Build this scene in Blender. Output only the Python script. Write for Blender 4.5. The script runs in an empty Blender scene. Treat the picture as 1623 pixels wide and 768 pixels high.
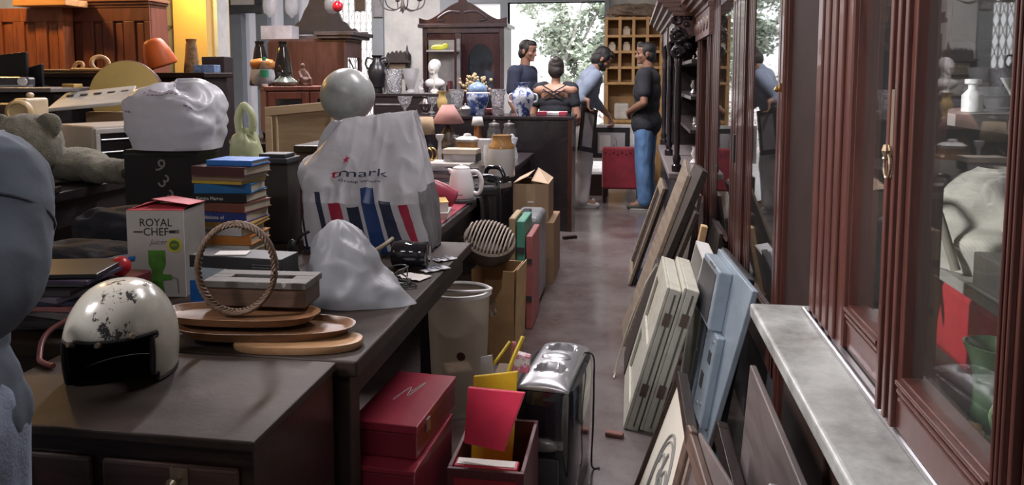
import bpy, bmesh, math, random
from mathutils import Vector, Matrix, Euler, noise
R = math.radians
SC = bpy.context.scene
COL = SC.collection

# ------------------------------------------------------------------ camera, world, lights
F, CX, PY0, EYE = 1200.0, 811.5, 227.0, 1.38
PITCH = R(5)
YAW = math.atan((1000 - 811.5) / F * math.cos(PITCH))
cd = bpy.data.cameras.new('camera')
cam = bpy.data.objects.new('camera', cd); COL.objects.link(cam)
cam.location = (0, 0, EYE); cam.rotation_euler = (math.pi / 2 - PITCH, 0, YAW)
cd.sensor_fit = 'HORIZONTAL'; cd.sensor_width = 36.0; cd.lens = 36.0 * F / 1623
cd.shift_y = (PY0 - 384) / 1623
cd.clip_start = 0.05
SC.camera = cam

vs = SC.view_settings
vs.view_transform = 'Standard'; vs.look = 'None'; vs.gamma = 1; vs.use_curve_mapping = False
vs.exposure = 0.30

w = bpy.data.worlds.new('sky'); SC.world = w; w.use_nodes = True
bg = w.node_tree.nodes['Background']
bg.inputs[0].default_value = (0.93, 0.94, 1.0, 1); bg.inputs[1].default_value = 2.5

def area(loc, aim, sx, sy, power, col=(1, .93, .96)):
    l = bpy.data.lights.new('tube_or_fill_light', 'AREA'); l.shape = 'RECTANGLE'; l.size = sx; l.size_y = sy
    l.energy = power; l.color = col
    o = bpy.data.objects.new('tube_or_fill_light', l); COL.objects.link(o); o.location = loc
    o.rotation_euler = (Vector(aim) - Vector(loc)).to_track_quat('-Z', 'Y').to_euler()
    return l
area((-0.35, 3.4, 3.2), (-0.6, 2.8, 0), 1.2, .12, 44)
area((-2.6, 5.6, 3.2), (-2.6, 5.4, 0), .12, 1.2, 95)
area((-0.7, 6.6, 3.2), (-0.7, 6.6, 0), 1.2, .12, 85)
area((-3.2, 9.6, 3.2), (-3.2, 9.4, 0), 1.2, .12, 85)
area((-2.0, 1.0, 2.25), (.7, 1.65, 1.0), .12, 1.0, 17).spread = R(62)  # added fill lamp out of view, brightens the contents of the near cabinet
area((-0.7, -0.9, 3.2), (-1.2, 2.6, .9), 1.2, .12, 16)  # added frontal fill behind the camera, lifts the faces turned towards it
def bulb(loc, power, col, r=.06):
    l = bpy.data.lights.new('warm_bulb', 'POINT'); l.energy = power; l.color = col; l.shadow_soft_size = r
    o = bpy.data.objects.new('warm_bulb', l); COL.objects.link(o); o.location = loc
bulb((-4.3, 4.4, 2.45), 42, (1, .55, .16))
bulb((-4.75, 7.55, 2.4), 34, (1, .66, .2))
sd = bpy.data.lights.new('sun', 'SUN'); sd.energy = 4.0; sd.angle = R(3)
sun = bpy.data.objects.new('sun', sd); COL.objects.link(sun); sun.rotation_euler = (R(38), R(12), R(20))

# ------------------------------------------------------------------ measuring: a pixel of the photograph to a point of the place
_f = Vector((-math.sin(YAW) * math.cos(PITCH), math.cos(YAW) * math.cos(PITCH), -math.sin(PITCH)))
_r = Vector((math.cos(YAW), math.sin(YAW), 0)); _u = _r.cross(_f)
def ray(px, py): return _f + _r * ((px - CX) / F) + _u * ((PY0 - py) / F)
def at(px, py, Y): d = ray(px, py); return d * (Y / d.y) + Vector((0, 0, EYE))
def on(px, py, z): d = ray(px, py); return d * ((z - EYE) / d.z) + Vector((0, 0, EYE))
def onx(px, py, X): d = ray(px, py); return d * (X / d.x) + Vector((0, 0, EYE))
def X_(px, Y, py=150): return at(px, py, Y).x
def Z_(px, py, Y): return at(px, py, Y).z

# ------------------------------------------------------------------ materials
_mats = {}
def _new(name):
    m = bpy.data.materials.new(name); m.use_nodes = True
    nt = m.node_tree; b = nt.nodes['Principled BSDF']
    return m, nt, b
def _coord(nt, scale=(1, 1, 1), rot=(0, 0, 0)):
    t = nt.nodes.new('ShaderNodeTexCoord'); mp = nt.nodes.new('ShaderNodeMapping')
    mp.inputs['Scale'].default_value = scale; mp.inputs['Rotation'].default_value = rot
    nt.links.new(t.outputs['Object'], mp.inputs['Vector']); return mp.outputs['Vector']
def _noise(nt, vec, scale, detail=4, rough=.6, dist=0):
    n = nt.nodes.new('ShaderNodeTexNoise'); n.inputs['Scale'].default_value = scale
    n.inputs['Detail'].default_value = detail; n.inputs['Roughness'].default_value = rough
    n.inputs['Distortion'].default_value = dist
    nt.links.new(vec, n.inputs['Vector']); return n.outputs['Fac']
def _ramp(nt, fac, stops):
    r = nt.nodes.new('ShaderNodeValToRGB'); e = r.color_ramp.elements
    while len(e) < len(stops): e.new(.5)
    for k, (p, c) in enumerate(stops): e[k].position = p; e[k].color = (*c, 1)
    nt.links.new(fac, r.inputs['Fac']); return r.outputs['Color']
def _bump(nt, b, fac, strength, dist=.01):
    n = nt.nodes.new('ShaderNodeBump'); n.inputs['Strength'].default_value = strength; n.inputs['Distance'].default_value = dist
    nt.links.new(fac, n.inputs['Height']); nt.links.new(n.outputs['Normal'], b.inputs['Normal'])
def M(name, col, rough=.5, metal=0, var=.18, scale=9, bump=0, bscale=60, coat=0, sheen=0):
    if name in _mats: return _mats[name]
    m, nt, b = _new(name)
    v = _coord(nt); f = _noise(nt, v, scale)
    c = Vector(col)
    nt.links.new(_ramp(nt, f, [(.3, tuple(c * (1 - var))), (.7, tuple(min(1, x) for x in c * (1 + var)))]), b.inputs['Base Color'])
    b.inputs['Roughness'].default_value = rough; b.inputs['Metallic'].default_value = metal
    b.inputs['Coat Weight'].default_value = coat
    b.inputs['Sheen Weight'].default_value = sheen
    if bump: _bump(nt, b, _noise(nt, v, bscale, 3), bump)
    _mats[name] = m; return m
def wood(name, dark, light, rough=.45, scale=6, grain=(1, 12, 12), bump=.08, coat=0):
    if name in _mats: return _mats[name]
    m, nt, b = _new(name)
    v = _coord(nt, grain); f = _noise(nt, v, scale, 6, .65, .6)
    nt.links.new(_ramp(nt, f, [(.28, dark), (.72, light)]), b.inputs['Base Color'])
    b.inputs['Roughness'].default_value = rough; b.inputs['Coat Weight'].default_value = coat
    _bump(nt, b, f, bump, .004)
    _mats[name] = m; return m
def stained(name, base, stain, rough=.5, scale=4, lo=.45, hi=.62, bump=.1, metal=0, rough2=None):
    """paint or stone with worn patches of a second colour"""
    if name in _mats: return _mats[name]
    m, nt, b = _new(name)
    v = _coord(nt); f = _noise(nt, v, scale, 8, .7)
    nt.links.new(_ramp(nt, f, [(lo, base), (hi, stain)]), b.inputs['Base Color'])
    b.inputs['Roughness'].default_value = rough; b.inputs['Metallic'].default_value = metal
    if rough2 is not None:
        r = nt.nodes.new('ShaderNodeMapRange'); r.inputs['To Min'].default_value = rough; r.inputs['To Max'].default_value = rough2
        nt.links.new(_noise(nt, v, scale * .6, 5), r.inputs['Value']); nt.links.new(r.outputs['Result'], b.inputs['Roughness'])
    if bump: _bump(nt, b, _noise(nt, v, scale * 9, 4), bump)
    _mats[name] = m; return m
def pane_glass(name, tint=(.95, .97, .96), dust=.012, ior=1.42, rough=.01):
    if name in _mats: return _mats[name]
    m = bpy.data.materials.new(name); m.use_nodes = True; nt = m.node_tree; nt.nodes.clear()
    out = nt.nodes.new('ShaderNodeOutputMaterial'); t = nt.nodes.new('ShaderNodeBsdfTransparent'); g = nt.nodes.new('ShaderNodeBsdfGlossy')
    d = nt.nodes.new('ShaderNodeBsdfDiffuse'); fr = nt.nodes.new('ShaderNodeFresnel'); x = nt.nodes.new('ShaderNodeMixShader'); y = nt.nodes.new('ShaderNodeMixShader')
    t.inputs[0].default_value = (*tint, 1); d.inputs[0].default_value = (.6, .62, .6, 1); g.inputs['Roughness'].default_value = rough
    gm = nt.nodes.new('ShaderNodeNewGeometry'); mr = nt.nodes.new('ShaderNodeMapRange'); mr.inputs['To Min'].default_value = ior; mr.inputs['To Max'].default_value = 1 / ior
    nt.links.new(gm.outputs['Backfacing'], mr.inputs['Value']); nt.links.new(mr.outputs['Result'], fr.inputs['IOR']); y.inputs[0].default_value = dust
    nt.links.new(t.outputs[0], y.inputs[1]); nt.links.new(d.outputs[0], y.inputs[2])
    nt.links.new(fr.outputs[0], x.inputs[0]); nt.links.new(y.outputs[0], x.inputs[1]); nt.links.new(g.outputs[0], x.inputs[2])
    nt.links.new(x.outputs[0], out.inputs[0]); _mats[name] = m; return m
def film(name, col, trans=.25, rough=.3, bump=.35, bscale=14):
    """thin crinkled plastic: part clear, part white"""
    if name in _mats: return _mats[name]
    m, nt, b = _new(name); out = [n for n in nt.nodes if n.type == 'OUTPUT_MATERIAL'][0]
    b.inputs['Base Color'].default_value = (*col, 1); b.inputs['Roughness'].default_value = rough
    v = _coord(nt); f = _noise(nt, v, bscale * .6, 2.5, .5, .4); _bump(nt, b, f, bump, .03)
    tl = nt.nodes.new('ShaderNodeBsdfTranslucent'); tl.inputs[0].default_value = (*col, 1)
    tr = nt.nodes.new('ShaderNodeBsdfTransparent'); a = nt.nodes.new('ShaderNodeMixShader'); c = nt.nodes.new('ShaderNodeMixShader')
    a.inputs[0].default_value = .25; c.inputs[0].default_value = trans
    nt.links.new(b.outputs[0], a.inputs[1]); nt.links.new(tl.outputs[0], a.inputs[2])
    nt.links.new(a.outputs[0], c.inputs[1]); nt.links.new(tr.outputs[0], c.inputs[2]); nt.links.new(c.outputs[0], out.inputs[0])
    _mats[name] = m; return m
def cut_glass(name, tint=(.95, .96, 1), cells=45):
    if name in _mats: return _mats[name]
    m, nt, b = _new(name)
    b.inputs['Base Color'].default_value = (*tint, 1); b.inputs['Roughness'].default_value = .06
    b.inputs['Transmission Weight'].default_value = .92; b.inputs['IOR'].default_value = 1.42
    v = _coord(nt); n = nt.nodes.new('ShaderNodeTexVoronoi'); n.inputs['Scale'].default_value = cells
    nt.links.new(v, n.inputs['Vector']); _bump(nt, b, n.outputs['Distance'], .8, .02)
    _mats[name] = m; return m
def glow(name, col, s):
    if name in _mats: return _mats[name]
    m, nt, b = _new(name); b.inputs['Emission Color'].default_value = (*col, 1); b.inputs['Emission Strength'].default_value = s
    _mats[name] = m; return m

# ------------------------------------------------------------------ mesh helpers
def V(*a): return Vector(a)
def BM(): return bmesh.new()
def box(bm, c, s, rot=None):
    m = Matrix.Translation(Vector(c)) @ (Euler(rot).to_matrix().to_4x4() if rot else Matrix()) @ Matrix.Diagonal((s[0], s[1], s[2], 1))
    bmesh.ops.create_cube(bm, size=1, matrix=m); return bm
def bx(bm, x0, x1, y0, y1, z0, z1): return box(bm, ((x0 + x1) / 2, (y0 + y1) / 2, (z0 + z1) / 2), (abs(x1 - x0), abs(y1 - y0), abs(z1 - z0)))
def ell(bm, c, r, rot=None, u=20, v=12):
    if not hasattr(r, '__len__'): r = (r, r, r)
    q = rot if isinstance(rot, Matrix) else (Euler(rot).to_matrix() if rot else Matrix.Identity(3))
    bmesh.ops.create_uvsphere(bm, u_segments=u, v_segments=v, radius=1, matrix=Matrix.Translation(Vector(c)) @ q.to_4x4() @ Matrix.Diagonal((*r, 1))); return bm
def _ring(bm, c, a, b, r, seg, ph=0):
    return [bm.verts.new(c + (a * math.cos(2 * math.pi * k / seg + ph) + b * math.sin(2 * math.pi * k / seg + ph)) * r) for k in range(seg)]
def _skin(bm, rings, caps=True, closed=False):
    n = len(rings[0]); prs = list(zip(rings, rings[1:])) + ([(rings[-1], rings[0])] if closed else [])
    for r0, r1 in prs:
        for k in range(n): bm.faces.new((r0[k], r0[(k + 1) % n], r1[(k + 1) % n], r1[k]))
    if caps and not closed:
        bm.faces.new(rings[0][::-1]); bm.faces.new(rings[-1])
def lathe(bm, prof, seg=28, c=(0, 0, 0), sx=1, sy=1, caps=True, rot=None):
    c = Vector(c); q = rot if isinstance(rot, Matrix) else (Euler(rot).to_matrix() if rot else Matrix.Identity(3)); rings = []
    for r, z in prof:
        rings.append([bm.verts.new(c + q @ Vector((max(r, 1e-4) * sx * math.cos(2 * math.pi * k / seg), max(r, 1e-4) * sy * math.sin(2 * math.pi * k / seg), z))) for k in range(seg)])
    _skin(bm, rings, caps); return bm
def tube(bm, pts, r, seg=8, closed=False):
    pts = [Vector(p) for p in pts]; n = len(pts); rings = []; up = None
    rr = r if hasattr(r, '__len__') else [r] * n
    for i, p in enumerate(pts):
        t = (pts[(i + 1) % n] - pts[i - 1]) if closed else (pts[min(i + 1, n - 1)] - pts[max(i - 1, 0)])
        if t.length < 1e-9: t = Vector((0, 0, 1))
        t.normalize()
        if up is None: up = Vector((0, 0, 1)) if abs(t.z) < .9 else Vector((1, 0, 0))
        a = t.cross(up)
        if a.length < 1e-6: a = t.orthogonal()
        a.normalize(); b = a.cross(t).normalized(); up = b
        rings.append(_ring(bm, p, a, b, rr[i], seg))
    _skin(bm, rings, True, closed); return bm
def cyl(bm, p0, p1, r0, r1=None, seg=20): return tube(bm, [p0, p1], [r0, r0 if r1 is None else r1], seg)
def cap(bm, p0, p1, r0, r1=None, seg=14):
    """tapered rod with round ends"""
    p0, p1 = Vector(p0), Vector(p1); r1 = r0 if r1 is None else r1
    tube(bm, [p0, p1], [r0, r1], seg); ell(bm, p0, r0, u=seg, v=8); ell(bm, p1, r1, u=seg, v=8); return bm
def smooth_path(pts, n=8, closed=False):
    pts = [Vector(p) for p in pts]; out = []; N = len(pts)
    for i in range(N if closed else N - 1):
        if closed: a, b, c, d = pts[i - 1], pts[i], pts[(i + 1) % N], pts[(i + 2) % N]
        else: a, b, c, d = pts[max(i - 1, 0)], pts[i], pts[i + 1], pts[min(i + 2, N - 1)]
        for k in range(n):
            t = k / n
            out.append(.5 * ((2 * b) + (-a + c) * t + (2 * a - 5 * b + 4 * c - d) * t * t + (-a + 3 * b - 3 * c + d) * t ** 3))
    if not closed: out.append(pts[-1])
    return out
def prism(bm, poly, depth, o=(0, 0, 0), u=(1, 0, 0), v=(0, 0, 1), n=(0, 1, 0)):
    o, u, v, n = Vector(o), Vector(u), Vector(v), Vector(n)
    a = [bm.verts.new(o + u * x + v * y) for x, y in poly]; b = [bm.verts.new(o + u * x + v * y + n * depth) for x, y in poly]
    bm.faces.new(a); bm.faces.new(b[::-1]); k = len(poly)
    for i in range(k): bm.faces.new((a[i], b[i], b[(i + 1) % k], a[(i + 1) % k]))
    return bm
def slab(bm, q, th):
    """a board from four corners (in order) and a thickness vector"""
    th = Vector(th); a = [bm.verts.new(Vector(p)) for p in q]; b = [bm.verts.new(Vector(p) + th) for p in q]
    bm.faces.new(a); bm.faces.new(b[::-1])
    for i in range(4): bm.faces.new((a[i], b[i], b[(i + 1) % 4], a[(i + 1) % 4]))
    return bm
def sheet(bm, fn, nu, nv, wrap=False):
    g = [[bm.verts.new(Vector(fn(i / nu, j / nv))) for i in range(nu if wrap else nu + 1)] for j in range(nv + 1)]
    for j in range(nv):
        for i in range(nu):
            k = (i + 1) % nu if wrap else i + 1
            bm.faces.new((g[j][i], g[j][k], g[j + 1][k], g[j + 1][i]))
    return g

# ------------------------------------------------------------------ objects
def tag(o, label=None, cat=None, group=None, kind=None):
    if label: o['label'] = label
    if cat: o['category'] = cat
    if group: o['group'] = group
    if kind: o['kind'] = kind
    return o
def T(name, label, cat, loc=(0, 0, 0), rz=0, group=None, mat=None):
    o = bpy.data.objects.new(name, None); COL.objects.link(o); o.empty_display_size = .05
    if mat is not None: o.matrix_world = mat
    else: o.location = loc; o.rotation_euler = (0, 0, rz)
    return tag(o, label, cat, group)
def P(name, bm, mat, parent=None, bev=0, smooth=False, label=None, world=False, thick=0, seg=2, sub=0):
    """link a bmesh as one mesh object; world=True: its coordinates are the room's"""
    bmesh.ops.recalc_face_normals(bm, faces=bm.faces[:])
    loc = None
    if world:
        if parent is not None: bmesh.ops.translate(bm, verts=bm.verts[:], vec=-parent.location)
        else:
            lo = [min(v.co[k] for v in bm.verts) for k in range(3)]; hi = [max(v.co[k] for v in bm.verts) for k in range(3)]
            loc = Vector(((lo[0] + hi[0]) / 2, (lo[1] + hi[1]) / 2, lo[2])); bmesh.ops.translate(bm, verts=bm.verts[:], vec=-loc)
    me = bpy.data.meshes.new(name); bm.to_mesh(me); bm.free()
    for m in (mat if isinstance(mat, (list, tuple)) else [mat]): me.materials.append(m)
    if smooth:
        for p in me.polygons: p.use_smooth = True
        me.set_sharp_from_angle(angle=R(smooth if smooth > 1 else 45))
    o = bpy.data.objects.new(name, me); COL.objects.link(o)
    if loc is not None: o.location = loc
    if parent is not None: o.parent = parent
    if thick: s = o.modifiers.new('thickness', 'SOLIDIFY'); s.thickness = thick; s.offset = 0
    if bev: b = o.modifiers.new('edges', 'BEVEL'); b.width = bev; b.segments = seg; b.limit_method = 'ANGLE'; b.angle_limit = R(40)
    if sub: s = o.modifiers.new('smooth', 'SUBSURF'); s.levels = s.render_levels = sub
    if label: o['label'] = label
    return o
def thing(name, bm, mat, label, cat, group=None, loc=None, rz=0, world=True, **k):
    o = P(name, bm, mat, world=world, **k); tag(o, label, cat, group)
    if loc is not None: o.location = loc
    if rz: o.rotation_euler = (0, 0, rz)
    return o
def struct(name, bm, mat, **k):
    o = P(name, bm, mat, world=True, **k); o['kind'] = 'structure'; return o
def organic(name, bm, mat, parent=None, voxel=.008, smooth=6, label=None, fold=0, fscale=9, seed=0):
    """one continuous skin over overlapping solids"""
    me = bpy.data.meshes.new(name + '_src'); bm.to_mesh(me); bm.free()
    o = bpy.data.objects.new(name, me); COL.objects.link(o)
    r = o.modifiers.new('r', 'REMESH'); r.mode = 'VOXEL'; r.voxel_size = voxel
    s = o.modifiers.new('s', 'SMOOTH'); s.iterations = smooth; s.factor = .5
    dg = bpy.context.evaluated_depsgraph_get(); me2 = bpy.data.meshes.new_from_object(o.evaluated_get(dg))
    o.modifiers.clear(); o.data = me2; me2.name = name; bpy.data.meshes.remove(me)
    if fold:
        f2 = fscale * 2.3
        off = Vector((seed * 3.1, seed * 1.7, 0)); co = [v.co.copy() for v in me2.vertices]; no = [v.normal.copy() for v in me2.vertices]
        for v, c, n in zip(me2.vertices, co, no):
            d = noise.noise(Vector((c.x * fscale, c.y * fscale, c.z * fscale * .55)) + off); d = (1 - abs(d) * 2.2) * .75 + .3 * (1 - 2.2 * abs(noise.noise(Vector((c.x * f2, c.y * f2, c.z * f2 * .5)) + off)))
            v.co = c + n * (d * fold)
    me2.materials.clear(); me2.materials.append(mat)
    for p in me2.polygons: p.use_smooth = True
    if parent is not None: o.parent = parent
    if label: o['label'] = label
    return o
def text(name, s, size, mat, parent, o, u=(1, 0, 0), v=(0, 0, 1), align='LEFT', warp=None, wid=1.0, depth=.0006, shear=0, label=None):
    """flat lettering as a mesh; u runs along the line, v up the letters"""
    c = bpy.data.curves.new('t', 'FONT'); c.body = s; c.size = size; c.align_x = align; c.extrude = depth; c.shear = shear
    c.resolution_u = 3
    ob = bpy.data.objects.new('t', c); COL.objects.link(ob)
    dg = bpy.context.evaluated_depsgraph_get(); me = bpy.data.meshes.new_from_object(ob.evaluated_get(dg))
    bpy.data.objects.remove(ob); bpy.data.curves.remove(c)
    u, v, o3 = Vector(u).normalized(), Vector(v).normalized(), Vector(o); n = u.cross(v)
    for p in me.vertices:
        x, y, z = p.co; x *= wid
        p.co = Vector(warp(x, y, z)) if warp else o3 + u * x + v * y + n * z
    me.materials.clear(); me.materials.append(mat); me.name = name
    q = bpy.data.objects.new(name, me); COL.objects.link(q)
    if parent is not None: q.parent = parent
    if label: q['label'] = label
    return q
def kids(o): return [c for c in bpy.data.objects if c.parent == o]
def dup(root, loc=None, label=None, rz=None):
    r = root.copy(); COL.objects.link(r)
    if loc is not None: r.location = loc
    if rz is not None: r.rotation_euler = (0, 0, rz)
    if label: r['label'] = label
    for ch in kids(root):
        c = ch.copy(); COL.objects.link(c); c.parent = r
        for g in kids(ch):
            d = g.copy(); COL.objects.link(d); d.parent = c
    return r
def frame_mat(o, u, v):
    u = Vector(u).normalized(); n = u.cross(Vector(v)).normalized(); v = n.cross(u)
    return Matrix(((u.x, v.x, n.x, o[0]), (u.y, v.y, n.y, o[1]), (u.z, v.z, n.z, o[2]), (0, 0, 0, 1)))

# ------------------------------------------------------------------ palette
dark_wood = wood('dark_wood', (.010, .006, .005), (.035, .020, .015), .32, 5)
black_wood = wood('black_wood', (.013, .010, .012), (.034, .026, .028), .42, 5)
desk_wood = stained('desk_wood', (.040, .027, .020), (.016, .011, .008), .66, 3.2, .36, .68, .12, rough2=.46)
red_wood = wood('red_wood', (.035, .010, .006), (.10, .032, .020), .3, 5, (12, 12, 1), coat=.3)
teak = wood('teak', (.16, .045, .018), (.36, .12, .05), .45, 3, (8, 8, 1))
teak_dark = wood('teak_dark', (.085, .024, .013), (.19, .06, .034), .45, 3, (8, 8, 1))
brown_wood = wood('brown_wood', (.05, .018, .014), (.11, .042, .032), .4, 3, (8, 8, 1))
cherry = wood('cherry', (.14, .035, .02), (.26, .075, .04), .4, 3, (8, 8, 1))
pine = wood('pine', (.50, .33, .15), (.70, .50, .27), .55, 4, (8, 8, 1))
ply = wood('ply', (.46, .34, .19), (.62, .48, .30), .6, 4, (1, 9, 9))
for m_ in (dark_wood, desk_wood, black_wood): m_.node_tree.nodes['Principled BSDF'].inputs['Specular IOR Level'].default_value = .26
card = M('cardboard', (.30, .205, .12), .8, var=.1, scale=5, bump=.05)
card_light = M('cardboard_light', (.50, .37, .25), .8, var=.08)
black_plastic = M('black_plastic', (.012, .012, .014), .35, var=.1)
dark_grey = M('dark_grey', (.04, .04, .045), .5)
mid_grey = M('mid_grey', (.20, .20, .21), .5)
silver = M('silver', (.55, .55, .57), .28, .9, var=.08)
brass = M('brass', (.65, .45, .16), .25, 1, var=.1)
white_pl = M('white_plastic', (.74, .74, .74), .35, var=.03)
paper = M('paper', (.72, .70, .66), .7, var=.04)
white_paint = M('white_paint', (.66, .66, .66), .5, var=.06)
cream_paint = stained('cream_paint', (.52, .52, .44), (.30, .30, .25), .55, 14, .50, .80)
red_plastic = M('red_plastic', (.46, .012, .03), .28, var=.08)
blue_print = M('blue_print', (.02, .16, .55), .4)
skin = M('skin', (.24, .125, .082), .5, var=.08, bump=.04)
skin_light = M('skin_light', (.40, .22, .15), .5, var=.06, bump=.04)
black_hair = M('black_hair', (.008, .007, .007), .5, bump=.5, bscale=160)
glass = pane_glass('cabinet_glass')
clear = pane_glass('clear_glass', (.96, .97, .97), .05, 1.45, .03)
crystal = cut_glass('crystal')
# ------------------------------------------------------------------ the setting
concrete = stained('concrete', (.165, .145, .14), (.075, .045, .042), .30, 1.6, .40, .66, .04, rough2=.12)
plaster = stained('plaster', (.52, .53, .52), (.36, .37, .37), .8, 1.6, .45, .7, .15)
yellow_paint = M('yellow_paint', (.66, .43, .13), .6, var=.05, scale=3)
grey_post = M('grey_post', (.22, .25, .28), .6, var=.1, scale=3)
BY = 11.2
struct('floor', bx(BM(), -7.2, 1.3, -1.6, BY + .25, -.12, 0), concrete)
struct('pavement', bx(BM(), -12, 9, BY + .26, 30, -.14, -.03), M('pavement', (.42, .40, .38), .8))
struct('ceiling', bx(BM(), -7.2, 1.3, -1.6, BY + .25, 3.4, 3.5), M('ceiling', (.5, .5, .48), .8))
struct('wall_right', bx(BM(), 1.12, 1.3, -1.6, BY, 0, 3.4), plaster)
struct('wall_left', bx(BM(), -7.2, -7.0, -1.6, BY, 0, 3.4), plaster)
struct('wall_front', bx(BM(), -7.0, 1.12, -1.6, -1.5, 0, 3.4), plaster)
D0, D1, DT = X_(805, BY), X_(957, BY), Z_(880, 3, BY)
G0, G1 = X_(385, BY), X_(608, BY)
TW0, TW1, TB, TT = X_(735, BY), X_(793, BY), Z_(760, 31, BY), Z_(760, 5, BY)
b = BM()
bx(b, -7.0, G0, BY, BY + .2, 0, 3.4); bx(b, G0, G1, BY, BY + .2, 2.75, 3.4)
bx(b, G1, TW0, BY, BY + .2, 0, 3.4); bx(b, TW0, TW1, BY, BY + .2, 0, TB); bx(b, TW0, TW1, BY, BY + .2, TT, 3.4)
bx(b, TW1, D0, BY, BY + .2, 0, 3.4); bx(b, D0, D1, BY, BY + .2, DT, 3.4); bx(b, D1, 1.12, BY, BY + .2, 0, 3.4)
struct('wall_back', b, plaster)
b = BM()                                                       # blue grey frame round the doorway and its side light
bx(b, D0 - .10, D0, BY - .06, BY + .22, 0, DT + .1); bx(b, D1, D1 + .07, BY - .06, BY + .22, 0, DT + .1); bx(b, D0, D1, BY - .06, BY + .22, DT, DT + .1)
bx(b, X_(700, BY), D0 - .1, BY - .06, BY - .002, TT, TT + .3); bx(b, X_(700, BY), TW0, BY - .06, BY - .002, 1.2, TT); bx(b, TW0, TW1, BY - .06, BY - .002, TB - .1, TB)
struct('trim_1', b, grey_post)
struct('window_1', bx(BM(), TW0 + .002, TW1 - .002, BY + .06, BY + .07, TB + .002, TT - .002), film('frosted', (.9, .9, .92), .45, .5, .05))
# bay with pale panes, posts and a folding gate
b = BM()
for a, c in ((352, 386), (409, 427), (453, 471), (498, 516), (592, 609)):
    bx(b, X_(a, BY - .05), X_(c, BY - .05), BY - .06, BY + .2, 0, 2.75)
struct('trim_2', b, grey_post)
frost = film('frosted_pane', (.72, .70, .74), .2, .6, .05)
for i, (a, c) in enumerate(((387, 408), (428, 452), (472, 497))):
    struct('window_%d' % (i + 2), bx(BM(), X_(a, BY), X_(c, BY), BY + .08, BY + .09, .02, 2.74), frost)
gx0, gx1 = X_(517, BY), X_(591, BY)
g = T('folding_gate', 'white folding lattice gate across the far bright opening', 'gate', ((gx0 + gx1) / 2, BY + .04, 0))
nb = 9
for k in range(nb):
    x = gx0 + .01 + (gx1 - gx0 - .02) * k / (nb - 1)
    P('upright', bx(BM(), x - .009, x + .009, BY + .03, BY + .05, 0, 2.72), white_paint, g, world=True)
for k in range(nb - 1):
    x0 = gx0 + .01 + (gx1 - gx0 - .02) * k / (nb - 1); x1 = gx0 + .01 + (gx1 - gx0 - .02) * (k + 1) / (nb - 1); b = BM()
    for j in range(9):
        z = .1 + j * .29
        for s in (0, 1):
            a, c = (V(x0, BY + .022, z), V(x1, BY + .022, z + .29)) if s else (V(x0, BY + .058, z + .29), V(x1, BY + .058, z))
            cyl(b, a, c, .007, seg=6)
    P('lattice', b, white_paint, g, world=True)
# yellow column, its conduit
c0, c1 = X_(279, 8), X_(331, 8)
struct('column', bx(BM(), c0, c1, 8.0, 8.5, 0, 3.4), yellow_paint)
struct('trim_3', bx(BM(), c1, X_(352, 8.2), 8.15, 8.4, 0, 3.4), plaster)
struct('trim_4', bx(BM(), X_(232, 8.1), c0, 8.1, 8.3, 0, 3.4), stained('old_wall', (.30, .27, .20), (.20, .19, .16), .8, 2))
b = BM(); tube(b, smooth_path([at(249, 0, 7.9), at(251, 24, 7.9), at(254, 46, 7.9), at(255, 68, 7.9)], 5), .012)
tube(b, [at(242, 42, 7.9), at(256, 40, 7.9), V(at(256, 40, 7.9).x, 8.11, at(256, 40, 7.9).z)], .01)
thing('wall_bracket', b, M('old_iron', (.25, .24, .22), .5, .6), 'rusty iron pipe bracket on the old wall beside the yellow column', 'bracket', smooth=45)
# ------------------------------------------------------------------ outside: tree, hedge, sunlit wall
tr = T('tree', 'pale sunlit leafy tree outside the open doorway', 'tree', (-1.35, 15.5, -.03))
b = BM(); tube(b, smooth_path([(0, 0, 0), (.05, .05, 1.2), (-.05, 0, 2.4), (.1, .1, 3.6)], 5), [.075 - .003 * k for k in range(16)], 10)
for q in ((.8, .2, 3.0), (-.8, .1, 3.1), (.4, -.5, 2.9), (1.1, .2, 2.4)): tube(b, [(0, 0, 1.7), (q[0] * .5, q[1] * .5, 2.2), q], [.04, .03, .015], 7)
P('trunk', b, M('bark', (.42, .40, .36), .9, bump=.4), tr, smooth=60)
rnd = random.Random(4); b = BM()
for k in range(11000):
    while True:
        p = V(rnd.uniform(-1, 1), rnd.uniform(-1, 1), rnd.uniform(-1, 1))
        if p.length < 1: break
    cl = rnd.choice([(.55, 0, 2.45, 1.15, .8, .75), (1.0, .1, 1.75, .7, .6, .55), (-.1, .2, 3.0, 1.0, .8, .5), (.3, -.1, 1.55, .6, .5, .4), (1.2, 0, 2.9, .7, .6, .5), (.9, .2, 2.1, .9, .5, .8), (.0, .3, 2.2, .7, .5, .5)])
    c = V(cl[0] + p.x * cl[3], cl[1] + p.y * cl[4], cl[2] + p.z * cl[5])
    if noise.noise(c * 2.4) < -.05: continue
    q = Euler((rnd.uniform(-1, 1), rnd.uniform(-1, 1), rnd.uniform(0, 6.28))).to_matrix(); s = rnd.uniform(.05, .09)
    vs_ = [b.verts.new(c + q @ V(x * s, y * s, z * s)) for x, y, z in ((0, -1, 0), (.55, 0, .15), (0, 1, 0), (-.55, 0, .15))]
    b.faces.new(vs_)
P('foliage', b, M('leaf', (.42, .47, .38), .5, var=.35, scale=3), tr)['kind'] = 'stuff'
b = BM(); bx(b, -6, 6, 22, 22.3, -.03, 1.9)
for k in range(16): bx(b, -5.9 + k * .75, -5.5 + k * .75, 21.93, 22, .2, 1.6)
struct('wall_outside', b, M('pale_wall', (.85, .80, .80), .8))
rnd = random.Random(9)
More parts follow.
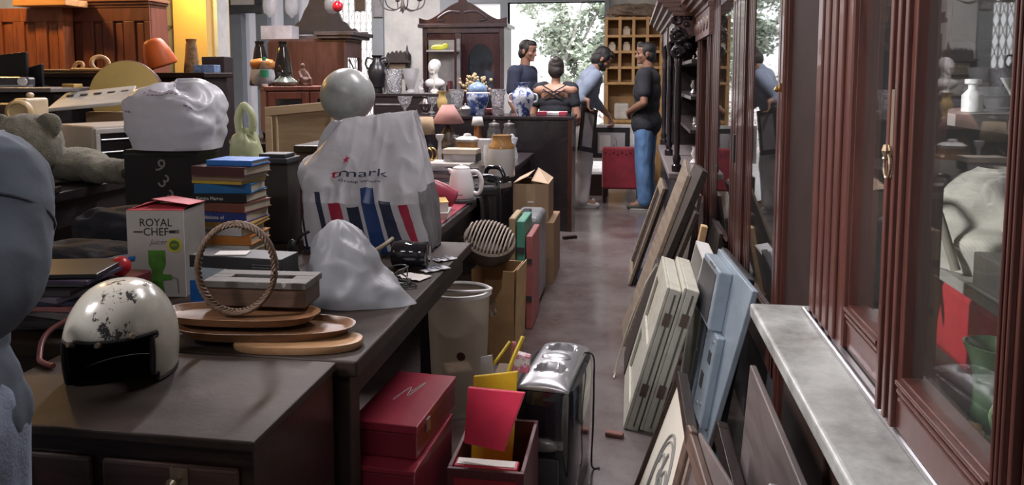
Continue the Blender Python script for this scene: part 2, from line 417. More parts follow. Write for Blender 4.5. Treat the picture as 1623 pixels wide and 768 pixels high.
for i, (x, lab) in enumerate(((-2.55, 'pink flowering shrub outside, left part of the doorway'), (-.75, 'pink flowering shrub outside, behind the bending man'))):
    s = T('flowering_shrub', lab, 'shrub', (x, 14.0, -.03))
    b = BM(); c = BM()
    for k in range(1200):
        p = V(rnd.gauss(0, .38), rnd.gauss(0, .3), abs(rnd.gauss(.6, .38))); q = Euler((rnd.uniform(-1, 1), rnd.uniform(-1, 1), rnd.uniform(0, 6.28))).to_matrix(); sz = rnd.uniform(.025, .05)
        t = b if k % 4 else c
        t.faces.new([t.verts.new(p + q @ V(a * sz, d * sz, 0)) for a, d in ((0, -1), (.6, 0), (0, 1), (-.6, 0))])
    d = BM()
    for k in range(7): tube(d, [(0, 0, 0), (rnd.gauss(0, .12), rnd.gauss(0, .12), .4), (rnd.gauss(0, .3), rnd.gauss(0, .25), .9)], .012, 5)
    P('stem', d, M('bark', (.3, .26, .22)), s); P('foliage', b, _mats['leaf'], s)['kind'] = 'stuff'; P('blossom', c, M('blossom', (.75, .35, .42), .6), s)['kind'] = 'stuff'

# ------------------------------------------------------------------ cabinets down the right side
XF = .452
marble = stained('marble', (.34, .36, .34), (.15, .15, .14), .22, 5, .38, .66, .02)
gwood = wood('gloss_mahogany', (.030, .010, .008), (.080, .027, .020), .38, 5, (14, 14, 1), .03, coat=.2)
inner = M('cabinet_inside', (.13, .12, .11), .7)
def yx(px, X=XF, py=300): return onx(px, py, X).y
def moulded_post(bm, x, y0, y1, z0, z1, n=3, bd=.008):
    """flat post with raised beads up its face"""
    bx(bm, x, x + .05, y0, y1, z0, z1); wd = abs(y1 - y0)
    for k in range(n):
        y = min(y0, y1) + wd * (.2 + .6 * k / max(1, n - 1)); bx(bm, x - bd, x + .001, y - wd * .06, y + wd * .06, z0, z1)
E0, E1, EZ = .55, 2.285, 2.3
cab = T('display_cabinet', 'large dark mahogany glazed cabinet with a marble ledge, nearest on the right', 'cabinet', (.75, 1.4, 0))
b = BM(); bx(b, .40, 1.05, E0, E1 - .3, 0, .745); bx(b, .385, .40, E0, E1 - .3, 0, .1)
for k in range(3): bx(b, .388, .402, E0 + .05 + k * .46, E0 + .45 + k * .46, .16, .68)
P('base', b, dark_wood, cab, world=True, bev=.004)
b = BM(); slab(b, [(.322, E0, .765), (.311, E1 - .30, .765), (.52, E1 - .30, .765), (.52, E0, .765)], (0, 0, .035)); slab(b, [(.335, E0, .75), (.325, E1 - .30, .75), (.5, E1 - .30, .75), (.5, E0, .75)], (0, 0, .015))
P('marble_top', b, marble, cab, world=True, bev=.009, seg=3)
b = BM(); bx(b, XF - .012, XF - .002, E0, 1.93, .80, .812); cyl(b, (XF - .02, E0, .806), (XF - .02, 1.93, .806), .006, seg=8)
P('track', b, silver, cab, world=True)
b = BM(); bx(b, 1.05, 1.08, E0, E1, .8, EZ); bx(b, XF + .02, 1.08, E0, E0 + .03, .8, EZ); bx(b, XF + .03, 1.08, E1 - .03, E1, 0, EZ); bx(b, XF, 1.08, E0, E1, EZ, EZ + .04); bx(b, XF + .01, 1.06, E0, E1, .78, .835)
P('carcass', b, inner, cab, world=True)
b = BM(); bx(b, XF + .005, XF + .05, 1.945, E1, 0, EZ); M('pilaster_dark', (.018, .010, .009), .7).node_tree.nodes['Principled BSDF'].inputs['Specular IOR Level'].default_value = .12
P('side_pilaster', b, M('pilaster_dark', (.018, .010, .009), .7), cab, world=True, bev=.004)
b = BM(); moulded_post(b, XF - .004, yx(1345), 1.95, .80, EZ, 4); P('corner_post', b, gwood, cab, world=True, bev=.003)
for z, x in ((1.01, .60), (1.315, .57), (1.62, .57)):
    P('shelf', bx(BM(), x, 1.06, E0 + .03, 1.86, z - .022, z), M('shelf_grey', (.24, .235, .22), .5), cab, world=True)
mirror_glass = pane_glass('mirror_like_glass', (.75, .78, .8), .02, 1.9)
def glazed_door2(parent, y0, y1, s0, s1, rb, x, zt, z0=.815):
    rc_ = .016 if z0 > .8 else .003; bd = .008 if z0 > .8 else .002
    d = BM(); moulded_post(d, x, y0, y0 + s0, z0, zt, 3, bd); moulded_post(d, x, y1 - s1, y1, z0, zt, 3, bd); bx(d, x, x + .04, y0, y1, z0, rb); bx(d, x, x + .04, y0, y1, zt - .08, zt)
    for k in range(3): bx(d, x - .010 + k * .003, x + .001, y0 + s0, y1 - s1, rb - .010 - .014 * k, rb - .003 - .014 * k)
    door = P('door', d, gwood, parent, world=True, bev=.002)
    gp = P('glass_pane', bx(BM(), x + rc_, x + rc_ + .004, y0 + s0 - .004, y1 - s1 + .004, rb - .004, zt - .07), glass if z0 > .8 else mirror_glass, door)
    gp.location = -parent.location
    return door
d1 = glazed_door2(cab, yx(1436), yx(1345) - .004, yx(1403) - yx(1436), .012, .905, XF + .004, EZ)
d2 = glazed_door2(cab, .90, yx(1425), .036, yx(1425) - yx(1466), .905, XF - .022, EZ)
b = BM(); k = onx(1414, 200, XF - .03); bx(b, XF - .030, XF - .02, k.y - .008, k.y + .008, k.z - .085, k.z + .06)
lathe(b, [(.004, 0), (.007, .01), (.004, .02)], 10, (XF - .038, k.y, k.z - .05)); tube(b, [(XF - .035, k.y + .014 * math.sin(t), k.z - .045 - .02 + .02 * math.cos(t)) for t in [i * .4488 for i in range(14)]], .0025, 6, True); cyl(b, (XF - .021, k.y, k.z - .04), (XF - .036, k.y + .014, k.z - .055), .004, seg=8)
h = P('handle', b, M('old_brass', (.3, .24, .17), .35, .8), d2); h.location = -cab.location
d3 = glazed_door2(cab, E0, .896, .06, .012, .905, XF - .004, EZ)

# cabinet contents, seen through the glass
b = BM(); bx(b, .612, .66, 1.28, 1.84, .836, .984); thing('red_cloth', b, M('red_cloth', (.34, .008, .018), .7, bump=.2), 'red cloth hung along the lowest shelf inside the near cabinet', 'cloth', bev=.015)
vs0 = at(1557, 650, 1.2)
va = T('vase', 'green glazed vase with moulded flowers at its foot, inside the near cabinet', 'vase', (vs0.x + .014, 1.2, .8355))
pg = M('green_glaze', (.055, .095, .052), .22, var=.3, scale=25, coat=.5)
b = BM(); lathe(b, [(.040, 0), (.044, .008), (.036, .02), (.027, .05), (.027, .09), (.033, .12), (.042, .142), (.044, .146), (.041, .147), (.036, .14), (.028, .12), (.02, .06), (.0, .055)], 32); P('body', b, pg, va, smooth=50)
for (dx, dy, dz, mc, nm) in ((-.045, -.03, .0225, (.65, .42, .15), 'yellow'), (-.012, -.06, .0225, (.65, .32, .30), 'pink')):
    f = BM()
    for k in range(7):
        a = k * .9; ell(f, (dx + .011 * math.cos(a), dy - .008, max(.0095, dz + .011 * math.sin(a))), (.009, .005, .009), u=8, v=6)
    ell(f, (dx, dy - .013, dz), .006, u=8, v=6); P('flower', f, M(nm + '_glaze', mc, .3, coat=.4), va, smooth=50, label=nm + ' moulded flower')
f = BM()
for k in range(6): ell(f, (-.05 + .017 * k, -.045 - .004 * (k % 2), .008 + .004 * (k % 3)), (.014, .006, .007), (0, .4 * (k % 3), .3), 8, 6)
tube(f, smooth_path([(-.01, -.04, .02), (-.018, -.034, .05), (-.006, -.032, .075)], 4), .003, 6); P('leaves', f, M('leaf_glaze', (.22, .30, .16), .3, coat=.4), va, smooth=50)
# crumpled white cloth bag and tray on the middle shelf
b = BM(); c = V(.72, 1.63, 1.011)
def crump(u, v):
    a = u * 2 * math.pi; rr = math.sin(math.pi * min(1, .06 + v * .94)) ** .6 if v < 1 else 0
    z = .19 * (1 - v) if v < 1 else 0
    n = noise.noise(V(math.cos(a) * 1.6, math.sin(a) * 1.6, v * 3.2)) * .045 * math.sin(math.pi * v)
    r = (.03 + .115 * (1 - (1 - v) ** 2.2)); return (c.x + (r + n) * math.cos(a) * .9, c.y + (r * 1.22 + n) * math.sin(a), c.z + max(0, z + n * .5))
sheet(b, crump, 44, 24, True)
cb = thing('cloth_bag', b, M('off_white_cloth', (.36, .345, .30), .85, bump=.5, bscale=30), 'crumpled off white cloth bag on the middle shelf inside the near cabinet', 'bag', smooth=70)
b = BM(); tube(b, smooth_path([(.605, 1.50, 1.02), (.585, 1.53, 1.11), (.585, 1.58, 1.15), (.59, 1.64, 1.12), (.60, 1.67, 1.02)], 6), .009, 8)
thing('cloth_strap', b, M('strap', (.20, .18, .14), .8), 'brown cord looped over the crumpled cloth bag', 'strap', smooth=60)
b = BM()
def rag(u, v): return (.585 - .012 * math.sin(u * 9) - .01 * v, 1.66 - u * .10 + .01 * math.sin(v * 5), 1.025 + .02 * math.sin(u * 7) - v * .09 * (1 + .35 * math.sin(u * 14)))
sheet(b, rag, 18, 14); thing('rag', b, M('off_white_cloth', (.5, .48, .42)), 'torn white rag hanging over the shelf edge inside the near cabinet', 'rag', thick=.004, smooth=60)
b = BM(); x0 = .60; bx(b, x0, x0 + .09, 1.24, 1.42, 1.017, 1.075); bx(b, x0 - .004, x0 + .1, 1.235, 1.425, 1.0105, 1.017)
thing('white_carton', b, M('dull_white', (.42, .42, .40), .6), 'pale carton beside the crumpled cloth bag inside the near cabinet', 'carton', bev=.002)
rndc = random.Random(3)
def wrapped(name, x, y, z, sx, sy, sz, mat, lab, cat, seed=0, fold=.012):
    b = BM(); bmesh.ops.create_cube(b, size=1); bmesh.ops.subdivide_edges(b, edges=b.edges[:], cuts=14, use_grid_fill=True)
    for v in b.verts:
        p = v.co.copy(); d = 1 - .16 * (abs(p.x) * abs(p.y) * 8 + abs(p.x) * abs(p.z) * 4)
        v.co = V(p.x * sx * d, p.y * sy * d, (p.z + .5) * sz); n = noise.noise(V(p.x * 5 + seed, p.y * 5, p.z * 6)); v.co += p.normalized() * (fold * n); v.co.z = max(0, v.co.z); v.co += V(x, y, z)
    return thing(name, b, mat, lab, cat, smooth=60)
shiny = film('cling_film', (.55, .58, .60), .12, .12, .8, 22)
P('shelf', bx(BM(), .56, 1.06, 1.865, E1 - .035, 1.06, 1.09), M('shelf_grey', (.24, .235, .22), .5), cab, world=True)
P('shelf', bx(BM(), .56, 1.06, 1.865, E1 - .035, 1.44, 1.46), M('shelf_grey', (.24, .235, .22), .5), cab, world=True)
wrapped('wrapped_stack', .655, 2.07, 1.0915, .15, .34, .14, shiny, 'crockery bundled in shiny clear film on the shelf behind the narrow glass door', 'parcel', 2)
for i in range(3):
    b = BM(); lathe(b, [(.022, 0), (.024, .004), (.004, .01), (.004, .05), (.02, .065), (.028, .10), (.027, .10), (.018, .068), (0, .06)], 20)
    thing('wine_glass', b, clear, 'stemmed glass standing on the film wrapped crockery, %s' % ('nearest of three', 'middle of three', 'farthest of three')[i], 'glass', group='stemmed glasses in the cabinet', world=False, smooth=50, loc=(.62 + .01 * i, 2.0 + .075 * i, 1.226))
for i, (cn, cc, hh) in enumerate((('green', (.05, .20, .12), .17), ('dark red', (.22, .02, .02), .20), ('grey', (.25, .27, .26), .18), ('brown', (.16, .09, .05), .16), ('red', (.4, .03, .03), .19))):
    b = BM(); y = 1.89 + i * .065; bx(b, .56, .70, y, y + .045, .836, .836 + hh)
    k = thing('book', b, M(cn + '_book', cc, .5), '%s book standing on the low shelf behind the narrow glass door' % cn, 'book', group='books behind the narrow glass door', bev=.003)
    P('page_block', bx(BM(), -.068, .0715, -.018, .018, .005, hh - .004 + .003), paper, k)
b = BM()
def pap(u, v): return (.58 + .02 * math.sin(u * 3) + .02 * v, 1.90 + .14 * u, 1.495 + .15 * v - .03 * u)
sheet(b, pap, 8, 8); thing('paper_bag', b, M('yellow_paper', (.70, .36, .03), .6), 'orange yellow paper bag on the top shelf behind the narrow glass door', 'bag', thick=.01, smooth=60)
b = BM(); bx(b, .69, .95, 1.9, 2.2, 1.461, 1.56); bx(b, .67, .69, 1.9, 2.2, 1.461, 1.50); thing('white_tray', b, M('dull_white', (.42, .42, .40)), 'pale plastic tray on the top shelf behind the narrow glass door', 'tray', bev=.006)
for i, (y, z, s, n, mm) in enumerate(((1.46, 1.316, .07, 'bowl', M('dull_white', (.4, .4, .4))), (1.62, 1.316, .05, 'bowl', M('grey_metal', (.2, .2, .21), .3, .6)), (1.76, 1.316, .06, 'bowl', M('brown_glaze', (.12, .07, .05), .3)))):
    b = BM(); lathe(b, [(s * .5, 0), (s * .55, .006), (s, s * .9), (s * .96, s * .9), (s * .5, .012), (0, .01)], 24)
    thing('bowl', b, mm, ('white bowl', 'grey metal bowl', 'brown glazed bowl')[i] + ' on the upper shelf inside the near cabinet', 'bowl', world=False, smooth=50, loc=(.72, y, z))
b = BM(); bx(b, .60, .75, 1.35, 1.75, 1.621, 1.66); bx(b, .60, .74, 1.37, 1.70, 1.66, 1.68); thing('folded_paper', b, paper, 'pale folded papers on the top shelf inside the near cabinet', 'paper', bev=.004)
b = BM(); bx(b, .560, .5695, 1.50, 1.55, 1.294, 1.313); thing('price_card', b, M('dull_white', (.4, .4, .4)), 'small white card on the upper shelf edge inside the near cabinet', 'card')
b = BM(); lathe(b, [(.018, 0), (.018, .03), (.008, .042), (.008, .05), (.014, .052), (.014, .06), (0, .061)], 16); thing('spray_bottle', b, white_pl, 'small white bottle on the upper shelf inside the near cabinet', 'bottle', world=False, smooth=50, loc=(.63, 1.53, 1.316))

# tall glazed wardrobe, doors further down
W0, W1, WZ = 2.295, yx(1124), 1.86
wr = T('glazed_wardrobe', 'reddish mahogany wardrobe with two tall mirror like glass doors', 'cabinet', (.75, 3.3, 0))
b = BM(); bx(b, 1.04, 1.08, W0, W1, 0, WZ); bx(b, XF + .05, 1.08, W0, W0 + .03, 0, WZ); bx(b, XF + .05, 1.08, W1 - .03, W1, 0, WZ); bx(b, XF, 1.08, W0, W1, WZ, WZ + .05); bx(b, XF + .02, 1.08, W0, W1, 0, .42); bx(b, .6, 1.05, W0 + .03, W1 - .03, .9, .92)
P('carcass', b, M('mirror_back', (.05, .055, .06), .4), wr, world=True)
b = BM(); moulded_post(b, XF - .006, yx(1178), yx(1166), .42, WZ, 2, .002); P('post', b, gwood, wr, world=True, bev=.003); b = BM(); moulded_post(b, XF - .006, W0, W0 + .03, .3, WZ, 2); P('post', b, gwood, wr, world=True, bev=.003)
dd = glazed_door2(wr, W0 + .035, yx(1178) - .005, yx(1225) - W0 - .035, yx(1178) - yx(1187), .62, XF + .004, WZ - .02, .42)
b = BM(); k = onx(1239, 140, XF); bx(b, XF - .008, XF + .006, k.y - .01, k.y + .01, k.z - .012, k.z + .016); lathe(b, [(.003, 0), (.009, .008), (.003, .018)], 10, (XF - .014, k.y, k.z - .012)); P('knob', b, brass, dd).location = -wr.location
dc = glazed_door2(wr, yx(1166) + .005, W1, yx(1154) - yx(1166), yx(1124) - yx(1134), .62, XF + .004, WZ - .03, .42)
b = BM(); k = onx(1166, 235, XF); bx(b, XF - .012, XF + .004, k.y - .02, k.y + .02, k.z - .06, k.z + .06); P('handle', b, dark_grey, dc).location = -wr.location

# narrow carved cupboard
N0, N1, NZ = W1 + .01, yx(1102), 1.80
nr = T('carved_cupboard', 'narrow brown cupboard with a carved frieze, between the wardrobe and the black open cabinet', 'cabinet', (.75, (N0 + N1) / 2, 0))
b = BM(); bx(b, XF + .04, 1.08, N0, N1, 0, NZ); P('carcass', b, dark_wood, nr, world=True)
b = BM(); moulded_post(b, XF, N0, N0 + .26, .3, NZ - .18, 3); moulded_post(b, XF, N1 - .24, N1, .3, NZ - .18, 3); bx(b, XF, XF + .04, N0, N1, .3, .6); P('door', b, gwood, nr, world=True, bev=.004)
b = BM(); bx(b, XF - .02, XF + .05, N0, N1, NZ - .18, NZ - .02)
for k in range(5): ell(b, (XF - .02, N0 + .12 + k * .19, NZ - .10), (.012, .06, .045), u=10, v=8)
P('frieze', b, M('frieze_wood', (.13, .07, .06), .4, bump=.4), nr, world=True)
b = BM()
for k in range(4): bx(b, XF - .03 - .03 * k, 1.08, N0, N1, NZ - .02 + .03 * k, NZ + .012 + .03 * k)
P('cornice', b, wood('cornice_wood', (.08, .04, .035), (.2, .12, .1), .35), nr, world=True, bev=.004)

# black carved open cabinet with turned columns
A0, A1, AX, AZ = N1 + .09, 7.7, .30, 1.80
ar = T('carved_cabinet', 'black carved open cabinet with turned columns and shelves beside the man in jeans', 'cabinet', (.7, 6.5, 0))
b = BM(); bx(b, AX + .05, 1.08, A0, A1, 0, .66); bx(b, AX + .045, AX + .06, A0 + .1, A1 - .1, .1, .58); P('base', b, black_wood, ar, world=True, bev=.006)
b = BM(); slab(b, [(AX - .03, A0 - .02, .66), (AX - .03, A1, .66), (1.08, A1, .66), (1.08, A0 - .02, .66)], (0, 0, .05)); P('ledge', b, wood('worn_ledge', (.12, .10, .10), (.28, .25, .25), .3), ar, world=True, bev=.012, seg=3)
P('back_panel', bx(BM(), 1.0, 1.08, A0, A1, .71, AZ), black_wood, ar, world=True); P('end_panel', bx(BM(), AX + .06, 1.0, A1 - .045, A1 - .02, .711, AZ), black_wood, ar, world=True)
for z in (.98, 1.22, 1.48):
    P('shelf', bx(BM(), AX + .12, 1.0, A0 + .05, A1 - .05, z, z + .025), wood('dull_shelf', (.03, .022, .022), (.07, .055, .055), .3), ar, world=True)
colp = [(.035, 0), (.035, .05), (.022, .06), (.03, .10), (.018, .13), (.022, .3), (.026, .5), (.020, .72), (.030, .80), (.018, .83), (.026, .88), (.035, .93), (.035, 1.09)]
for x, y in ((AX + .03, A0 + .04), (AX + .03, 6.6), (AX + .03, A1 - .05), (.62, A0 + .04)):
    b = BM(); lathe(b, [(r, z) for r, z in colp], 18, (x, y, .705)); P('column', b, M('black_lacquer', (.020, .016, .020), .25, coat=.4), ar, world=True, smooth=45)
b = BM()
for k in range(4): bx(b, AX - .02 - .035 * k, 1.08, A0 - .02, A1 + .02, AZ + .03 * k, AZ + .032 + .03 * k)
P('cornice', b, wood('cornice_wood', (.08, .04, .035), (.2, .12, .1)), ar, world=True, bev=.005)
b = BM(); bx(b, AX + .01, AX + .14, A0, A1, AZ - .13, AZ); P('frieze', b, M('frieze_wood', (.13, .07, .06)), ar, world=True)
b = BM()                                                       # scrolled bracket and carved leaves over the near column
for (y, z, r, s) in ((A0, 1.66, .06, 1), (A0, 1.55, .045, -1), (A0 + .02, 1.90, .07, 1), (A0, 1.78, .05, -1)):
    tube(b, [(AX + .02 + .012 * t * s * .0 + (r * (1 - t / 16)) * math.cos(t * .75) , y + .005, z + r * (1 - t / 16) * math.sin(t * .75)) for t in range(15)], [.020 - .0008 * t for t in range(15)], 8)
for k in range(12):
    a = k * .9; ell(b, (AX + .04 + .05 * math.cos(a), A0 + .01, 1.6 + .03 * k * .9 + .02 * math.sin(a)), (.035, .02, .022), (a, .3, a), 9, 7)
P('scroll_bracket', b, M('black_lacquer', (.012, .010, .011)), ar, world=True, smooth=50)
sh = [(5.75, 1.006, .10), (6.1, 1.006, .06), (5.7, 1.246, .07), (6.25, 1.246, .11), (5.85, 1.506, .09), (6.3, 1.506, .05), (5.65, .711, .09), (6.0, .711, .13)]
for i, (y, z, hh) in enumerate(sh):
    b = BM(); lathe(b, [(hh * .25, 0), (hh * .3, .01), (hh * .12, hh * .3), (hh * .26, hh * .6), (hh * .14, hh * .85), (hh * .2, hh), (0, hh)], 16)
    where = 'upper shelf, nearer one;upper shelf, farther one;second shelf from top, nearer one;second shelf from top, farther one'.split(';')
    lv = {1.006: 'lowest inner', 1.246: 'middle inner', 1.506: 'top inner', .711: 'ledge'}[z]; nf = 'nearer' if i % 2 == 0 else 'farther'
    thing('ornament', b, M('porcelain', (.62, .62, .62), .25, var=.05) if i % 3 else silver, '%s ornament, %s of two on the %s shelf of the black cabinet' % ('small pale' if i % 3 else 'small silver', nf, lv), 'ornament', group='ornaments in the black cabinet', world=False, smooth=50, loc=(.50, y, z))
# ------------------------------------------------------------------ boards and frames leaning on the right-hand cabinets
old_board = wood('old_board', (.13, .10, .075), (.30, .24, .175), .6, 4, (1, 9, 9))
board_edge = wood('board_edge', (.018, .013, .010), (.05, .038, .03), .6, 5)
def leaning(name, lab, cat, nb, fb, ft, nt, th, mat, bev=.003, extra=None, edge=None, group=None):
    """a board given by near-bottom, far-bottom, far-top, near-top corners; the thickness goes away from the aisle.
       Its frame: u along the bottom edge, v up the board, n out of the visible face."""
    nb, fb, ft, nt = map(Vector, (nb, fb, ft, nt)); m = frame_mat(fb, nb - fb, ft - fb); inv = m.inverted()
    o = T(name, lab, cat, mat=m, group=group); q = [inv @ p for p in (fb, nb, nt, ft)]
    q = [V(p.x, p.y, 0) for p in q]; b = BM(); slab(b, q, (0, 0, -th)); P('board', b, mat, o, bev=bev)
    wd = (q[1] - q[0]).length; hh = (q[3] - q[0]).length
    return o, wd, hh
# light topped old plank, longest of the stack
o, wd, hh = leaning('plank', 'long weathered tan plank leaning on the cabinets, longest of the leaning boards', 'plank', (-.02, 3.84, .004), (-.035, 4.16, .004), (.31, 4.42, .915), (.368, 4.10, .835), .022, old_board)
b = BM(); bx(b, .0, wd, .01, hh - .02, -.055, -.0225); P('batten', b, board_edge, o)
# dark boards around it
def lean(name, lab, cat, x0, y0, x1, z1, L, th, mat, dy=0, edge=None, group=None):
    return leaning(name, lab, cat, (x0, y0, .004), (x0, y0 + L, .004), (x1, y0 + L + dy, z1), (x1, y0 + dy, z1), th, mat, group=group)
lean('dark_board', 'dark brown board with a pale worn tip, leaning just in front of the tan plank', 'board', .0 - .015, 3.45, .135, .50, .28, .022, board_edge)
lean('dark_board', 'thin dark board leaning tight behind the tan plank', 'board', .06, 3.75, .32, .72, .4, .022, board_edge)
o, wd, hh = lean('framed_picture', 'dark old frame leaning on the ledge of the black cabinet, farthest of the leaning boards', 'picture frame', .02, 5.0, .235, .655, .5, .02, board_edge)
b = BM(); bx(b, -.02, wd + .02, hh - .06, hh, .001, .02); bx(b, -.02, wd + .02, 0, .05, .001, .02); bx(b, wd - .04, wd + .02, .05, hh - .06, .001, .02); bx(b, -.02, .04, .05, hh - .06, .001, .02); P('moulding', b, old_board, o, bev=.004)
o, wd, hh = lean('narrow_board', 'yellow brown batten standing between the tan plank and the cream shutters', 'batten', .215, 3.62, .34, .68, .06, .03, pine)
lean('grey_board', 'dull grey brown board standing against the narrow carved cupboard', 'board', .29, 4.45, .395, .70, .45, .02, wood('grey_board', (.07, .06, .055), (.14, .12, .11), .6, 4))
# pale wires hanging down beside the shutters
b = BM(); tube(b, smooth_path([(.128, 3.47, .52), (.075, 3.47, .42), (.0, 3.46, .22), (-.05, 3.44, .03), (-.06, 3.40, .0045)], 7), .004, 6); tube(b, smooth_path([(.128, 3.50, .52), (.07, 3.5, .40), (.0, 3.49, .2), (-.06, 3.46, .0045)], 7), .004, 6)
thing('wire', b, M('pale_wire', (.55, .52, .44), .5), 'pair of pale wires trailing down the dark boards to the floor', 'wire', smooth=60)
# two thick cream shutters
def shutter(lab, x0, x1, y0, z1, L, th):
    o, wd, hh = lean('shutter', lab, 'shutter', x0, y0, x1, z1, L, th, cream_paint, group='cream shutters')
    b = BM()
    for (u0, u1, v0, v1) in ((0, .06, 0, hh), (wd - .06, wd, 0, hh), (.06, wd - .06, 0, .08), (.06, wd - .06, hh - .08, hh), (.06, wd - .06, hh * .5 - .03, hh * .5 + .03)): bx(b, u0, u1, v0, v1, .001, .012)
    P('rail_frame', b, cream_paint, o, bev=.002)
    for hv in (.25, .75): h = BM(); bx(h, wd - .001, wd + .006, hh * hv, hh * hv + .05, -th * .75, -th * .2); P('hinge', h, M('rust', (.14, .10, .08), .6, .4), o)
    b = BM(); bx(b, wd - .0005, wd + .002, .02, hh - .02, -th * .62, -th * .48); P('edge_groove', b, M('groove', (.10, .10, .085), .8), o)
shutter('thick cream painted shutter leaning with its worn edge outward, left of the pair', .0, .160, 2.90, .575, .52, .045)
shutter('thick cream painted shutter leaning with its worn edge outward, right of the pair', .064, .224, 2.895, .577, .52, .048)
# shallow cream tray and thin pale boards right of the shutters
o, wd, hh = leaning('shallow_box', 'shallow cream box standing on end between the shutters and the grey metal panel', 'box', (.305, 3.13, .42), (.305, 3.48, .42), (.352, 3.48, .63), (.352, 3.13, .63), .008, cream_paint)
b = BM(); bx(b, 0, wd, 0, .01, 0, .05); bx(b, 0, wd, hh - .01, hh, 0, .05); bx(b, 0, .01, .01, hh - .01, 0, .05); bx(b, wd - .01, wd, .01, hh - .01, 0, .05); P('side', b, white_paint, o)
lean('pale_board', 'narrow pale board standing below the shallow cream box', 'board', .238, 3.10, .295, .415, .35, .02, cream_paint)
lean('dark_board', 'dark board standing just beyond the shallow cream box', 'board', .33, 3.56, .415, .66, .4, .018, board_edge)
# grey blue metal appliance panel
bl = stained('grey_blue_metal', (.30, .37, .43), (.20, .25, .29), .4, 7, .4, .75, .03, .3)
o, wd, hh = leaning('chassis', 'grey blue pressed metal chassis panel full of holes, leaning on the glazed wardrobe', 'metal panel', (.268, 2.66, .004), (.240, 3.06, .004), (.352, 3.06, .70), (.39, 2.46, .70), .02, bl)
b = BM(); bx(b, .02, wd * .82, hh * .66, hh * .97, -.001, .05); bx(b, wd * .55, wd * .98, hh * .18, hh * .66, -.001, .03); bx(b, .03, wd * .25, hh * .05, hh * .6, -.001, .016)
P('raised_panel', b, bl, o, bev=.006)
b = BM(); bx(b, .022, wd * .72, hh * .68, hh * .94, .0502, .052); bx(b, wd * .26, wd * .52, hh * .20, hh * .62, .0005, .003); bx(b, wd * .66, wd * .76, hh * .34, hh * .42, .0302, .033); bx(b, wd * .5, wd * .62, hh * .08, hh * .16, .0005, .003); bx(b, wd * .8, wd * .9, hh * .5, hh * .56, .0302, .033)
P('opening', b, dark_grey, o)
for (u, v, z) in ((.3, .62, .001), (.42, .64, .001), (.7, .25, .03), (.85, .28, .03), (.1, .2, .016), (.12, .42, .016), (.9, .62, .03), (.6, .60, .03)): P('screw', lathe(BM(), [(.007, z), (.007, z + .004), (.0, z + .005)], 10, (wd * u, hh * v, 0)), silver, o)
b = BM()
for k in range(11): bx(b, wd * 1.0 - .004, wd * 1.0 + .012 + .008 * (k % 3), hh * (.06 + .085 * k), hh * (.06 + .085 * k) + .03, -.02, -.004)
P('edge_tab', b, dark_grey, o)
b = BM(); bx(b, -.03, wd + .05, .0, hh * 1.0, -.045, -.021); P('back_frame', b, black_plastic, o, bev=.004)
b = BM(); bx(b, wd * .40, wd * .62, hh * .955, hh * .975, .0502, .054); P('label_plate', b, silver, o, bev=.003)
# framed drawing of a scroll
o, wd, hh = lean('framed_drawing', 'framed cream drawing of a grey scroll ornament, lowest frame leaning by the aisle', 'framed picture', .0, 1.80, .158, .475, .47, .018, M('drawing_paper', (.50, .475, .40), .6, var=.06))
b = BM()
for (u0, u1, v0, v1) in ((-.012, .008, -.01, hh + .012), (wd - .008, wd + .012, -.01, hh + .012), (.008, wd - .008, -.01, .008), (-.012, wd + .012, hh - .006, hh + .016)): bx(b, u0, u1, v0, v1, -.02, .012)
P('frame', b, dark_wood, o, bev=.003)
b = BM(); cxu, cyv = wd * .52, hh * .50
for rr, r in ((.17, .004), (.15, .0025)): tube(b, [(cxu + rr * .72 * math.cos(t * .196), cyv + rr * math.sin(t * .196), .0015) for t in range(32)], r, 6, True)
for (sx, sy) in ((1, 1), (-1, 1), (1, -1), (-1, -1)):
    tube(b, [(cxu + sx * (.012 + .055 * (1 - t / 22) * (1 + math.cos(t * .42)) * .7), cyv + sy * (.05 + .05 * (1 - t / 22) * math.sin(t * .42)), .0015) for t in range(20)], .004, 6)
tube(b, smooth_path([(cxu, cyv - .12, .0015), (cxu + .02, cyv - .04, .0015), (cxu - .02, cyv + .04, .0015), (cxu, cyv + .12, .0015)], 6), .005, 6)
P('drawn_scroll', b, M('pencil_grey', (.16, .16, .15), .7), o)
# brown frame, further frames at the bottom
o, wd, hh = leaning('framed_picture', 'empty brown picture frame tilted at the foot of the grey metal panel', 'picture frame', (at(1180, 778, 1.50).x - .15, 1.47, .004), (at(1107, 684, 1.76).x - .13, 1.77, .004), at(1107, 684, 1.76), at(1180, 778, 1.50), .01, M('frame_back', (.10, .08, .075), .7))
b = BM()
for (u0, u1, v0, v1) in ((0, .035, 0, hh), (wd - .035, wd, 0, hh * .86), (.035, wd - .035, 0, .035)): bx(b, u0, u1, v0, v1, .0, .02)
slab(b, [(0, hh, .001), (wd, hh * .90, .001), (wd, hh * .90 - .04, .001), (0, hh - .04, .001)], (0, 0, .019))
P('moulding', b, wood('frame_brown', (.05, .032, .025), (.13, .085, .065), .45, 5), o, bev=.004)
b = BM(); bx(b, .035, .05, .035, hh - .05, .0, .010); slab(b, [(.05, hh - .045, .001), (wd - .04, hh * .90 - .045, .001), (wd - .04, hh * .9 - .06, .001), (.05, hh - .06, .001)], (0, 0, .009)); P('inner_bead', b, wood('bead', (.16, .12, .10), (.28, .22, .19), .4, 5), o)
o, wd, hh = lean('blue_picture', 'bright blue picture in a dark frame, between the metal panel and the dull board', 'framed picture', .175, 1.72, .268, .385, .42, .012, stained('blue_picture_print', (.04, .24, .42), (.45, .62, .66), .3, 6, .5, .75, 0))
b = BM()
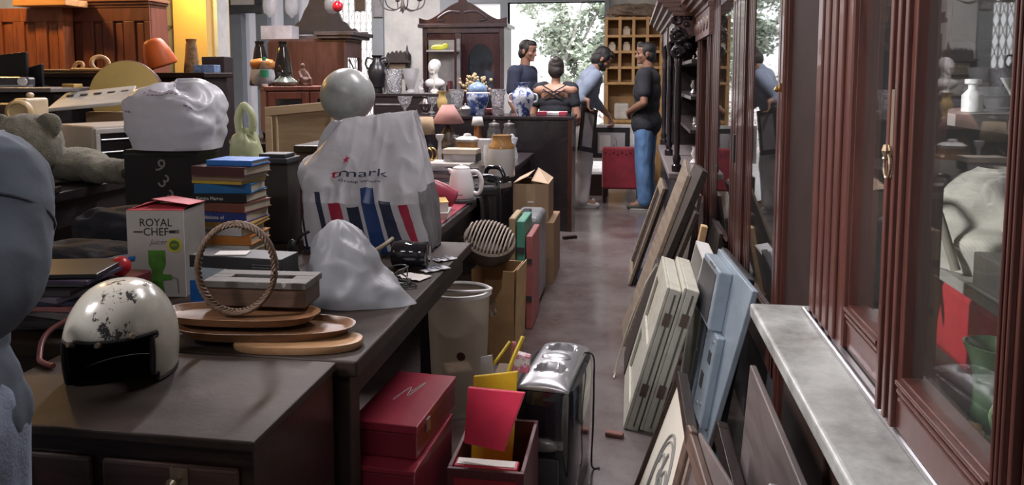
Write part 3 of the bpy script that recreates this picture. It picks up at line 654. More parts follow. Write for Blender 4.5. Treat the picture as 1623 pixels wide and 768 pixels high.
for (u0, u1, v0, v1) in ((-.03, .012, -.002, hh + .01), (wd - .012, wd + .03, -.002, hh + .01), (.012, wd - .012, -.002, .02), (.012, wd - .012, hh - .035, hh + .01)): bx(b, u0, u1, v0, v1, -.02, .014)
P('frame', b, dark_wood, o, bev=.003)
o, wd, hh = lean('wooden_board', 'large dull brown board leaning under the marble ledge', 'board', .268, 1.30, .312, .645, .66, .016, wood('dull_board', (.045, .036, .034), (.11, .09, .085), .5, 3, (1, 6, 6)))
o, wd, hh = lean('framed_mirror', 'grey painted frame with greenish glass leaning under the marble ledge, nearest of the frames', 'framed picture', .190, 1.05, .283, .60, .38, .012, M('greenish_pane', (.16, .24, .23), .15, coat=.5))
b = BM()
for (u0, u1, v0, v1) in ((-.01, .045, 0, hh + .01), (wd - .045, wd + .01, 0, hh + .01), (.045, wd - .045, 0, .045), (.045, wd - .045, hh - .045, hh + .01)): bx(b, u0, u1, v0, v1, -.014, .016)
P('frame', b, M('grey_frame', (.20, .215, .215), .4), o, bev=.004)
# brick chip on the floor
b = BM(); p = on(974, 691, 0); box(b, (p.x, p.y, .009), (.07, .03, .018), (0, 0, -.2)); thing('brick_chip', b, M('brick', (.22, .10, .08), .85, bump=.3), 'small reddish brick chip lying on the aisle floor', 'brick', bev=.005)
# ------------------------------------------------------------------ desks and tables on the left
TZ = .72
def table(name, lab, x0, x1, y0, y1, z, mat, th=.04, apron=.11, leg=.06, inset=.03, far=0, side=0):
    o = T(name, lab, 'table', ((x0 + x1) / 2, (y0 + y1) / 2, 0))
    P('tabletop', bx(BM(), x0, x1, y0, y1, z - th, z), mat, o, world=True, bev=.006, seg=3)
    b = BM(); t = .025; i = inset
    bx(b, x0 + i, x1 - i, y0 + i, y0 + i + t, z - th - apron, z - th); bx(b, x0 + i, x1 - i, y1 - i - t, y1 - i, z - th - apron, z - th)
    bx(b, x0 + i, x0 + i + t, y0 + i, y1 - i, z - th - apron, z - th); bx(b, x1 - i - t, x1 - i, y0 + i, y1 - i, z - th - apron, z - th)
    P('apron', b, mat, o, world=True, bev=.003)
    for x in (x0 + i, x1 - i - leg):
        for y in (y0 + i, y1 - i - leg - far):
            if x > x0 + i: x = x1 - i - leg - (side if y > y0 + i else 0)
            P('leg', bx(BM(), x - .002, x + leg + .002, y - .002, y + leg + .002, 0, z - th), mat, o, world=True, bev=.005)
    return o
# drawer chest in front
CX0, CX1, CY0, CY1 = -1.34, -.668, 1.232, 1.628
ch = T('drawer_chest', 'dark wooden drawer chest with a worn top, nearest on the left', 'chest', ((CX0 + CX1) / 2, (CY0 + CY1) / 2, 0))
b = BM(); bx(b, CX0 + .008, CX1 - .008, CY0 + .012, CY1 - .004, 0, .70); P('body', b, dark_wood, ch, world=True, bev=.003)
P('top', bx(BM(), CX0, CX1, CY0, CY1, .70, TZ), desk_wood, ch, world=True, bev=.004)
for k in range(6):
    z1 = .665 - k // 2 * .215; x0 = -.975 if k % 2 == 0 else -1.31; x1 = x0 + (.275 if k % 2 == 0 else .31); d = P('drawer', bx(BM(), x0, x1, CY0 - .002, CY0 + .012, z1 - .19, z1), wood('drawer_front', (.03, .015, .011), (.075, .042, .032), .35, 4, (1, 9, 9)), ch, world=True, bev=.006)
    h = BM(); xm = x0 + .161; bx(h, xm - .018, xm + .018, CY0 - .006, CY0 - .002, z1 - .04, z1 + .0 - .002); lathe(h, [(.005, 0), (.005, .010), (.011, .016), (.012, .024), (.006, .03), (0, .03)], 14, (xm, CY0 - .006, z1 - .022), rot=(R(90), 0, 0)); P('knob', h, M('old_brass', (.30, .24, .17), .35, .8), d, smooth=45).location = -ch.location
# long desk, then the red covered one and the far table
table('desk', 'long dark wooden desk with a worn edge behind the drawer chest', -1.80, -.622, 1.636, 2.93, TZ, desk_wood, apron=.075, far=.25, side=.35)
table('side_table', 'dark table under the red sheet and the kettle', -2.14, -.815, 3.13, 4.70, TZ, black_wood)
table('display_table', 'long dark table carrying the stoneware jars', -1.78, -.83, 4.73, 6.55, TZ, black_wood)
table('back_table', 'dark raised table at the left carrying the toaster oven and the teddy bear', -3.75, -2.16, 2.40, 3.86, .94, black_wood)
# black counter with the china vases
K0, K1, KY0, KY1, KZ = X_(600, 6.7), -.515, 6.69, 7.25, 1.03
ct = T('counter', 'black panelled counter carrying the blue and white vases', 'counter', ((K0 + K1) / 2, 7, 0))
b = BM(); bx(b, K0, K1, KY0, KY1, 0, KZ - .03); P('body', b, M('black_lacquer', (.012, .010, .011)), ct, world=True, bev=.006)
P('top', bx(BM(), K0 - .01, K1 + .012, KY0 - .012, KY1 + .01, KZ - .03, KZ), M('black_lacquer', (.012, .010, .011)), ct, world=True, bev=.005)
P('side_edge', bx(BM(), K1 - .03, K1 + .006, KY0 - .008, KY0 + .02, .0, KZ - .031), red_wood, ct, world=True)

# ------------------------------------------------------------------ on the chest and desk: helmet, trays, ring
hc = on(198, 592, TZ); HX, HY = -1.125, 1.49
he = T('helmet', 'scuffed white open face motorcycle helmet on the dark drawer chest', 'helmet', (HX + .012, HY, TZ + .0015), R(14))
shellm, nt, pb = _new('helmet_shell'); vv = _coord(nt)
f1 = _noise(nt, vv, 22, 8, .75); c1 = _ramp(nt, f1, [(.535, (.45, .44, .38)), (.56, (.03, .03, .03))])
f2 = _noise(nt, vv, 5, 5); c2 = _ramp(nt, f2, [(.35, (.46, .46, .40)), (.7, (.33, .32, .27))])
mx = nt.nodes.new('ShaderNodeMix'); mx.data_type = 'RGBA'
sp = nt.nodes.new('ShaderNodeSeparateXYZ'); nt.links.new(vv, sp.inputs[0])
band = nt.nodes.new('ShaderNodeMath'); band.operation = 'COMPARE'; band.inputs[1].default_value = .022; band.inputs[2].default_value = .036; nt.links.new(sp.outputs['X'], band.inputs[0])
nt.links.new(band.outputs[0], mx.inputs['Factor']); nt.links.new(c2, mx.inputs[6]); nt.links.new(c1, mx.inputs[7]); nt.links.new(mx.outputs[2], pb.inputs['Base Color'])
pb.inputs['Roughness'].default_value = .22; pb.inputs['Coat Weight'].default_value = .4; _bump(nt, pb, f1, .05)
b = BM(); nu, nv = 64, 30; rx, ry, rz = .119, .135, .205; g = []
def hel(u, v, k=1.0):
    a = u * 2 * math.pi; t = v * math.pi * .5                        # v=0 crown, 1 rim
    q = 1 - .10 * max(0, (v - .62) / .38) ** 2
    return V(rx * k * math.sin(t) ** .82 * math.cos(a) * q, ry * k * math.sin(t) ** .82 * math.sin(a) * q, rz * k * (math.cos(t) ** .82 if t < math.pi / 2 - 1e-4 else 0))
def keep(u, v):
    c = hel(u, v); front = c.y < -.012
    lim = .100 + .10 * max(0, -c.x) * .0 + .12 * (c.x + .12) * .35
    return not (front and c.z < lim and abs(c.x) < .094)
gr = [[b.verts.new(hel(i / nu, max(.004, j / nv))) for i in range(nu)] for j in range(nv + 1)]
for j in range(nv):
    for i in range(nu):
        if keep((i + .5) / nu, (j + .5) / nv): b.faces.new((gr[j][i], gr[j][(i + 1) % nu], gr[j + 1][(i + 1) % nu], gr[j + 1][i]))
b.faces.new(gr[0][::-1])
bmesh.ops.delete(b, geom=[v for v in b.verts if not v.link_faces], context='VERTS')
rim = [e for e in b.edges if len(e.link_faces) == 1]
tr_ = BM(); 
for e in rim: cyl(tr_, e.verts[0].co, e.verts[1].co, .0045, seg=6)
sh_ = P('shell', b, shellm, he, smooth=70, thick=.006, sub=1)
P('rim_trim', tr_, black_plastic, he).location.z = .004
sh_.location.z = .004
b = BM(); 
gr2 = [[b.verts.new(hel(i / 40, max(.004, j / 20), .945)) for i in range(40)] for j in range(21)]
for j in range(20):
    for i in range(40):
        if keep((i + .5) / 40, (j + .5) / 20): b.faces.new((gr2[j][i], gr2[j][(i + 1) % 40], gr2[j + 1][(i + 1) % 40], gr2[j + 1][i]))
bmesh.ops.delete(b, geom=[v for v in b.verts if not v.link_faces], context='VERTS')
P('lining', b, M('lining', (.012, .012, .012), .9, bump=.4), he, smooth=60, thick=.004).location.z = .004
for (a, zz) in ((-2.10, .106), (-1.52, .108), (-.95, .118)):
    s = BM(); r = .985; p = V(rx * .93 * math.cos(a), ry * .95 * math.sin(a), zz); nrm = V(p.x, p.y, .03).normalized()
    cyl(s, p - nrm * .002, p + nrm * .009, .0065, .005, 12); P('snap', s, M('old_brass', (.3, .24, .17)), he, smooth=40)
# trays and board under the slotted box
tray_w = wood('tray_wood', (.085, .038, .018), (.19, .095, .045), .4, 5, (2, 10, 10))
def oval(name, lab, c, sx, sy, z, hh, rz, mat, lip=True):
    b = BM(); pts = []
    for k in range(48):
        t = k * math.pi / 24; ct_, st = math.cos(t), math.sin(t)
        pts.append((sx * math.copysign(abs(ct_) ** .8, ct_), sy * math.copysign(abs(st) ** .8, st)))
    lathe_r = [(1.0, 0), (1.06, hh * .5), (1.12, hh), (1.08, hh), (1.0, hh * .45), (.96, hh * .35)] if lip else [(1, 0), (1.02, hh * .5), (1, hh)]
    rings = [[b.verts.new(V(x * r, y * r, zz)) for x, y in pts] for r, zz in lathe_r]; _skin(b, rings)
    return thing(name, b, mat, lab, 'tray', world=False, loc=(c[0], c[1], z), rz=rz, smooth=40)
t0 = on(400, 545, TZ)
oval('cutting_board', 'pale rounded wooden board, lowest under the stacked trays', (-.80, 1.715), .155, .066, TZ + .001, .017, R(10), wood('pale_tray', (.24, .13, .06), (.40, .24, .12), .45, 4, (2, 8, 8)), False)
oval('serving_tray', 'shallow oval wooden tray on the pale board, lower of two', (-.90, 1.745), .20, .075, TZ + .0185, .022, R(9), tray_w)
oval('serving_tray', 'shallow oval wooden tray directly under the slotted box, upper of two', (-.985, 1.775), .185, .072, TZ + .041, .020, R(4), wood('mid_tray', (.11, .05, .022), (.24, .12, .055), .4, 5, (2, 10, 10)))
o = at(418, 470, 1.94)
sb = T('slotted_box', 'weathered wooden box with a long slot in its lid, on the oval trays', 'box', (-.965, 1.862, TZ + .0615), R(3))
b = BM(); bx(b, -.135, .135, -.055, .055, 0, .050); P('body', b, wood('box_side', (.05, .028, .018), (.12, .07, .045), .5), sb, bev=.003)
b = BM(); bx(b, -.14, .14, -.06, -.016, .050, .068); bx(b, -.14, .14, .016, .06, .050, .068); bx(b, -.14, -.085, -.016, .016, .050, .068); bx(b, .085, .14, -.016, .016, .050, .068)
P('lid', b, stained('flaky_paint', (.10, .095, .085), (.42, .41, .38), .6, 22, .60, .70, .2), sb, bev=.002)
P('slot_floor', bx(BM(), -.085, .085, -.016, .016, .0501, .054), black_plastic, sb)
# wire ring standing before the box
rc = at(372, 446, 1.845); b = BM(); rr = .112
for s in range(5):
    ph = s * 1.26
    tube(b, [(rr * math.cos(k * .1047) * .88 + .006 * math.cos(k * 1.3 + ph), .006 * math.sin(k * 1.3 + ph) + .045 * math.sin(k * .1047) * .0, rr * math.sin(k * .1047) + .006 * math.sin(k * 1.3 + ph)) for k in range(60)], .0042, 6, True)
cr = thing('twig_ring', b, wood('twig', (.06, .035, .02), (.17, .11, .07), .6, 12), 'twisted brown twig ring standing upright against the slotted box', 'wreath', world=False, smooth=60, loc=(-.988, 1.765, TZ + .062 + .113)); cr.rotation_euler = (R(-5), 0, R(8))
# printer cartridge boxes behind
def carton(name, lab, cat, x, y, z, sx, sy, sz, mat, rz=0, group=None):
    o = T(name, lab, cat, (x, y, z), rz, group)
    P('body', bx(BM(), -sx / 2, sx / 2, -sy / 2, sy / 2, 0, sz), mat, o, bev=.002); return o
pb_ = at(395, 485, 2.12)
c = carton('printer_box', 'black and blue carton with a white picture strip, behind the slotted box', 'box', -1.105, 2.02, TZ, .29, .10, .150, M('black_card', (.03, .032, .036), .5), R(-3))
b = BM(); bx(b, -.1451, -.02, -.0512, -.049, .001, .075); P('blue_panel', b, blue_print, c); b = BM(); bx(b, -.143, -.022, -.0518, -.0513, .076, .115); P('pale_panel', b, M('pale_blue_card', (.45, .55, .62), .5), c)
P('white_strip', bx(BM(), -.019, .125, -.0518, -.0503, .072, .096), paper, c)
b = BM()
for k in range(4): bx(b, .012 + .02 * k, .026 + .02 * k, -.0526, -.0519, .058, .058 + .007 + .004 * (k % 2))
P('printed_icon', b, black_plastic, c)
for k in range(5): pass
b = BM()
for k in range(6): bx(b, .055, .115, -.0524, -.0516, .09 + .008 * k, .0925 + .008 * k)
P('small_print', b, mid_grey, c)
b = BM(); bx(b, -.09, .0, -.03, .02, 0, .003); thing('paper_slip', b, paper, 'white paper slip lying on the black and blue carton', 'paper', world=False, loc=(-1.09, 2.02, TZ + .151), rz=.2)
# pile of books
rb = random.Random(12); bp = at(352, 300, 2.42); z = TZ
spec = [('brown', (.09, .06, .04), .19, .16, .035, ''), ('cream yellow', (.50, .42, .18), .185, .15, .028, ''), ('white and red', (.66, .64, .58), .185, .16, .026, 'GC'), ('orange', (.60, .23, .05), .19, .16, .030, ''), ('white', (.62, .62, .60), .175, .15, .030, 'STARDUST'), ('gold', (.42, .25, .06), .19, .15, .014, ''),
        ('navy blue', (.03, .05, .22), .205, .16, .033, 'Foundations of'), ('rust brown', (.20, .07, .05), .20, .16, .030, ''), ('black', (.015, .015, .018), .195, .16, .030, 'Kangta Marres'), ('sky blue', (.02, .16, .40), .195, .15, .032, ''), ('yellow', (.55, .40, .05), .19, .15, .010, ''), ('tan', (.28, .20, .13), .195, .16, .018, ''), ('maroon', (.08, .03, .035), .20, .17, .030, ''), ('bright blue', (.03, .19, .62), .165, .13, .018, '')]
for i, (cn, col, wdt, dp, th, tx) in enumerate(spec):
    top = i == len(spec) - 1
    o = T('book', '%s book %s of the pile behind the kitchen carton' % (cn, 'on the very top' if top else 'at the very bottom' if i == 0 else 'in the middle'), 'book', (-1.365 + rb.uniform(-.012, .012) + (.02 if top else 0), 2.43 + rb.uniform(-.008, .008), z), R(rb.uniform(-7, 9)), 'books in the tall pile')
    cvm = M(cn.replace(' ', '_') + '_cover', col, .4, var=.12)
    b = BM(); bx(b, -wdt / 2, wdt / 2, -dp / 2, dp / 2, 0, .003); bx(b, -wdt / 2, wdt / 2, -dp / 2, dp / 2, th - .003, th); bx(b, -wdt / 2, wdt / 2, -dp / 2, -dp / 2 + .004, .003, th - .003); P('cover', b, cvm, o)
    P('page_block', bx(BM(), -wdt / 2 + .004, wdt / 2 - .004, -dp / 2 + .0045, dp / 2 - .004, .0032, th - .0032), M('old_pages', (.40, .36, .28), .8), o)
    if tx: text('spine_title', tx, th * .55, M('title_red', (.55, .03, .03)) if tx == 'GC' else (M('title_dark', (.05, .05, .05)) if cn == 'white' else paper), o, (-wdt / 2 + .015, -dp / 2 - .0008, th * .3), wid=1.0)
    z += th + .0012
BOOKTOP = z
b = BM(); bx(b, -.05, .06, -.0, .012, 0, .016)
# kitchen carton: ROYAL CHEF
kc = at(252, 470, 2.08); KCZ = TZ
kx = T('kitchen_carton', 'white kitchen appliance carton with green juicer picture and open red lid flaps', 'box', (kc.x + .01, 2.12, KCZ), R(8))
kw, kd, kh = .172, .15, .262
kraft_white = M('carton_white', (.56, .56, .53), .5, var=.06)
b = BM(); bx(b, -kw / 2, kw / 2, -kd / 2, -kd / 2 + .003, 0, kh); P('front_panel', b, kraft_white, kx)
b = BM(); bx(b, -kw / 2, -kw / 2 + .003, -kd / 2 + .003, kd / 2, 0, kh); bx(b, kw / 2 - .003, kw / 2, -kd / 2 + .003, kd / 2, 0, kh); bx(b, -kw / 2 + .003, kw / 2 - .003, kd / 2 - .003, kd / 2, 0, kh); bx(b, -kw / 2 + .003, kw / 2 - .003, -kd / 2 + .003, kd / 2 - .003, 0, .003)
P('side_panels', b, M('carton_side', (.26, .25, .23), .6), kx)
rf = M('red_flap', (.50, .06, .08), .5)
b = BM(); slab(b, [(-kw / 2, -kd / 2, kh), (kw / 2, -kd / 2, kh), (kw / 2 - .02, .015, kh + .004), (-kw / 2 + .03, .0, kh + .012)], (0, 0, .002)); P('lid_flap', b, rf, kx)
b = BM(); slab(b, [(-.02, -.05, kh + .030), (kw / 2 + .01, -.055, kh + .014), (kw / 2 + .004, kd / 2, kh + .004), (-.012, kd / 2, kh + .02)], (0, 0, .002)); P('lid_flap', b, rf, kx)
b = BM(); slab(b, [(-kw / 2, -kd / 2 + .002, kh), (-kw / 2 + .07, -.03, kh + .022), (-kw / 2 + .07, kd / 2, kh + .02), (-kw / 2, kd / 2, kh)], (0, 0, .002)); P('lid_flap', b, rf, kx)
fy = -kd / 2 - .0006; ink = M('print_black', (.03, .03, .03))
text('printed_lettering', 'ROYAL', .034, ink, kx, (-.048, fy, .215), wid=.92); text('printed_lettering', 'CHEF', .034, ink, kx, (-.037, fy, .187), wid=.95)
b = BM(); bx(b, -.066, -.038, fy - .0004, fy, .196, .200); bx(b, .042, .060, fy - .0004, fy, .194, .203)
for k in range(3): bx(b, .060, .072, fy - .0004, fy, .194 + k * .0037, .196 + k * .0037)
P('printed_fork', b, ink, kx)
text('printed_lettering', 'Juicer', .022, mid_grey, kx, (-.018, fy, .160), shear=.35)
b = BM(); lathe(b, [(.022, 0), (.022, .0006), (0, .0006)], 28, (.056, fy, .158), rot=(R(90), 0, 0)); P('printed_badge', b, M('badge_yellow', (.65, .62, .05)), kx)
b = BM(); lathe(b, [(.015, 0), (.015, .0006), (0, .0006)], 24, (.056, fy - .0006, .158), rot=(R(90), 0, 0)); P('badge_centre', b, M('badge_green', (.10, .22, .06)), kx); text('printed_lettering', '100%', .010, M('badge_yellow', (.65, .62, .05)), kx, (.0445, fy - .0014, .155))
gl_ = M('juicer_green', (.10, .30, .05), .4, var=.25, scale=30)
b = BM(); prism(b, [(-.02, .04), (.018, .04), (.018, .075), (.028, .10), (.028, .142), (-.024, .142), (-.024, .10), (-.014, .078)], -.0008, (0, fy, 0)); prism(b, [(.022 * math.cos(t * .35) - .05, .052 + .022 * math.sin(t * .35)) for t in range(18)], -.0008, (0, fy, 0)); prism(b, [(-.03, .045), (.045, .052), (.045, .068), (-.03, .072)], -.0012, (0, fy, 0)); prism(b, [(-.012, .0), (.024, .0), (.018, .04), (-.008, .04)], -.0008, (0, fy, 0))
P('printed_juicer', b, gl_, kx)
b = BM(); tube(b, [(.045, fy - .001, .062), (.062, fy - .001, .055), (.064, fy - .001, .012)], .0018, 6); P('printed_crank', b, mid_grey, kx)
# red ball and odd wooden sticks behind the helmet
p = at(192, 440, 1.90); b = BM(); ell(b, (0, 0, 0), .028); thing('ball', b, M('ball_red', (.45, .02, .03), .3), 'small red ball behind the helmet', 'ball', world=False, smooth=60, loc=(p.x, 1.90, TZ + .1295))
b = BM(); bx(b, p.x - .055, p.x + .04, 1.86, 1.98, TZ, TZ + .10); thing('shoe_box', b, M('dark_red_box', (.12, .02, .025), .5), 'dark red carton under the red ball, behind the helmet', 'box', bev=.003)
# magazines, papers at far left by the person
b = BM()
z = TZ; rm = random.Random(5)
mags = [('purple grey', (.12, .10, .14)), ('dark', (.03, .03, .035)), ('grey', (.18, .17, .18)), ('pale pink', (.35, .14, .15)), ('dark blue', (.03, .04, .09)), ('lilac grey', (.2, .18, .24)), ('charcoal', (.05, .05, .055)), ('dull white', (.40, .40, .42)), ('dark violet', (.06, .05, .09)), ('black', (.02, .02, .022))]
mp = at(95, 530, 1.80)
for i, (cn, col) in enumerate(mags):
    th = rm.uniform(.010, .018); b = BM(); bx(b, -.13, .13, -.09, .09, 0, th)
    thing('magazine', b, M(cn.replace(' ', '_') + '_mag', col, .35, var=.3, scale=14), '%s magazine %s in the low pile at the left behind the helmet' % (cn, 'on top' if i == 9 else 'at the bottom' if i == 0 else 'part way up'), 'magazine', 'magazines behind the helmet', loc=(-1.545 + rm.uniform(-.03, .03), 1.80 + rm.uniform(-.02, .02), z), rz=R(rm.uniform(-14, 14)), world=False, bev=.002)
    z += th + .001
MAGTOP = z
b = BM(); tube(b, smooth_path([(-1.24, 1.66, TZ + .08), (-1.275, 1.56, TZ + .05), (-1.25, 1.50, TZ + .012), (-1.215, 1.475, TZ + .008), (-1.185, 1.465, TZ + .008)], 8), .0065, 8)
bmesh.ops.translate(b, verts=b.verts[:], vec=(-.10, .02, .0)); thing('cable', b, M('maroon_cable', (.16, .05, .05), .35), 'thick maroon cable looping on the chest top left of the helmet', 'cable', smooth=60)
# blue handled umbrella or racket wrapped in plastic, dark jackets
p0, p1 = at(98, 423, 1.99), at(212, 406, 2.03); b = BM(); slab(b, [p0 + V(0, 0, .0), p1, p1 + V(0, .05, .004), p0 + V(0, .05, .004)], (0, 0, -.014)); thing('folder', b, M('bright_blue', (.02, .20, .66), .35), 'bright blue flat folder lying on the black bags left of the kitchen carton', 'folder', bev=.004)
b = BM()
def cr(u, v): return (p0.x - .075 + .08 * u + .01 * math.sin(9 * v), p0.y - .02 + .07 * v, p0.z - .05 + .055 * u + .02 * noise.noise(V(u * 6, v * 6, 1)))
sheet(b, cr, 16, 16); thing('foil_wrapper', b, film('silver_film', (.6, .6, .58), .15, .2, .7, 30), 'crumpled clear wrapper at the end of the bright blue folder', 'wrapper', thick=.002, smooth=60)
def lump(name, lab, cat, c, s, mat, seed=0, fold=.03, fs=5, flat=.0, group=None, rz=0, **k):
    """soft slumped heap with folds"""
    b = BM(); bmesh.ops.create_icosphere(b, subdivisions=5, radius=1)
    for v in b.verts:
        p = v.co.copy(); q = V(math.copysign(abs(p.x) ** .75, p.x), math.copysign(abs(p.y) ** .75, p.y), math.copysign(abs(p.z) ** .7, p.z))
        n = noise.noise(V(p.x * fs * .4 + seed, p.y * fs * .4, p.z * fs * .4)); r_ = 1 - abs(noise.noise(V(p.x * fs * .55 + seed * 2, p.y * fs * .55, p.z * fs * .3 + 7))) * 2
        q = V(q.x * s[0], q.y * s[1], q.z * s[2] + s[2]) + p * (n * fold + r_ * fold * .5)
        q.z = max(q.z, 0); v.co = q
    o = thing(name, b, mat, lab, cat, group, world=False, loc=c, rz=rz, smooth=80, **k); return o
blk_cloth = M('black_cloth', (.012, .012, .016), .75, var=.3, bump=.3, bscale=120)
bag1 = at(140, 405, 2.12)
lump('handbag', 'black cloth bag lying on the desk left of the kitchen carton, lower of two', 'bag', (bag1.x - .02, 2.12, TZ), (.19, .10, .068), blk_cloth, 3, .015)
lump('jacket', 'folded black jacket heaped on the black cloth bag left of the kitchen carton', 'jacket', (bag1.x - .04, 2.345, TZ + .0), (.17, .075, .105), M('navy_cloth', (.016, .018, .026), .7, bump=.3, bscale=100), 8, .015)
p = at(185, 373, 2.28); b = BM(); tube(b, smooth_path([at(160, 360, 2.40), at(168, 345, 2.40), at(182, 350, 2.40), at(192, 372, 2.40)], 6), .012, 8)
# frames lying on the raised table front
fz = .9405
for i, (px, w_, d_, lab, col, rz) in enumerate(((150, .30, .22, 'dark picture frame with pale mount, bottom of the pile before the teddy bear', (.45, .45, .38), 12), (92, .22, .20, 'blue edged folder in the pile of frames before the teddy bear', (.03, .15, .5), 20), (80, .22, .2, 'dark framed picture on top of the pile before the teddy bear', (.5, .48, .42), 24))):
    q = V(-2.33 + .05 * (i == 0) - .02 * i, 2.5, 0); o = T('framed_picture' if i != 1 else 'ring_folder', lab, 'framed picture' if i != 1 else 'folder', (q.x, 2.445, fz), R(rz))
    P('picture' if i != 1 else 'cover', bx(BM(), -w_ / 2 + .01, w_ / 2 - .01, -d_ / 2 + .01, d_ / 2 - .01, 0, .018), M('mount%d' % i, col, .5), o)
    b = BM(); bx(b, -w_ / 2, w_ / 2, -d_ / 2, -d_ / 2 + .018, 0, .024); bx(b, -w_ / 2, w_ / 2, d_ / 2 - .018, d_ / 2, 0, .024); bx(b, -w_ / 2, -w_ / 2 + .018, -d_ / 2 + .018, d_ / 2 - .018, 0, .024); bx(b, w_ / 2 - .018, w_ / 2, -d_ / 2 + .018, d_ / 2 - .018, 0, .024)
    P('frame' if i != 1 else 'binding', b, black_plastic if i == 1 else dark_wood, o, bev=.003); fz += .0255
# black case chalked 933
q = at(252, 300, 2.60); bcx = q.x
bc = carton('black_case', 'tall black case chalked with 933, under the big white bag', 'case', bcx, 2.69, TZ, .295, .16, .385, M('black_case', (.010, .010, .012), .5, bump=.1), R(2))
for k, (s, dx, dz, r) in enumerate((('9', .0, .30, .5), ('3', .012, .245, .35), ('3', .026, .19, .3))):
    text('chalk_number', s, .075, M('chalk', (.28, .27, .26), .9), bc, (dx - .03, -.0807, dz + .015), u=(math.cos(-1.1 + r), 0, math.sin(-1.1 + r)), v=(-math.sin(-1.1 + r), 0, math.cos(-1.1 + r)))
P('lid_rim', bx(BM(), -.149, .149, -.082, .082, .365, .372), dark_grey, bc)
CASETOP = TZ + .385
# big white printed bag
wbag = film('white_bag_film', (.66, .67, .72), .06, .35, .5, 13)
SACK = {}
def sack(name, lab, c, s, mat, seed, ears=(), fold=.02, lean_=0, rz=0, n=64, m=40):
    """filled plastic bag: wide bulging body, gathered at the top"""
    b = BM()
    def fn(u, v):
        a = u * 2 * math.pi; ca, sa = math.cos(a), math.sin(a)
        prof = (.95 + .10 * math.sin(math.pi * min(v * 1.2, 1))) * (1 - .80 * (max(0, v - .55) / .45) ** 2.6) if v < 1 else 0
        sq = (abs(ca) ** 3.2 + abs(sa) ** 3.2) ** (-1 / 3.2)
        r_ = 1 - abs(noise.noise(V(ca * 2.1 + seed, sa * 2.1, v * 2.0))) * 2; n_ = noise.noise(V(ca * 1.1 + seed, sa * 1.1, v * 1.4 + 9))
        k = prof * sq + (fold / .15) * (.55 * r_ + .9 * n_) * math.sin(math.pi * min(1, .12 + v)) * .9
        z = s[2] * (1 - (1 - v) ** 1.5) ** .9 + (.05 * n_ + .02 * noise.noise(V(ca * 3 + seed, sa * 3, v * 5))) * min(1, v * 2); k += .05 * noise.noise(V(ca * 1.2 + seed, sa * 1.2, v * 9)); k += .05 * (1 - abs(noise.noise(V(ca * 4.5 + seed, sa * 4.5, v * 4 + 3))) * 2) * min(1, v * 4)
        return (ca * s[0] * k + lean_ * v, sa * s[1] * k, max(z, 0))
    sheet(b, fn, n, m, True)
    lo = [v for v in b.verts if v.co.z < 1e-5]
    b.verts.ensure_lookup_table(); b.faces.new([b.verts[i] for i in range(n)][::-1])
    o = thing(name, b, mat, lab, 'bag', world=False, loc=c, rz=rz, smooth=80); SACK[seed] = fn; return o
q = at(285, 185, 2.66)
bgw = sack('carrier_bag', 'bulging white printed plastic bag on the black case', (-1.725, 2.68, CASETOP + .002), (.158, .12, .245), wbag, 2.3, fold=.026)
pr_ = M('bag_print', (.34, .25, .30), .6); rp = random.Random(6)
for (v0, u0, n_) in ((.80, .70, 9), (.74, .69, 11), (.68, .71, 8), (.36, .64, 2), (.42, .84, 2)):
    b = BM(); sfn = SACK[2.3]; uu = u0
    for k in range(n_):
        w_ = rp.uniform(.006, .014); q4 = [Vector(sfn(x, y)) for x, y in ((uu, v0), (uu + w_, v0), (uu + w_, v0 + .022), (uu, v0 + .022))]; q4 = [p + V(p.x, p.y, .06).normalized() * .003 for p in q4]; b.faces.new([b.verts.new(p) for p in q4]); uu += w_ + .004
    P('faded_print', b, pr_, bgw, thick=.0008)
# pale green bag beside it
q = at(373, 205, 2.75)
gb = sack('carrier_bag', 'small pale yellow green plastic bag with a loop handle beside the bulging white bag', (q.x - .015, 2.86, TZ + .0), (.058, .05, .44), film('green_bag_film', (.56, .60, .38), .05, .4, .4, 20), 6.1, fold=.008, n=40)
b = BM(); tube(b, smooth_path([(-.028, 0, .44), (-.032, 0, .50), (-.005, 0, .545), (.03, 0, .50), (.028, 0, .44)], 6), [.016] * 24 + [.016], 8); P('handle', b, _mats['green_bag_film'], gb, smooth=70)
# ------------------------------------------------------------------ bags and things at the far end of the desk
# grey translucent bag
q = on(560, 512, TZ)
grey_film = film('grey_bag_film', (.40, .42, .45), .10, .4, .6, 12)
b = BM()
def gbag(u, v):
    a = u * 2 * math.pi; ca, sa = math.cos(a), math.sin(a)
    w_ = (1 - v ** 2.4) ** .62 * (1 - .12 * v) if v < 1 else 0
    r_ = 1 - abs(noise.noise(V(ca * 1.7 + 4, sa * 1.7 + v, v * 3.0))) * 2 + .25 * (1 - abs(noise.noise(V(ca * 3.5 + 4 + v * 2, sa * 3.5, v * 6.0))) * 2)
    x = ca * (.118 * w_) * (1 + .09 * r_) - .055 * v; y = sa * .095 * w_ * (1 + .09 * r_) + .05 * v
    if ca > .55 and v < .35: x += .085 * (ca - .55) * (1 - v / .35) * 2; 
    return (x, y, max(0, v * .232 + .02 * r_ * v * (1 - v) * 3))
sheet(b, gbag, 56, 34, True); b.verts.ensure_lookup_table(); b.faces.new([b.verts[i] for i in range(56)][::-1])
thing('plastic_bag', b, grey_film, 'slumped grey translucent plastic bag on the desk right of the slotted box', 'bag', world=False, smooth=80, loc=(-.815, 2.10, TZ + .001))
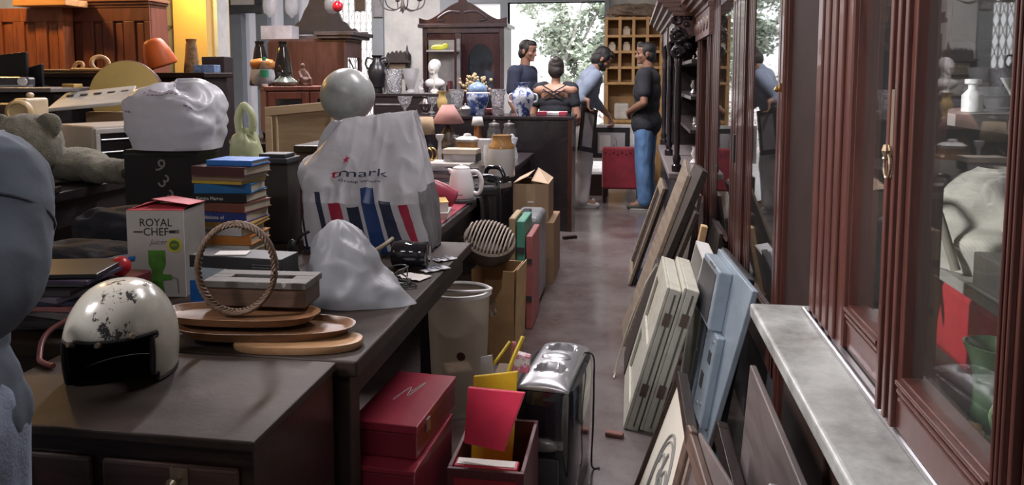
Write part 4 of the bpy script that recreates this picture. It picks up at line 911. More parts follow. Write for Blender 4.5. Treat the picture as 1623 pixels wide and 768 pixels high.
# big shop bag
SBY = 2.80; q0, q1 = at(492, 372, SBY), at(692, 372, SBY); cxs = (q0.x + q1.x) / 2; hw = (q1.x - q0.x) / 2
tops = at(600, 172, SBY).z - TZ - .02
sbm = film('shop_bag_white', (.64, .65, .69), .04, .32, .3, 10)
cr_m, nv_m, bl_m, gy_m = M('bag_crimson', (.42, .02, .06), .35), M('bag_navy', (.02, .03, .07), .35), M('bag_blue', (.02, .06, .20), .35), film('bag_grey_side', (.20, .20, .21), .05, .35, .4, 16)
def sbag(u, v, off=0):
    """u round the bag (0..0.5 the face towards the room, left to right), v up"""
    a = math.pi + u * 2 * math.pi; ca, sa = math.cos(a), math.sin(a)
    pw = 4.2; sq = (abs(ca) ** pw + abs(sa) ** pw) ** (-1 / pw)
    wx = hw * (1.0 - .10 * v + .06 * math.sin(math.pi * v)); wy = .145 * (1 - .86 * max(0, v - .35) / .65)
    n_ = noise.noise(V(ca * 1.3 + 1.5, sa * 1.3, v * 2.1)); r_ = 1 - abs(noise.noise(V(ca * 2.4 + .5, sa * 2.4 + 3, v * 2.2 + 2))) * 2 + .5 * (1 - abs(noise.noise(V(ca * 5 + .5, sa * 5 + 3, v * 5 + 2))) * 2)
    k = 1 + .05 * n_ + .03 * r_ * (1 if v > .15 else v / .15)
    x = ca * sq * wx * k - .085 * v * max(0, ca); y = sa * sq * wy * k + .05 * v
    lf = max(0, min(1, (-x / wx - .45) / .5)); z = v * tops * (1.02 - .05 * (1 - x / wx) * v - .24 * lf * lf * v * v)
    if lf > .2: x -= .040 * lf * math.sin(math.pi * min(1, max(0, (v - .42) / .55)))
    z += .008 * r_
    p = V(x, y, max(z, 0 if v > 0 else 0))
    if off: p += V(ca, sa * 1.0, 0).normalized() * off
    return p
b = BM(); NU, NV = 340, 190; g = sheet(b, lambda u, v: sbag(u - .085 * (v - .2) * (min(1, u / .04) * min(1, max(0, (.5 - u) / .1))), v), NU, NV, True)
b.verts.ensure_lookup_table(); b.faces.new([b.verts[i] for i in range(NU)][::-1])
# printed bars on the face: (u centre, half width, top v, lean, material index)
bars = [(.055, .012, .30, 1), (.088, .007, .29, 2), (.112, .006, .29, 2), (.170, .006, .43, 2), (.205, .014, .35, 1), (.245, .015, .33, 2), (.285, .017, .46, 3), (.325, .014, .37, 2), (.362, .010, .35, 1)]
b.faces.ensure_lookup_table(); b.faces.index_update()
for f in b.faces:
    if len(f.verts) > 4: continue
    i = f.index; j = i // NU; u = (i % NU + .5) / NU; v = (j + .5) / NV
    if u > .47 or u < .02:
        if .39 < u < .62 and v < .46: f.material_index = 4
        continue
    if v < .022: f.material_index = 2; continue
    for (uc, hwid, vt, mi) in bars:
        if abs(u - uc) < hwid and .02 < v < vt: f.material_index = mi
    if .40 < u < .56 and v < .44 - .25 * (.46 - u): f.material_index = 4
sbg = T('carrier_bag', 'large white shop bag printed with red and navy bars on the desk', 'bag', (cxs, SBY, TZ + .001), R(-2))
P('bag_body', b, [sbm, cr_m, nv_m, bl_m, gy_m], sbg, smooth=80)
def wrp(u0, v0, su, sv):
    def f(x, y, z): return sbag(u0 + x * su + .03 * y * sv * 0, v0 + y * sv - x * .05, .0035 + z)
    return f
text('printed_lettering', 'mark', .10, nv_m, sbg, (0, 0, 0), warp=wrp(.190, .545, .60, .80)); text('printed_lettering', 't', .10, cr_m, sbg, (0, 0, 0), warp=wrp(.172, .55, .60, .90)); text('printed_lettering', 'Group Venture', .036, nv_m, sbg, (0, 0, 0), warp=wrp(.195, .505, .46, .70))
b = BM(); sp_ = [sbag(.205 + .0095 * (1 if k % 2 == 0 else .42) * math.sin(k * math.pi / 5), .665 + .034 * (1 if k % 2 == 0 else .42) * math.cos(k * math.pi / 5), .004) for k in range(10)]
cc = sbag(.205, .665, .004); vv_ = [b.verts.new(p) for p in sp_]; c_ = b.verts.new(cc)
for k in range(10): b.faces.new((c_, vv_[k], vv_[(k + 1) % 10]))
P('printed_star', b, cr_m, sbg, thick=.001)
b = BM()                                                      # limp handles at the top corners
for u0 in (.125,):
    def ear(u, v, u0=u0):
        p = sbag(u0 - .04 + .08 * u, 1.0); return p + V(.01 * math.sin(5 * v), -.02 * v, (.035 * math.sin(math.pi * u) ** .7 - .004) * v + .004 * math.sin(9 * u))
    sheet(b, ear, 14, 8)
P('handle', b, sbm, sbg, smooth=70, thick=.0015)
# cables, cylinder, papers in front of the shop bag
b = BM(); rc_ = random.Random(8); cc = on(628, 452, TZ)
for k in range(6):
    r0 = rc_.uniform(.025, .05); ph = rc_.uniform(0, 6)
    tube(b, smooth_path([(cc.x + rc_.uniform(-.03, .03) + r0 * math.cos(ph + t) * 1.2, cc.y + .01 + r0 * math.sin(ph + t), TZ + .006 + .022 * (1 + math.sin(t * 1.3 + k)) * (k % 3) * .6) for t in [x * .7 for x in range(10)]], 4), .0026, 6)
thing('cable', b, M('grey_cable', (.10, .10, .10), .25, .3), 'tangled thin grey cables on the desk beside the grey plastic bag', 'cable', smooth=60)
b = BM(); p0, p1 = at(628, 405, 2.52), at(676, 402, 2.52); lathe(b, [(.0, 0), (.044, 0), (.047, .006), (.047, .055), (.044, .06), (.044, .10), (.046, .105), (.046, .118), (.038, .122), (0, .122)], 28, (p0.x, 2.50, TZ + .0475), rot=(0, R(90), 0)); thing('lens_barrel', b, M('gloss_black', (.012, .012, .018), .12, coat=.6), 'glossy black cylinder lying on the desk below the shop bag', 'cylinder', smooth=40)
for k, (px, py, rz, s, mm, lab) in enumerate(((655, 440, .35, (.10, .07), paper, 'crumpled white paper sheet right of the tangled cables'), (690, 428, .75, (.045, .10), M('stripe_paper', (.55, .55, .58)), 'white and black printed leaflet at the desk edge, nearer one'), (705, 412, .75, (.045, .08), M('stripe_paper', (.55, .55, .58)), 'white and black printed leaflet at the desk edge, farther one'))):
    q = on(px, py, TZ); b = BM()
    def sh2(u, v): return ((u - .5) * s[0], (v - .5) * s[1], .004 + .006 * max(0, noise.noise(V(u * 4 + k, v * 4, 0))))
    sheet(b, sh2, 12, 12); o = thing('paper_sheet' if not k else 'leaflet', b, mm, lab, 'paper', world=False, loc=(q.x, q.y, TZ), rz=-rz, smooth=60, thick=.0015)
    if k:
        for j in (0, 1):
            b = BM(); bx(b, -s[0] / 2, s[0] / 2, -.03 + .035 * j, -.018 + .035 * j, .0125, .0135); P('printed_bar', b, nv_m, o)
b = BM(); tube(b, smooth_path([at(556, 400, 2.45), at(590, 398, 2.45), at(612, 386, 2.48), at(622, 378, 2.52)], 6), .008, 8); bmesh.ops.translate(b, verts=b.verts[:], vec=(0, 0, .0))
thing('cane_handle', b, M('beige_hose', (.32, .27, .19), .5), 'beige curved hose lying below the shop bag, behind the grey plastic bag', 'hose', smooth=60)
b = BM(); p = at(575, 388, 2.55); bx(b, p.x - .10, p.x + .07, 2.40, 2.56, TZ, TZ + .055); thing('black_pouch', b, blk_cloth, 'flat black pouch under the beige hose below the shop bag', 'pouch', bev=.02, seg=4)
b = BM(); p = at(482, 395, 2.3); cyl(b, (p.x - .03, 2.3, TZ + .012), (p.x + .04, 2.33, TZ + .012), .011, seg=12); tube(b, smooth_path([(p.x - .02, 2.30, TZ + .02), (p.x - .03, 2.29, TZ + .08), (p.x - .01, 2.29, TZ + .14), (p.x + .02, 2.3, TZ + .16)], 6), .005, 8); ell(b, (p.x - .033, 2.285, TZ + .10), (.018, .012, .035))
thing('hand_mixer', b, black_plastic, 'small black plastic gadget with a curved stem beside the book pile', 'gadget', smooth=60)
b = BM(); p = at(500, 400, 2.35)
# dark trunk behind the shop bag and the globe on it
tx0, tx1 = X_(478, 3.15, 300), X_(600, 3.15, 300)
tk = T('trunk', 'dark red brown wooden trunk behind the shop bag, under the grey globe', 'trunk', ((tx0 + tx1) / 2, 3.24, TZ))
P('body', bx(BM(), tx0, tx1, 3.10, 3.38, TZ, 1.05), wood('trunk_wood', (.035, .012, .014), (.09, .032, .034), .5), tk, world=True, bev=.005)
P('lid', bx(BM(), tx0 - .008, tx1 + .008, 3.09, 3.39, 1.05, 1.085), dark_wood, tk, world=True, bev=.008)
q = at(551, 151, 3.24); b = BM(); gr_ = .5 * (X_(592, 3.24, 151) - X_(510, 3.24, 151))
gb_ = T('globe', 'grey speckled globe on a dark foot, behind the shop bag', 'globe', (q.x, 3.24, 1.0855))
gm = stained('globe_grey', (.33, .35, .345), (.22, .24, .23), .3, 14, .42, .70, .04); b = BM(); ell(b, (0, 0, q.z - 1.0855), gr_, u=48, v=32); P('sphere', b, gm, gb_, smooth=60)
b = BM(); lathe(b, [(.06, 0), (.06, .012), (.02, .025), (.016, q.z - 1.0855 - gr_ - .01), (.05, q.z - 1.0855 - gr_ + .012), (0, q.z - 1.0855 - gr_ + .004)], 24); P('foot', b, dark_wood, gb_, smooth=45)
# dark box left of the trunk, small dark boxes behind the books
b = BM(); x0, x1 = X_(432, 2.9, 300), X_(478, 2.9, 300); bx(b, x0, x1 - .01, 2.80, 2.91, TZ, 1.04); thing('filing_box', b, M('box_file', (.05, .045, .04), .6), 'dusty dark box file standing behind the tall book pile', 'box', bev=.004)
b = BM(); bx(b, x0 - .03, x1 - .0, 2.775, 2.905, 1.041, 1.062); bx(b, x0 - .0, x1 - .015, 2.79, 2.88, 1.062, 1.078); thing('flat_case', b, dark_grey, 'flat dark grey case lying on the dusty box file', 'case', bev=.004)
# picture panel seen from its back
fx0, fx1, fy_ = X_(430, 3.9, 200), X_(520, 3.9, 200), 3.9
pf = T('framed_canvas', 'back of a pale plywood framed panel standing before the small red cabinet', 'framed picture', ((fx0 + fx1) / 2, fy_, TZ))
zt = at(470, 170, 3.9).z - TZ; hw2 = (fx1 - fx0) / 2
b = BM(); bx(b, -hw2 - .02, hw2 + .05, 0, .012, .02, zt - .02); P('board', b, wood('old_ply', (.33, .24, .13), (.46, .34, .20), .6, 4, (1, 9, 9)), pf)
b = BM()
prism(b, [(-hw2 - .03, zt - .05), (hw2 + .05, zt - .01), (hw2 + .05, zt + .035), (-hw2 - .03, zt)], .03, (0, -.016, 0)); bx(b, -hw2 - .03, -hw2 + .01, -.016, .014, 0, zt - .05); bx(b, hw2 + .02, hw2 + .06, -.016, .014, 0, zt - .02); bx(b, -hw2 + .01, hw2 + .02, -.016, .014, 0, .04); bx(b, -hw2 + .03, -hw2 + .042, -.012, 0, .04, zt - .05)
P('frame', b, ply, pf, bev=.003)
# toaster oven, rotated
cq = at(145, 200, 2.98); bq = at(145, 264, 2.98); th_ = cq.z - .942
tv = T('toaster_oven', 'cream toaster oven with a glass door, behind the teddy bear', 'oven', (cq.x, cq.y, .942), R(63))
bm_ = M('oven_beige', (.44, .39, .34), .4, var=.04); ow, od, oh = .33, .31, th_
b = BM(); bx(b, 0, ow, 0, od, .012, oh); P('body', b, bm_, tv, bev=.012, seg=3)
b = BM(); bx(b, .01, ow - .01, -.014, 0, .018, .036); bx(b, .01, ow - .01, -.014, 0, oh - .035, oh - .012); bx(b, .01, .03, -.014, 0, .036, oh - .035); bx(b, ow - .075, ow - .01, -.014, 0, .036, oh - .035); P('door_frame', b, M('oven_front', (.46, .44, .42), .4), tv, bev=.003)
P('door_glass', bx(BM(), .03, ow - .075, -.008, -.002, .036, oh - .035), M('oven_glass', (.01, .01, .011), .12), tv)
b = BM()
for k in range(3): cyl(b, (.034, -.012, .05 + k * (oh - .09) / 2.4), (ow - .08, -.012, .05 + k * (oh - .09) / 2.4), .0035, seg=8)
P('rack_bars', b, silver, tv)
b = BM()
for k in range(3): lathe(b, [(.016, 0), (.014, .016), (0, .016)], 16, (ow - .042, -.014, .055 + k * .055), rot=(R(90), 0, 0))
P('dials', b, dark_grey, tv, smooth=40)
for x in (.03, ow - .03):
    for y in (.03, od - .03): P('foot', cyl(BM(), (x, y, 0), (x, y, .014), .012, seg=12), black_plastic, tv)
# grey slab unit tilted behind it
g0, g1, g2, g3 = at(72, 178, 3.30), at(205, 166, 3.42), at(216, 140, 3.62), at(104, 152, 3.52)
b = BM(); slab(b, [g0, g1, g2, g3], (0, .004, .018)); 
gs = thing('scanner', b, M('scanner_grey', (.36, .36, .34), .5), 'flat grey slotted unit tilted behind the toaster oven', 'appliance', bev=.006)
m_ = frame_mat(g0, g1 - g0, g3 - g0); L_ = (g1 - g0).length
for k in range(5): b = BM(); box(b, (L_ * (.16 + .17 * k), (g3 - g0).length * .72, .021), (.035, .016, .004)); o = P('slot', b, dark_grey, gs); o.matrix_local = Matrix.Translation(-gs.location) @ m_
lw = min(g0.z, g1.z); 

for k, (px, yy) in enumerate(((120, 3.50), (195, 3.56))):
    q = at(px, 150, yy); zt_ = (g0.z + g1.z) / 2 + .055
# teddy bear
tb = at(85, 235, 2.56); tb.x = -2.30; ted = T('teddy_bear', 'grey green plush teddy bear lying back before the toaster oven', 'toy', (tb.x, 2.81, .9445))
plush = M('plush', (.19, .18, .125), .95, var=.28, scale=22, bump=1.0, bscale=210, sheen=.4)
hd = at(45, 228, 2.72) - V(tb.x, 2.81, .9445)
b = BM(); ell(b, (.0, .03, .07), (.15, .10, .07)); ell(b, (hd.x, hd.y, hd.z), (.135, .115, .122)); ell(b, (hd.x + .105, hd.y - .01, hd.z + .075), (.052, .026, .055), (0, .5, 0)); ell(b, (hd.x - .12, hd.y, hd.z + .07), (.045, .025, .05)); ell(b, (hd.x + .05, hd.y - .085, hd.z - .085), (.066, .055, .048))
cap(b, (.08, -.0, .07), (.16, -.03, .05), .05, .048); cap(b, (.10, -.0, .055), (.25, -.02, .05), .055, .048); ell(b, (.27, -.03, .052), (.04, .045, .05))
organic('plush_body', b, plush, ted, .008, 4, fold=.005, fscale=22)
b = BM(); ell(b, (hd.x + .055, hd.y - .138, hd.z - .10), (.018, .010, .012)); P('nose', b, black_plastic, ted, smooth=60)
b = BM(); ell(b, (.295, -.062, .05), (.016, .016, .022)); P('paw_pad', b, M('paw_dark', (.05, .045, .035), .9), ted, smooth=60)
b = BM(); ell(b, (hd.x - .02, hd.y - .098, hd.z + .055), (.018, .008, .010)); P('eye_patch', b, M('pale_tag', (.55, .58, .62), .5), ted, smooth=60)
# ------------------------------------------------------------------ upper left: machines, dark case, rings
q = at(36, 170, 3.05); pj = T('film_projector', 'brown and cream old machine with a round cream knob at the far left', 'machine', (-2.79, 3.06, .9405), R(10))
b = BM(); bx(b, -.16, .06, -.07, .09, 0, .32); P('case', b, M('bakelite', (.09, .055, .035), .4), pj, bev=.01)
b = BM(); bx(b, .061, .125, -.09, .08, 0, .345); bx(b, .075, .10, -.02, .02, .345, .37); P('cream_housing', b, M('cream_case', (.50, .40, .26), .45), pj, bev=.02, seg=3)
b = BM(); lathe(b, [(.055, 0), (.055, .02), (.045, .034), (.04, .036), (.036, .028), (0, .028)], 28, (.095, -.09, .285), rot=(R(90), 0, R(15))); P('knob', b, M('knob_cream', (.58, .43, .22), .4), pj, smooth=40)
b = BM(); bx(b, -.16, .05, -.082, -.071, .16, .20); lathe(b, [(.03, 0), (.03, .012), (0, .012)], 20, (-.05, -.07, .20), rot=(R(90), 0, 0)); P('control_panel', b, M('panel_grey', (.26, .23, .18), .5), pj, smooth=40)
# black cabinet carrying the lid, screens
s0, s1 = X_(-30, 3.70, 120), X_(118, 3.70, 120)
b = BM(); bx(b, s0, s1, 3.55, 3.84, .9405, 1.30); thing('music_cabinet', b, black_wood, 'black cabinet under the grey lid and dark screens at the far left', 'cabinet', bev=.006)
b = BM(); bx(b, s0, s1 + .02, 3.50, 3.85, 1.3005, 1.325); lid = thing('keyboard_cover', b, M('worn_grey', (.22, .20, .20), .35), 'flat worn grey lid lying on the black cabinet at the far left', 'lid', bev=.004)
b = BM(); q = at(113, 143, 3.50); bx(b, q.x - .05, q.x + .02, 3.495, 3.56, 1.3255, 1.345); thing('ochre_block', b, M('ochre', (.55, .36, .10), .5), 'small ochre block on the right end of the grey lid', 'block', bev=.004)
q = at(12, 118, 3.62); cm = T('camcorder', 'silver gadget with a bright round lens lying on the grey lid, far left', 'gadget', (q.x, 3.66, 1.3255), R(20))
b = BM(); bx(b, -.10, .09, -.04, .05, 0, .055); P('body', b, M('gadget_dark', (.05, .05, .055), .3), cm, bev=.012); b = BM(); bx(b, -.10, .092, -.043, .0, .0, .012); P('silver_base', b, silver, cm)
b = BM(); lathe(b, [(.024, 0), (.024, .01), (.018, .012), (0, .009)], 20, (.06, -.042, .03), rot=(R(90), 0, 0)); P('lens', b, M('lens_bright', (.75, .78, .8), .08, .6), cm, smooth=40)
for k, (a, c_, py0, yy, lab) in enumerate(((-12, 42, 82, 3.74, 'tall black flat screen standing at the far left, left of two'), (44, 66, 101, 3.78, 'small black flat screen standing at the far left, right of two'))):
    x0, x1 = X_(a, yy, 110), X_(c_, yy, 110); zt_ = at(c_, py0, yy).z
    o = T('monitor', lab, 'screen', ((x0 + x1) / 2, yy, 1.3255)); b = BM(); prism(b, [(x0, 1.3265), (x1, 1.3265), (x1, zt_), (x0, zt_ - .02)], .018, (0, yy, 0)); P('panel', b, black_plastic, o, world=True, bev=.003)
    b = BM(); bx(b, (x0 + x1) / 2 - .04, (x0 + x1) / 2 + .04, yy - .0, yy + .05, 1.3258, 1.334); P('foot', b, black_plastic, o, world=True)
# dark chest with wooden rings on it
r0, r1 = X_(52, 4.0, 120), X_(322, 4.0, 120); RZ = 1.405
rch = T('sideboard', 'long dark sideboard before the orange wardrobes, carrying wooden rings', 'cabinet', ((r0 + r1) / 2, 4.3, 0))
P('body', bx(BM(), r0, r1, 4.0, 4.26, 0, RZ - .03), black_wood, rch, world=True, bev=.004); P('top', bx(BM(), r0 - .03, r1 + .03, 3.96, 4.28, RZ - .03, RZ), dark_wood, rch, world=True, bev=.006)
q = at(88, 108, 4.1); b = BM(); lathe(b, [(.10, 0), (.19, .008), (.20, .018), (.19, .02), (.09, .012), (0, .012)], 40, sy=.7); thing('platter', b, wood('pale_platter', (.42, .24, .10), (.60, .38, .18), .5), 'wide pale wooden platter on the dark sideboard', 'platter', world=False, smooth=40, loc=(q.x, 4.12, RZ))
rg = random.Random(2)
for i, (px, r, t, up) in enumerate(((128, .028, .011, 1), (168, .045, .013, 0), (146, .046, .014, 1), (192, .04, .013, 0))):
    q = at(px, 100, 4.1); b = BM()
    tube(b, [(r * math.cos(k * .2244), r * math.sin(k * .2244), 0) for k in range(28)], t, 8, True)
    o = thing('wooden_ring', b, wood('ring_wood', (.30, .17, .07), (.52, .32, .14), .45, 10), ('small standing tan wooden ring, leftmost on the dark sideboard', 'tan wooden ring lying flat behind the yellow drum', 'standing tan wooden ring behind the long tan stick', 'tan wooden ring lying flat beside the orange pot')[i], 'ring', world=False, smooth=60, loc=(q.x, 4.08 + .045 * i, RZ + (r * math.sin(1.15) + t if up else t + .001)))
    o.rotation_euler = (1.15 if up else 0, 0, .4 * i)
b = BM(); a, c_ = at(112, 106, 4.02), at(186, 112, 4.02); cyl(b, (a.x, 4.03, RZ + .016), (c_.x + .06, 4.0, RZ + .014), .013, .010, 12); thing('tan_stick', b, _mats['ring_wood'], 'long tan wooden stick lying along the front of the dark sideboard', 'stick', smooth=50)
# orange pot tipped on its side
q = at(262, 92, 4.15); b = BM(); lathe(b, [(.078, -.07), (.088, -.064), (.090, -.05), (.076, .02), (.058, .075), (.046, .092), (.03, .098), (0, .099)], 36); po = thing('clay_pot', b, M('orange_glaze', (.62, .12, .015), .5, var=.1), 'bright orange rounded pot tipped on the dark sideboard', 'pot', world=False, smooth=50, loc=(q.x - .012, 4.10, RZ + .102)); po.rotation_euler = (R(10), R(-16), 0)
q = at(301, 85, 4.2); b = BM(); lathe(b, [(.045, 0), (.046, .01), (.03, .17), (.026, .18), (.030, .19), (.030, .20), (.024, .20), (.02, .17), (0, .17)], 28); thing('vase', b, stained('woven', (.35, .20, .08), (.16, .08, .03), .6, 40, .4, .6, .4), 'tall tapering tan woven vase on the dark sideboard, right of the orange pot', 'vase', world=False, smooth=50, loc=(q.x + .01, 4.2, RZ))
q = at(334, 104, 4.1); b = BM(); box(b, (0, 0, .0225), (.13, .07, .045)); thing('small_box', b, M('blue_white_box', (.20, .30, .52), .4, var=.5, scale=30), 'small blue and white box at the right end of the dark sideboard', 'box', world=False, bev=.003, loc=(q.x - .035, 4.12, RZ))
# yellow disc drum
q = at(198, 150, 3.74); rd = .5 * (X_(246, 3.74) - X_(150, 3.74)); dr = T('hand_drum', 'round flat drum with a yellow skin standing behind the grey tilted unit', 'drum', (q.x, 3.76, q.z), 0)
dr.rotation_euler = (R(-12), 0, R(20))
b = BM(); lathe(b, [(rd, -.04), (rd + .004, -.03), (rd + .004, .03), (rd, .04)], 48, rot=(R(90), 0, 0)); P('shell', b, brown_wood, dr, smooth=40)
b = BM(); lathe(b, [(rd - .002, .0402), (rd - .01, .042), (0, .042)], 48, rot=(R(90), 0, 0)); P('skin', b, M('drum_skin', (.55, .40, .13), .5, var=.1, scale=6), dr, smooth=40, label='yellow drum skin')
zb = q.z - rd - .012
b = BM(); bx(b, q.x - .16, q.x + .16, 3.66, 3.85, .9405, zb); thing('wooden_crate', b, dark_wood, 'dark wooden crate behind the toaster oven, under the yellow drum', 'crate', bev=.004)
q2 = at(118, 160, 3.45)
b = BM(); bx(b, g0.x + .09, g1.x - .06, 3.46, 3.53, .9405, min(g0.z, g3.z) - .004); thing('carton', b, card, 'brown carton propping up the grey tilted unit', 'carton', bev=.003)
# ------------------------------------------------------------------ aisle side: red boxes, folders, bin, cartons, appliance
maroon = M('maroon_box', (.17, .016, .030), .3, var=.12, coat=.3)
ro = T('red_box', 'dark red lidded box with a chalk scribble, upper of the two beside the desk', 'box', (-.600, 1.955, .4115), R(-4))
b = BM(); bx(b, -.088, .088, -.165, .165, 0, .066); P('body', b, maroon, ro, bev=.003)
b = BM(); bx(b, -.091, .091, -.168, .168, .0675, .09); P('lid', b, M('maroon_lid', (.24, .024, .042), .28, var=.15, coat=.3), ro, bev=.003)
b = BM(); bx(b, .0912, .0945, -.10, -.075, .045, .078); P('clasp', b, silver, ro)
b = BM(); tube(b, smooth_path([(-.03, -.03, .0905), (-.01, .06, .0905), (0, .0, .0905), (.012, .05, .0905), (.02, .10, .0905), (.0, .03, .0905)], 5), .0015, 5); P('chalk_scribble', b, M('chalk', (.28, .27, .26)), ro)
lo = T('red_box', 'tall dark red box standing on the floor under the lidded one', 'box', (-.600, 1.905, 0), R(-3))
b = BM(); bx(b, -.092, .092, -.165, .165, 0, .395); P('body', b, maroon, lo, bev=.004)
P('lid', bx(BM(), -.095, .095, -.168, .168, .3955, .410), M('maroon_lid', (.24, .024, .042)), lo, bev=.003)
# crate of folders
cx_, cy_ = -.37, 2.06
cr = T('crate', 'dark open crate of folders on the floor right of the red boxes', 'crate', (cx_, cy_, 0))
b = BM(); w2, d2, hh = .105, .16, .335
bx(b, -w2, w2, -d2, -d2 + .012, 0, hh); bx(b, -w2, w2, d2 - .012, d2, 0, hh); bx(b, -w2, -w2 + .012, -d2 + .012, d2 - .012, 0, hh); bx(b, w2 - .012, w2, -d2 + .012, d2 - .012, 0, hh); bx(b, -w2 + .012, w2 - .012, -d2 + .012, d2 - .012, 0, .012)
P('body', b, M('crate_dark', (.07, .012, .016), .5), cr, bev=.002)
b = BM(); bx(b, -w2 + .02, w2 - .02, -d2 - .004, -d2, .03, .31); P('red_panel', b, M('crate_red', (.22, .012, .02), .4), cr)
b = BM(); bx(b, cx_ - .09, cx_ + .085, cy_ - .146, cy_ - .10, .013, .338); k = thing('binder', b, M('binder_red', (.36, .012, .03), .35), 'plain red binder standing upright at the front of the crate', 'binder', bev=.004); P('page_block', bx(BM(), -.08, .078, -.016, .016, .3255, .3265), paper, k)
def fold_(lab, c4, mat, th=.012, name='folder', cat='folder'):
    b = BM(); n_ = (Vector(c4[1]) - Vector(c4[0])).cross(Vector(c4[3]) - Vector(c4[0])).normalized() * -th
    slab(b, c4, n_); return thing(name, b, mat, lab, cat, bev=.003)
fold_('glossy red plastic folder tilted out of the dark crate', [at(735, 702, 1.945), at(798, 716, 1.925), at(832, 622, 1.93), at(741, 613, 1.965)], M('folder_red', (.56, .035, .075), .3, coat=.5))
fold_('yellow folder standing behind the red folder in the crate', [V(-.445, 2.03, .019), V(-.335, 2.03, .019), at(821, 588, 2.10), at(750, 596, 2.10)], M('folder_yellow', (.60, .40, .02), .4))
b = BM(); q0, q1, q2 = at(764, 596, 2.15), at(810, 541, 2.18), at(802, 600, 2.17)
slab(b, [V(-.44, 2.12, .02), V(-.345, 2.12, .02), at(780, 562, 2.17), at(762, 566, 2.17)], (0, .004, 0)); thing('clear_folder', b, M('clear_grey_film', (.28, .28, .28), .3), 'grey see through folder corner behind the yellow folder', 'folder')
for k, (a_, c_, lab) in enumerate(((at(770, 600, 2.185), at(808, 541, 2.20), 'thin yellow stick leaning left, behind the yellow folder'), (at(806, 590, 2.18), at(829, 533, 2.20), 'thick yellow stick leaning right, behind the yellow folder'))):
    b = BM(); tube(b, smooth_path([(-.40 + .06 * k, a_.y - .01, .02), (a_.x, a_.y - .005, a_.z - .1), a_, c_], 5), .005 + .002 * k, 6); thing('yellow_stick', b, M('stick_yellow', (.62, .48, .03), .4), lab, 'stick', group='yellow sticks in the crate')
b = BM(); a_, c_ = at(802, 602, 2.17), at(810, 545, 2.19); slab(b, [V(a_.x - .04, 2.19, .02), V(a_.x - .02, 2.19, .02), c_ + V(.012, .02, 0), c_ + V(0, .02, 0)], (0, .004, 0)); thing('pink_board', b, M('pink_board', (.42, .16, .20), .5), 'thin pink board between the two yellow sticks', 'board')
b = BM(); slab(b, [at(812, 588, 2.26), at(838, 592, 2.26), at(840, 566, 2.28), at(818, 560, 2.28)], (0, .03, 0)); q = at(825, 585, 2.26); 
thing('printed_packet', b, stained('pink_white_print', (.50, .50, .48), (.45, .10, .16), .4, 22, .48, .52, 0), 'small pink and white packet on the carton beside the black appliance', 'packet', bev=.002)
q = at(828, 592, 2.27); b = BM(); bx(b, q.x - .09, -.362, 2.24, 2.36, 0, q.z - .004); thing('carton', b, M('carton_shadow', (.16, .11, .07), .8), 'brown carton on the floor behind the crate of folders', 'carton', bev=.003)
# appliance
ap = T('appliance', 'black and silver domed appliance with recessed grips and a trailing cord, standing in the aisle', 'appliance', (-.240, 2.50, 0), R(-6))
aw, ad, ah = .104, .215, .40
def ap_prof(n=20):
    return [(aw * math.copysign(abs(math.cos(t)) ** .45, math.cos(t)), ad * math.copysign(abs(math.sin(t)) ** .45, math.sin(t))) for t in [k * 2 * math.pi / 48 for k in range(48)]]
pf_ = ap_prof(); b = BM(); rings = [[b.verts.new(V(x * k, y * k, z)) for x, y in pf_] for k, z in ((.9, 0), (.94, .01), (.98, .12), (1.0, .30), (1.0, .375), (.97, .392))]; _skin(b, rings); P('body', b, M('gloss_black', (.012, .012, .018)), ap, smooth=45)
sil = M('appliance_silver', (.42, .43, .45), .3, .7, var=.06)
b = BM(); nx, ny = 26, 40
def topf(u, v):
    x = (u - .5) * 2; y = (v - .5) * 2; X = x * aw * .80; Y = y * ad * .96
    z = .394 + .035 * (1 - x * x) ** .5 * (1 - abs(y) ** 4) ** .5
    for gy in (-.42, .52):
        d = ((x) / .62) ** 2 + ((y - gy) / .20) ** 2
        if d < 1: z -= .034 * (1 - d) ** .35
    return V(X, Y, z)
sheet(b, topf, nx, ny); P('top_cover', b, sil, ap, smooth=50, thick=.004)
b = BM()
for gy in (-.42, .52):
    lathe(b, [(.0, .0), (.056, .0), (.058, .002), (0, .003)], 28, (0, gy * ad * .96, .397), sx=.80, sy=.62)
P('grip_recess', b, black_plastic, ap)
b = BM(); ell(b, (0, .01, .425), (.05, .038, .012)); P('dome_cap', b, sil, ap, smooth=60)
b = BM(); bx(b, -.068, .068, -.226, -.205, .215, .24); ell(b, (0, -.218, .225), (.06, .016, .022)); P('front_handle', b, M('handle_grey', (.25, .25, .26), .3, .5), ap, bev=.006)
b = BM(); tube(b, smooth_path([(.06, .14, .40), (.112, .10, .41), (.122, .06, .33), (.124, .04, .2), (.118, .05, .06), (.118, .09, .006), (.14, .10, .005)], 7), .0035, 6); P('cord', b, black_plastic, ap, smooth=60)
b = BM(); bx(b, -.06, .055, -.220, -.21, .05, .18); P('front_panel', b, M('front_grey', (.05, .05, .055), .4), ap, bev=.004)
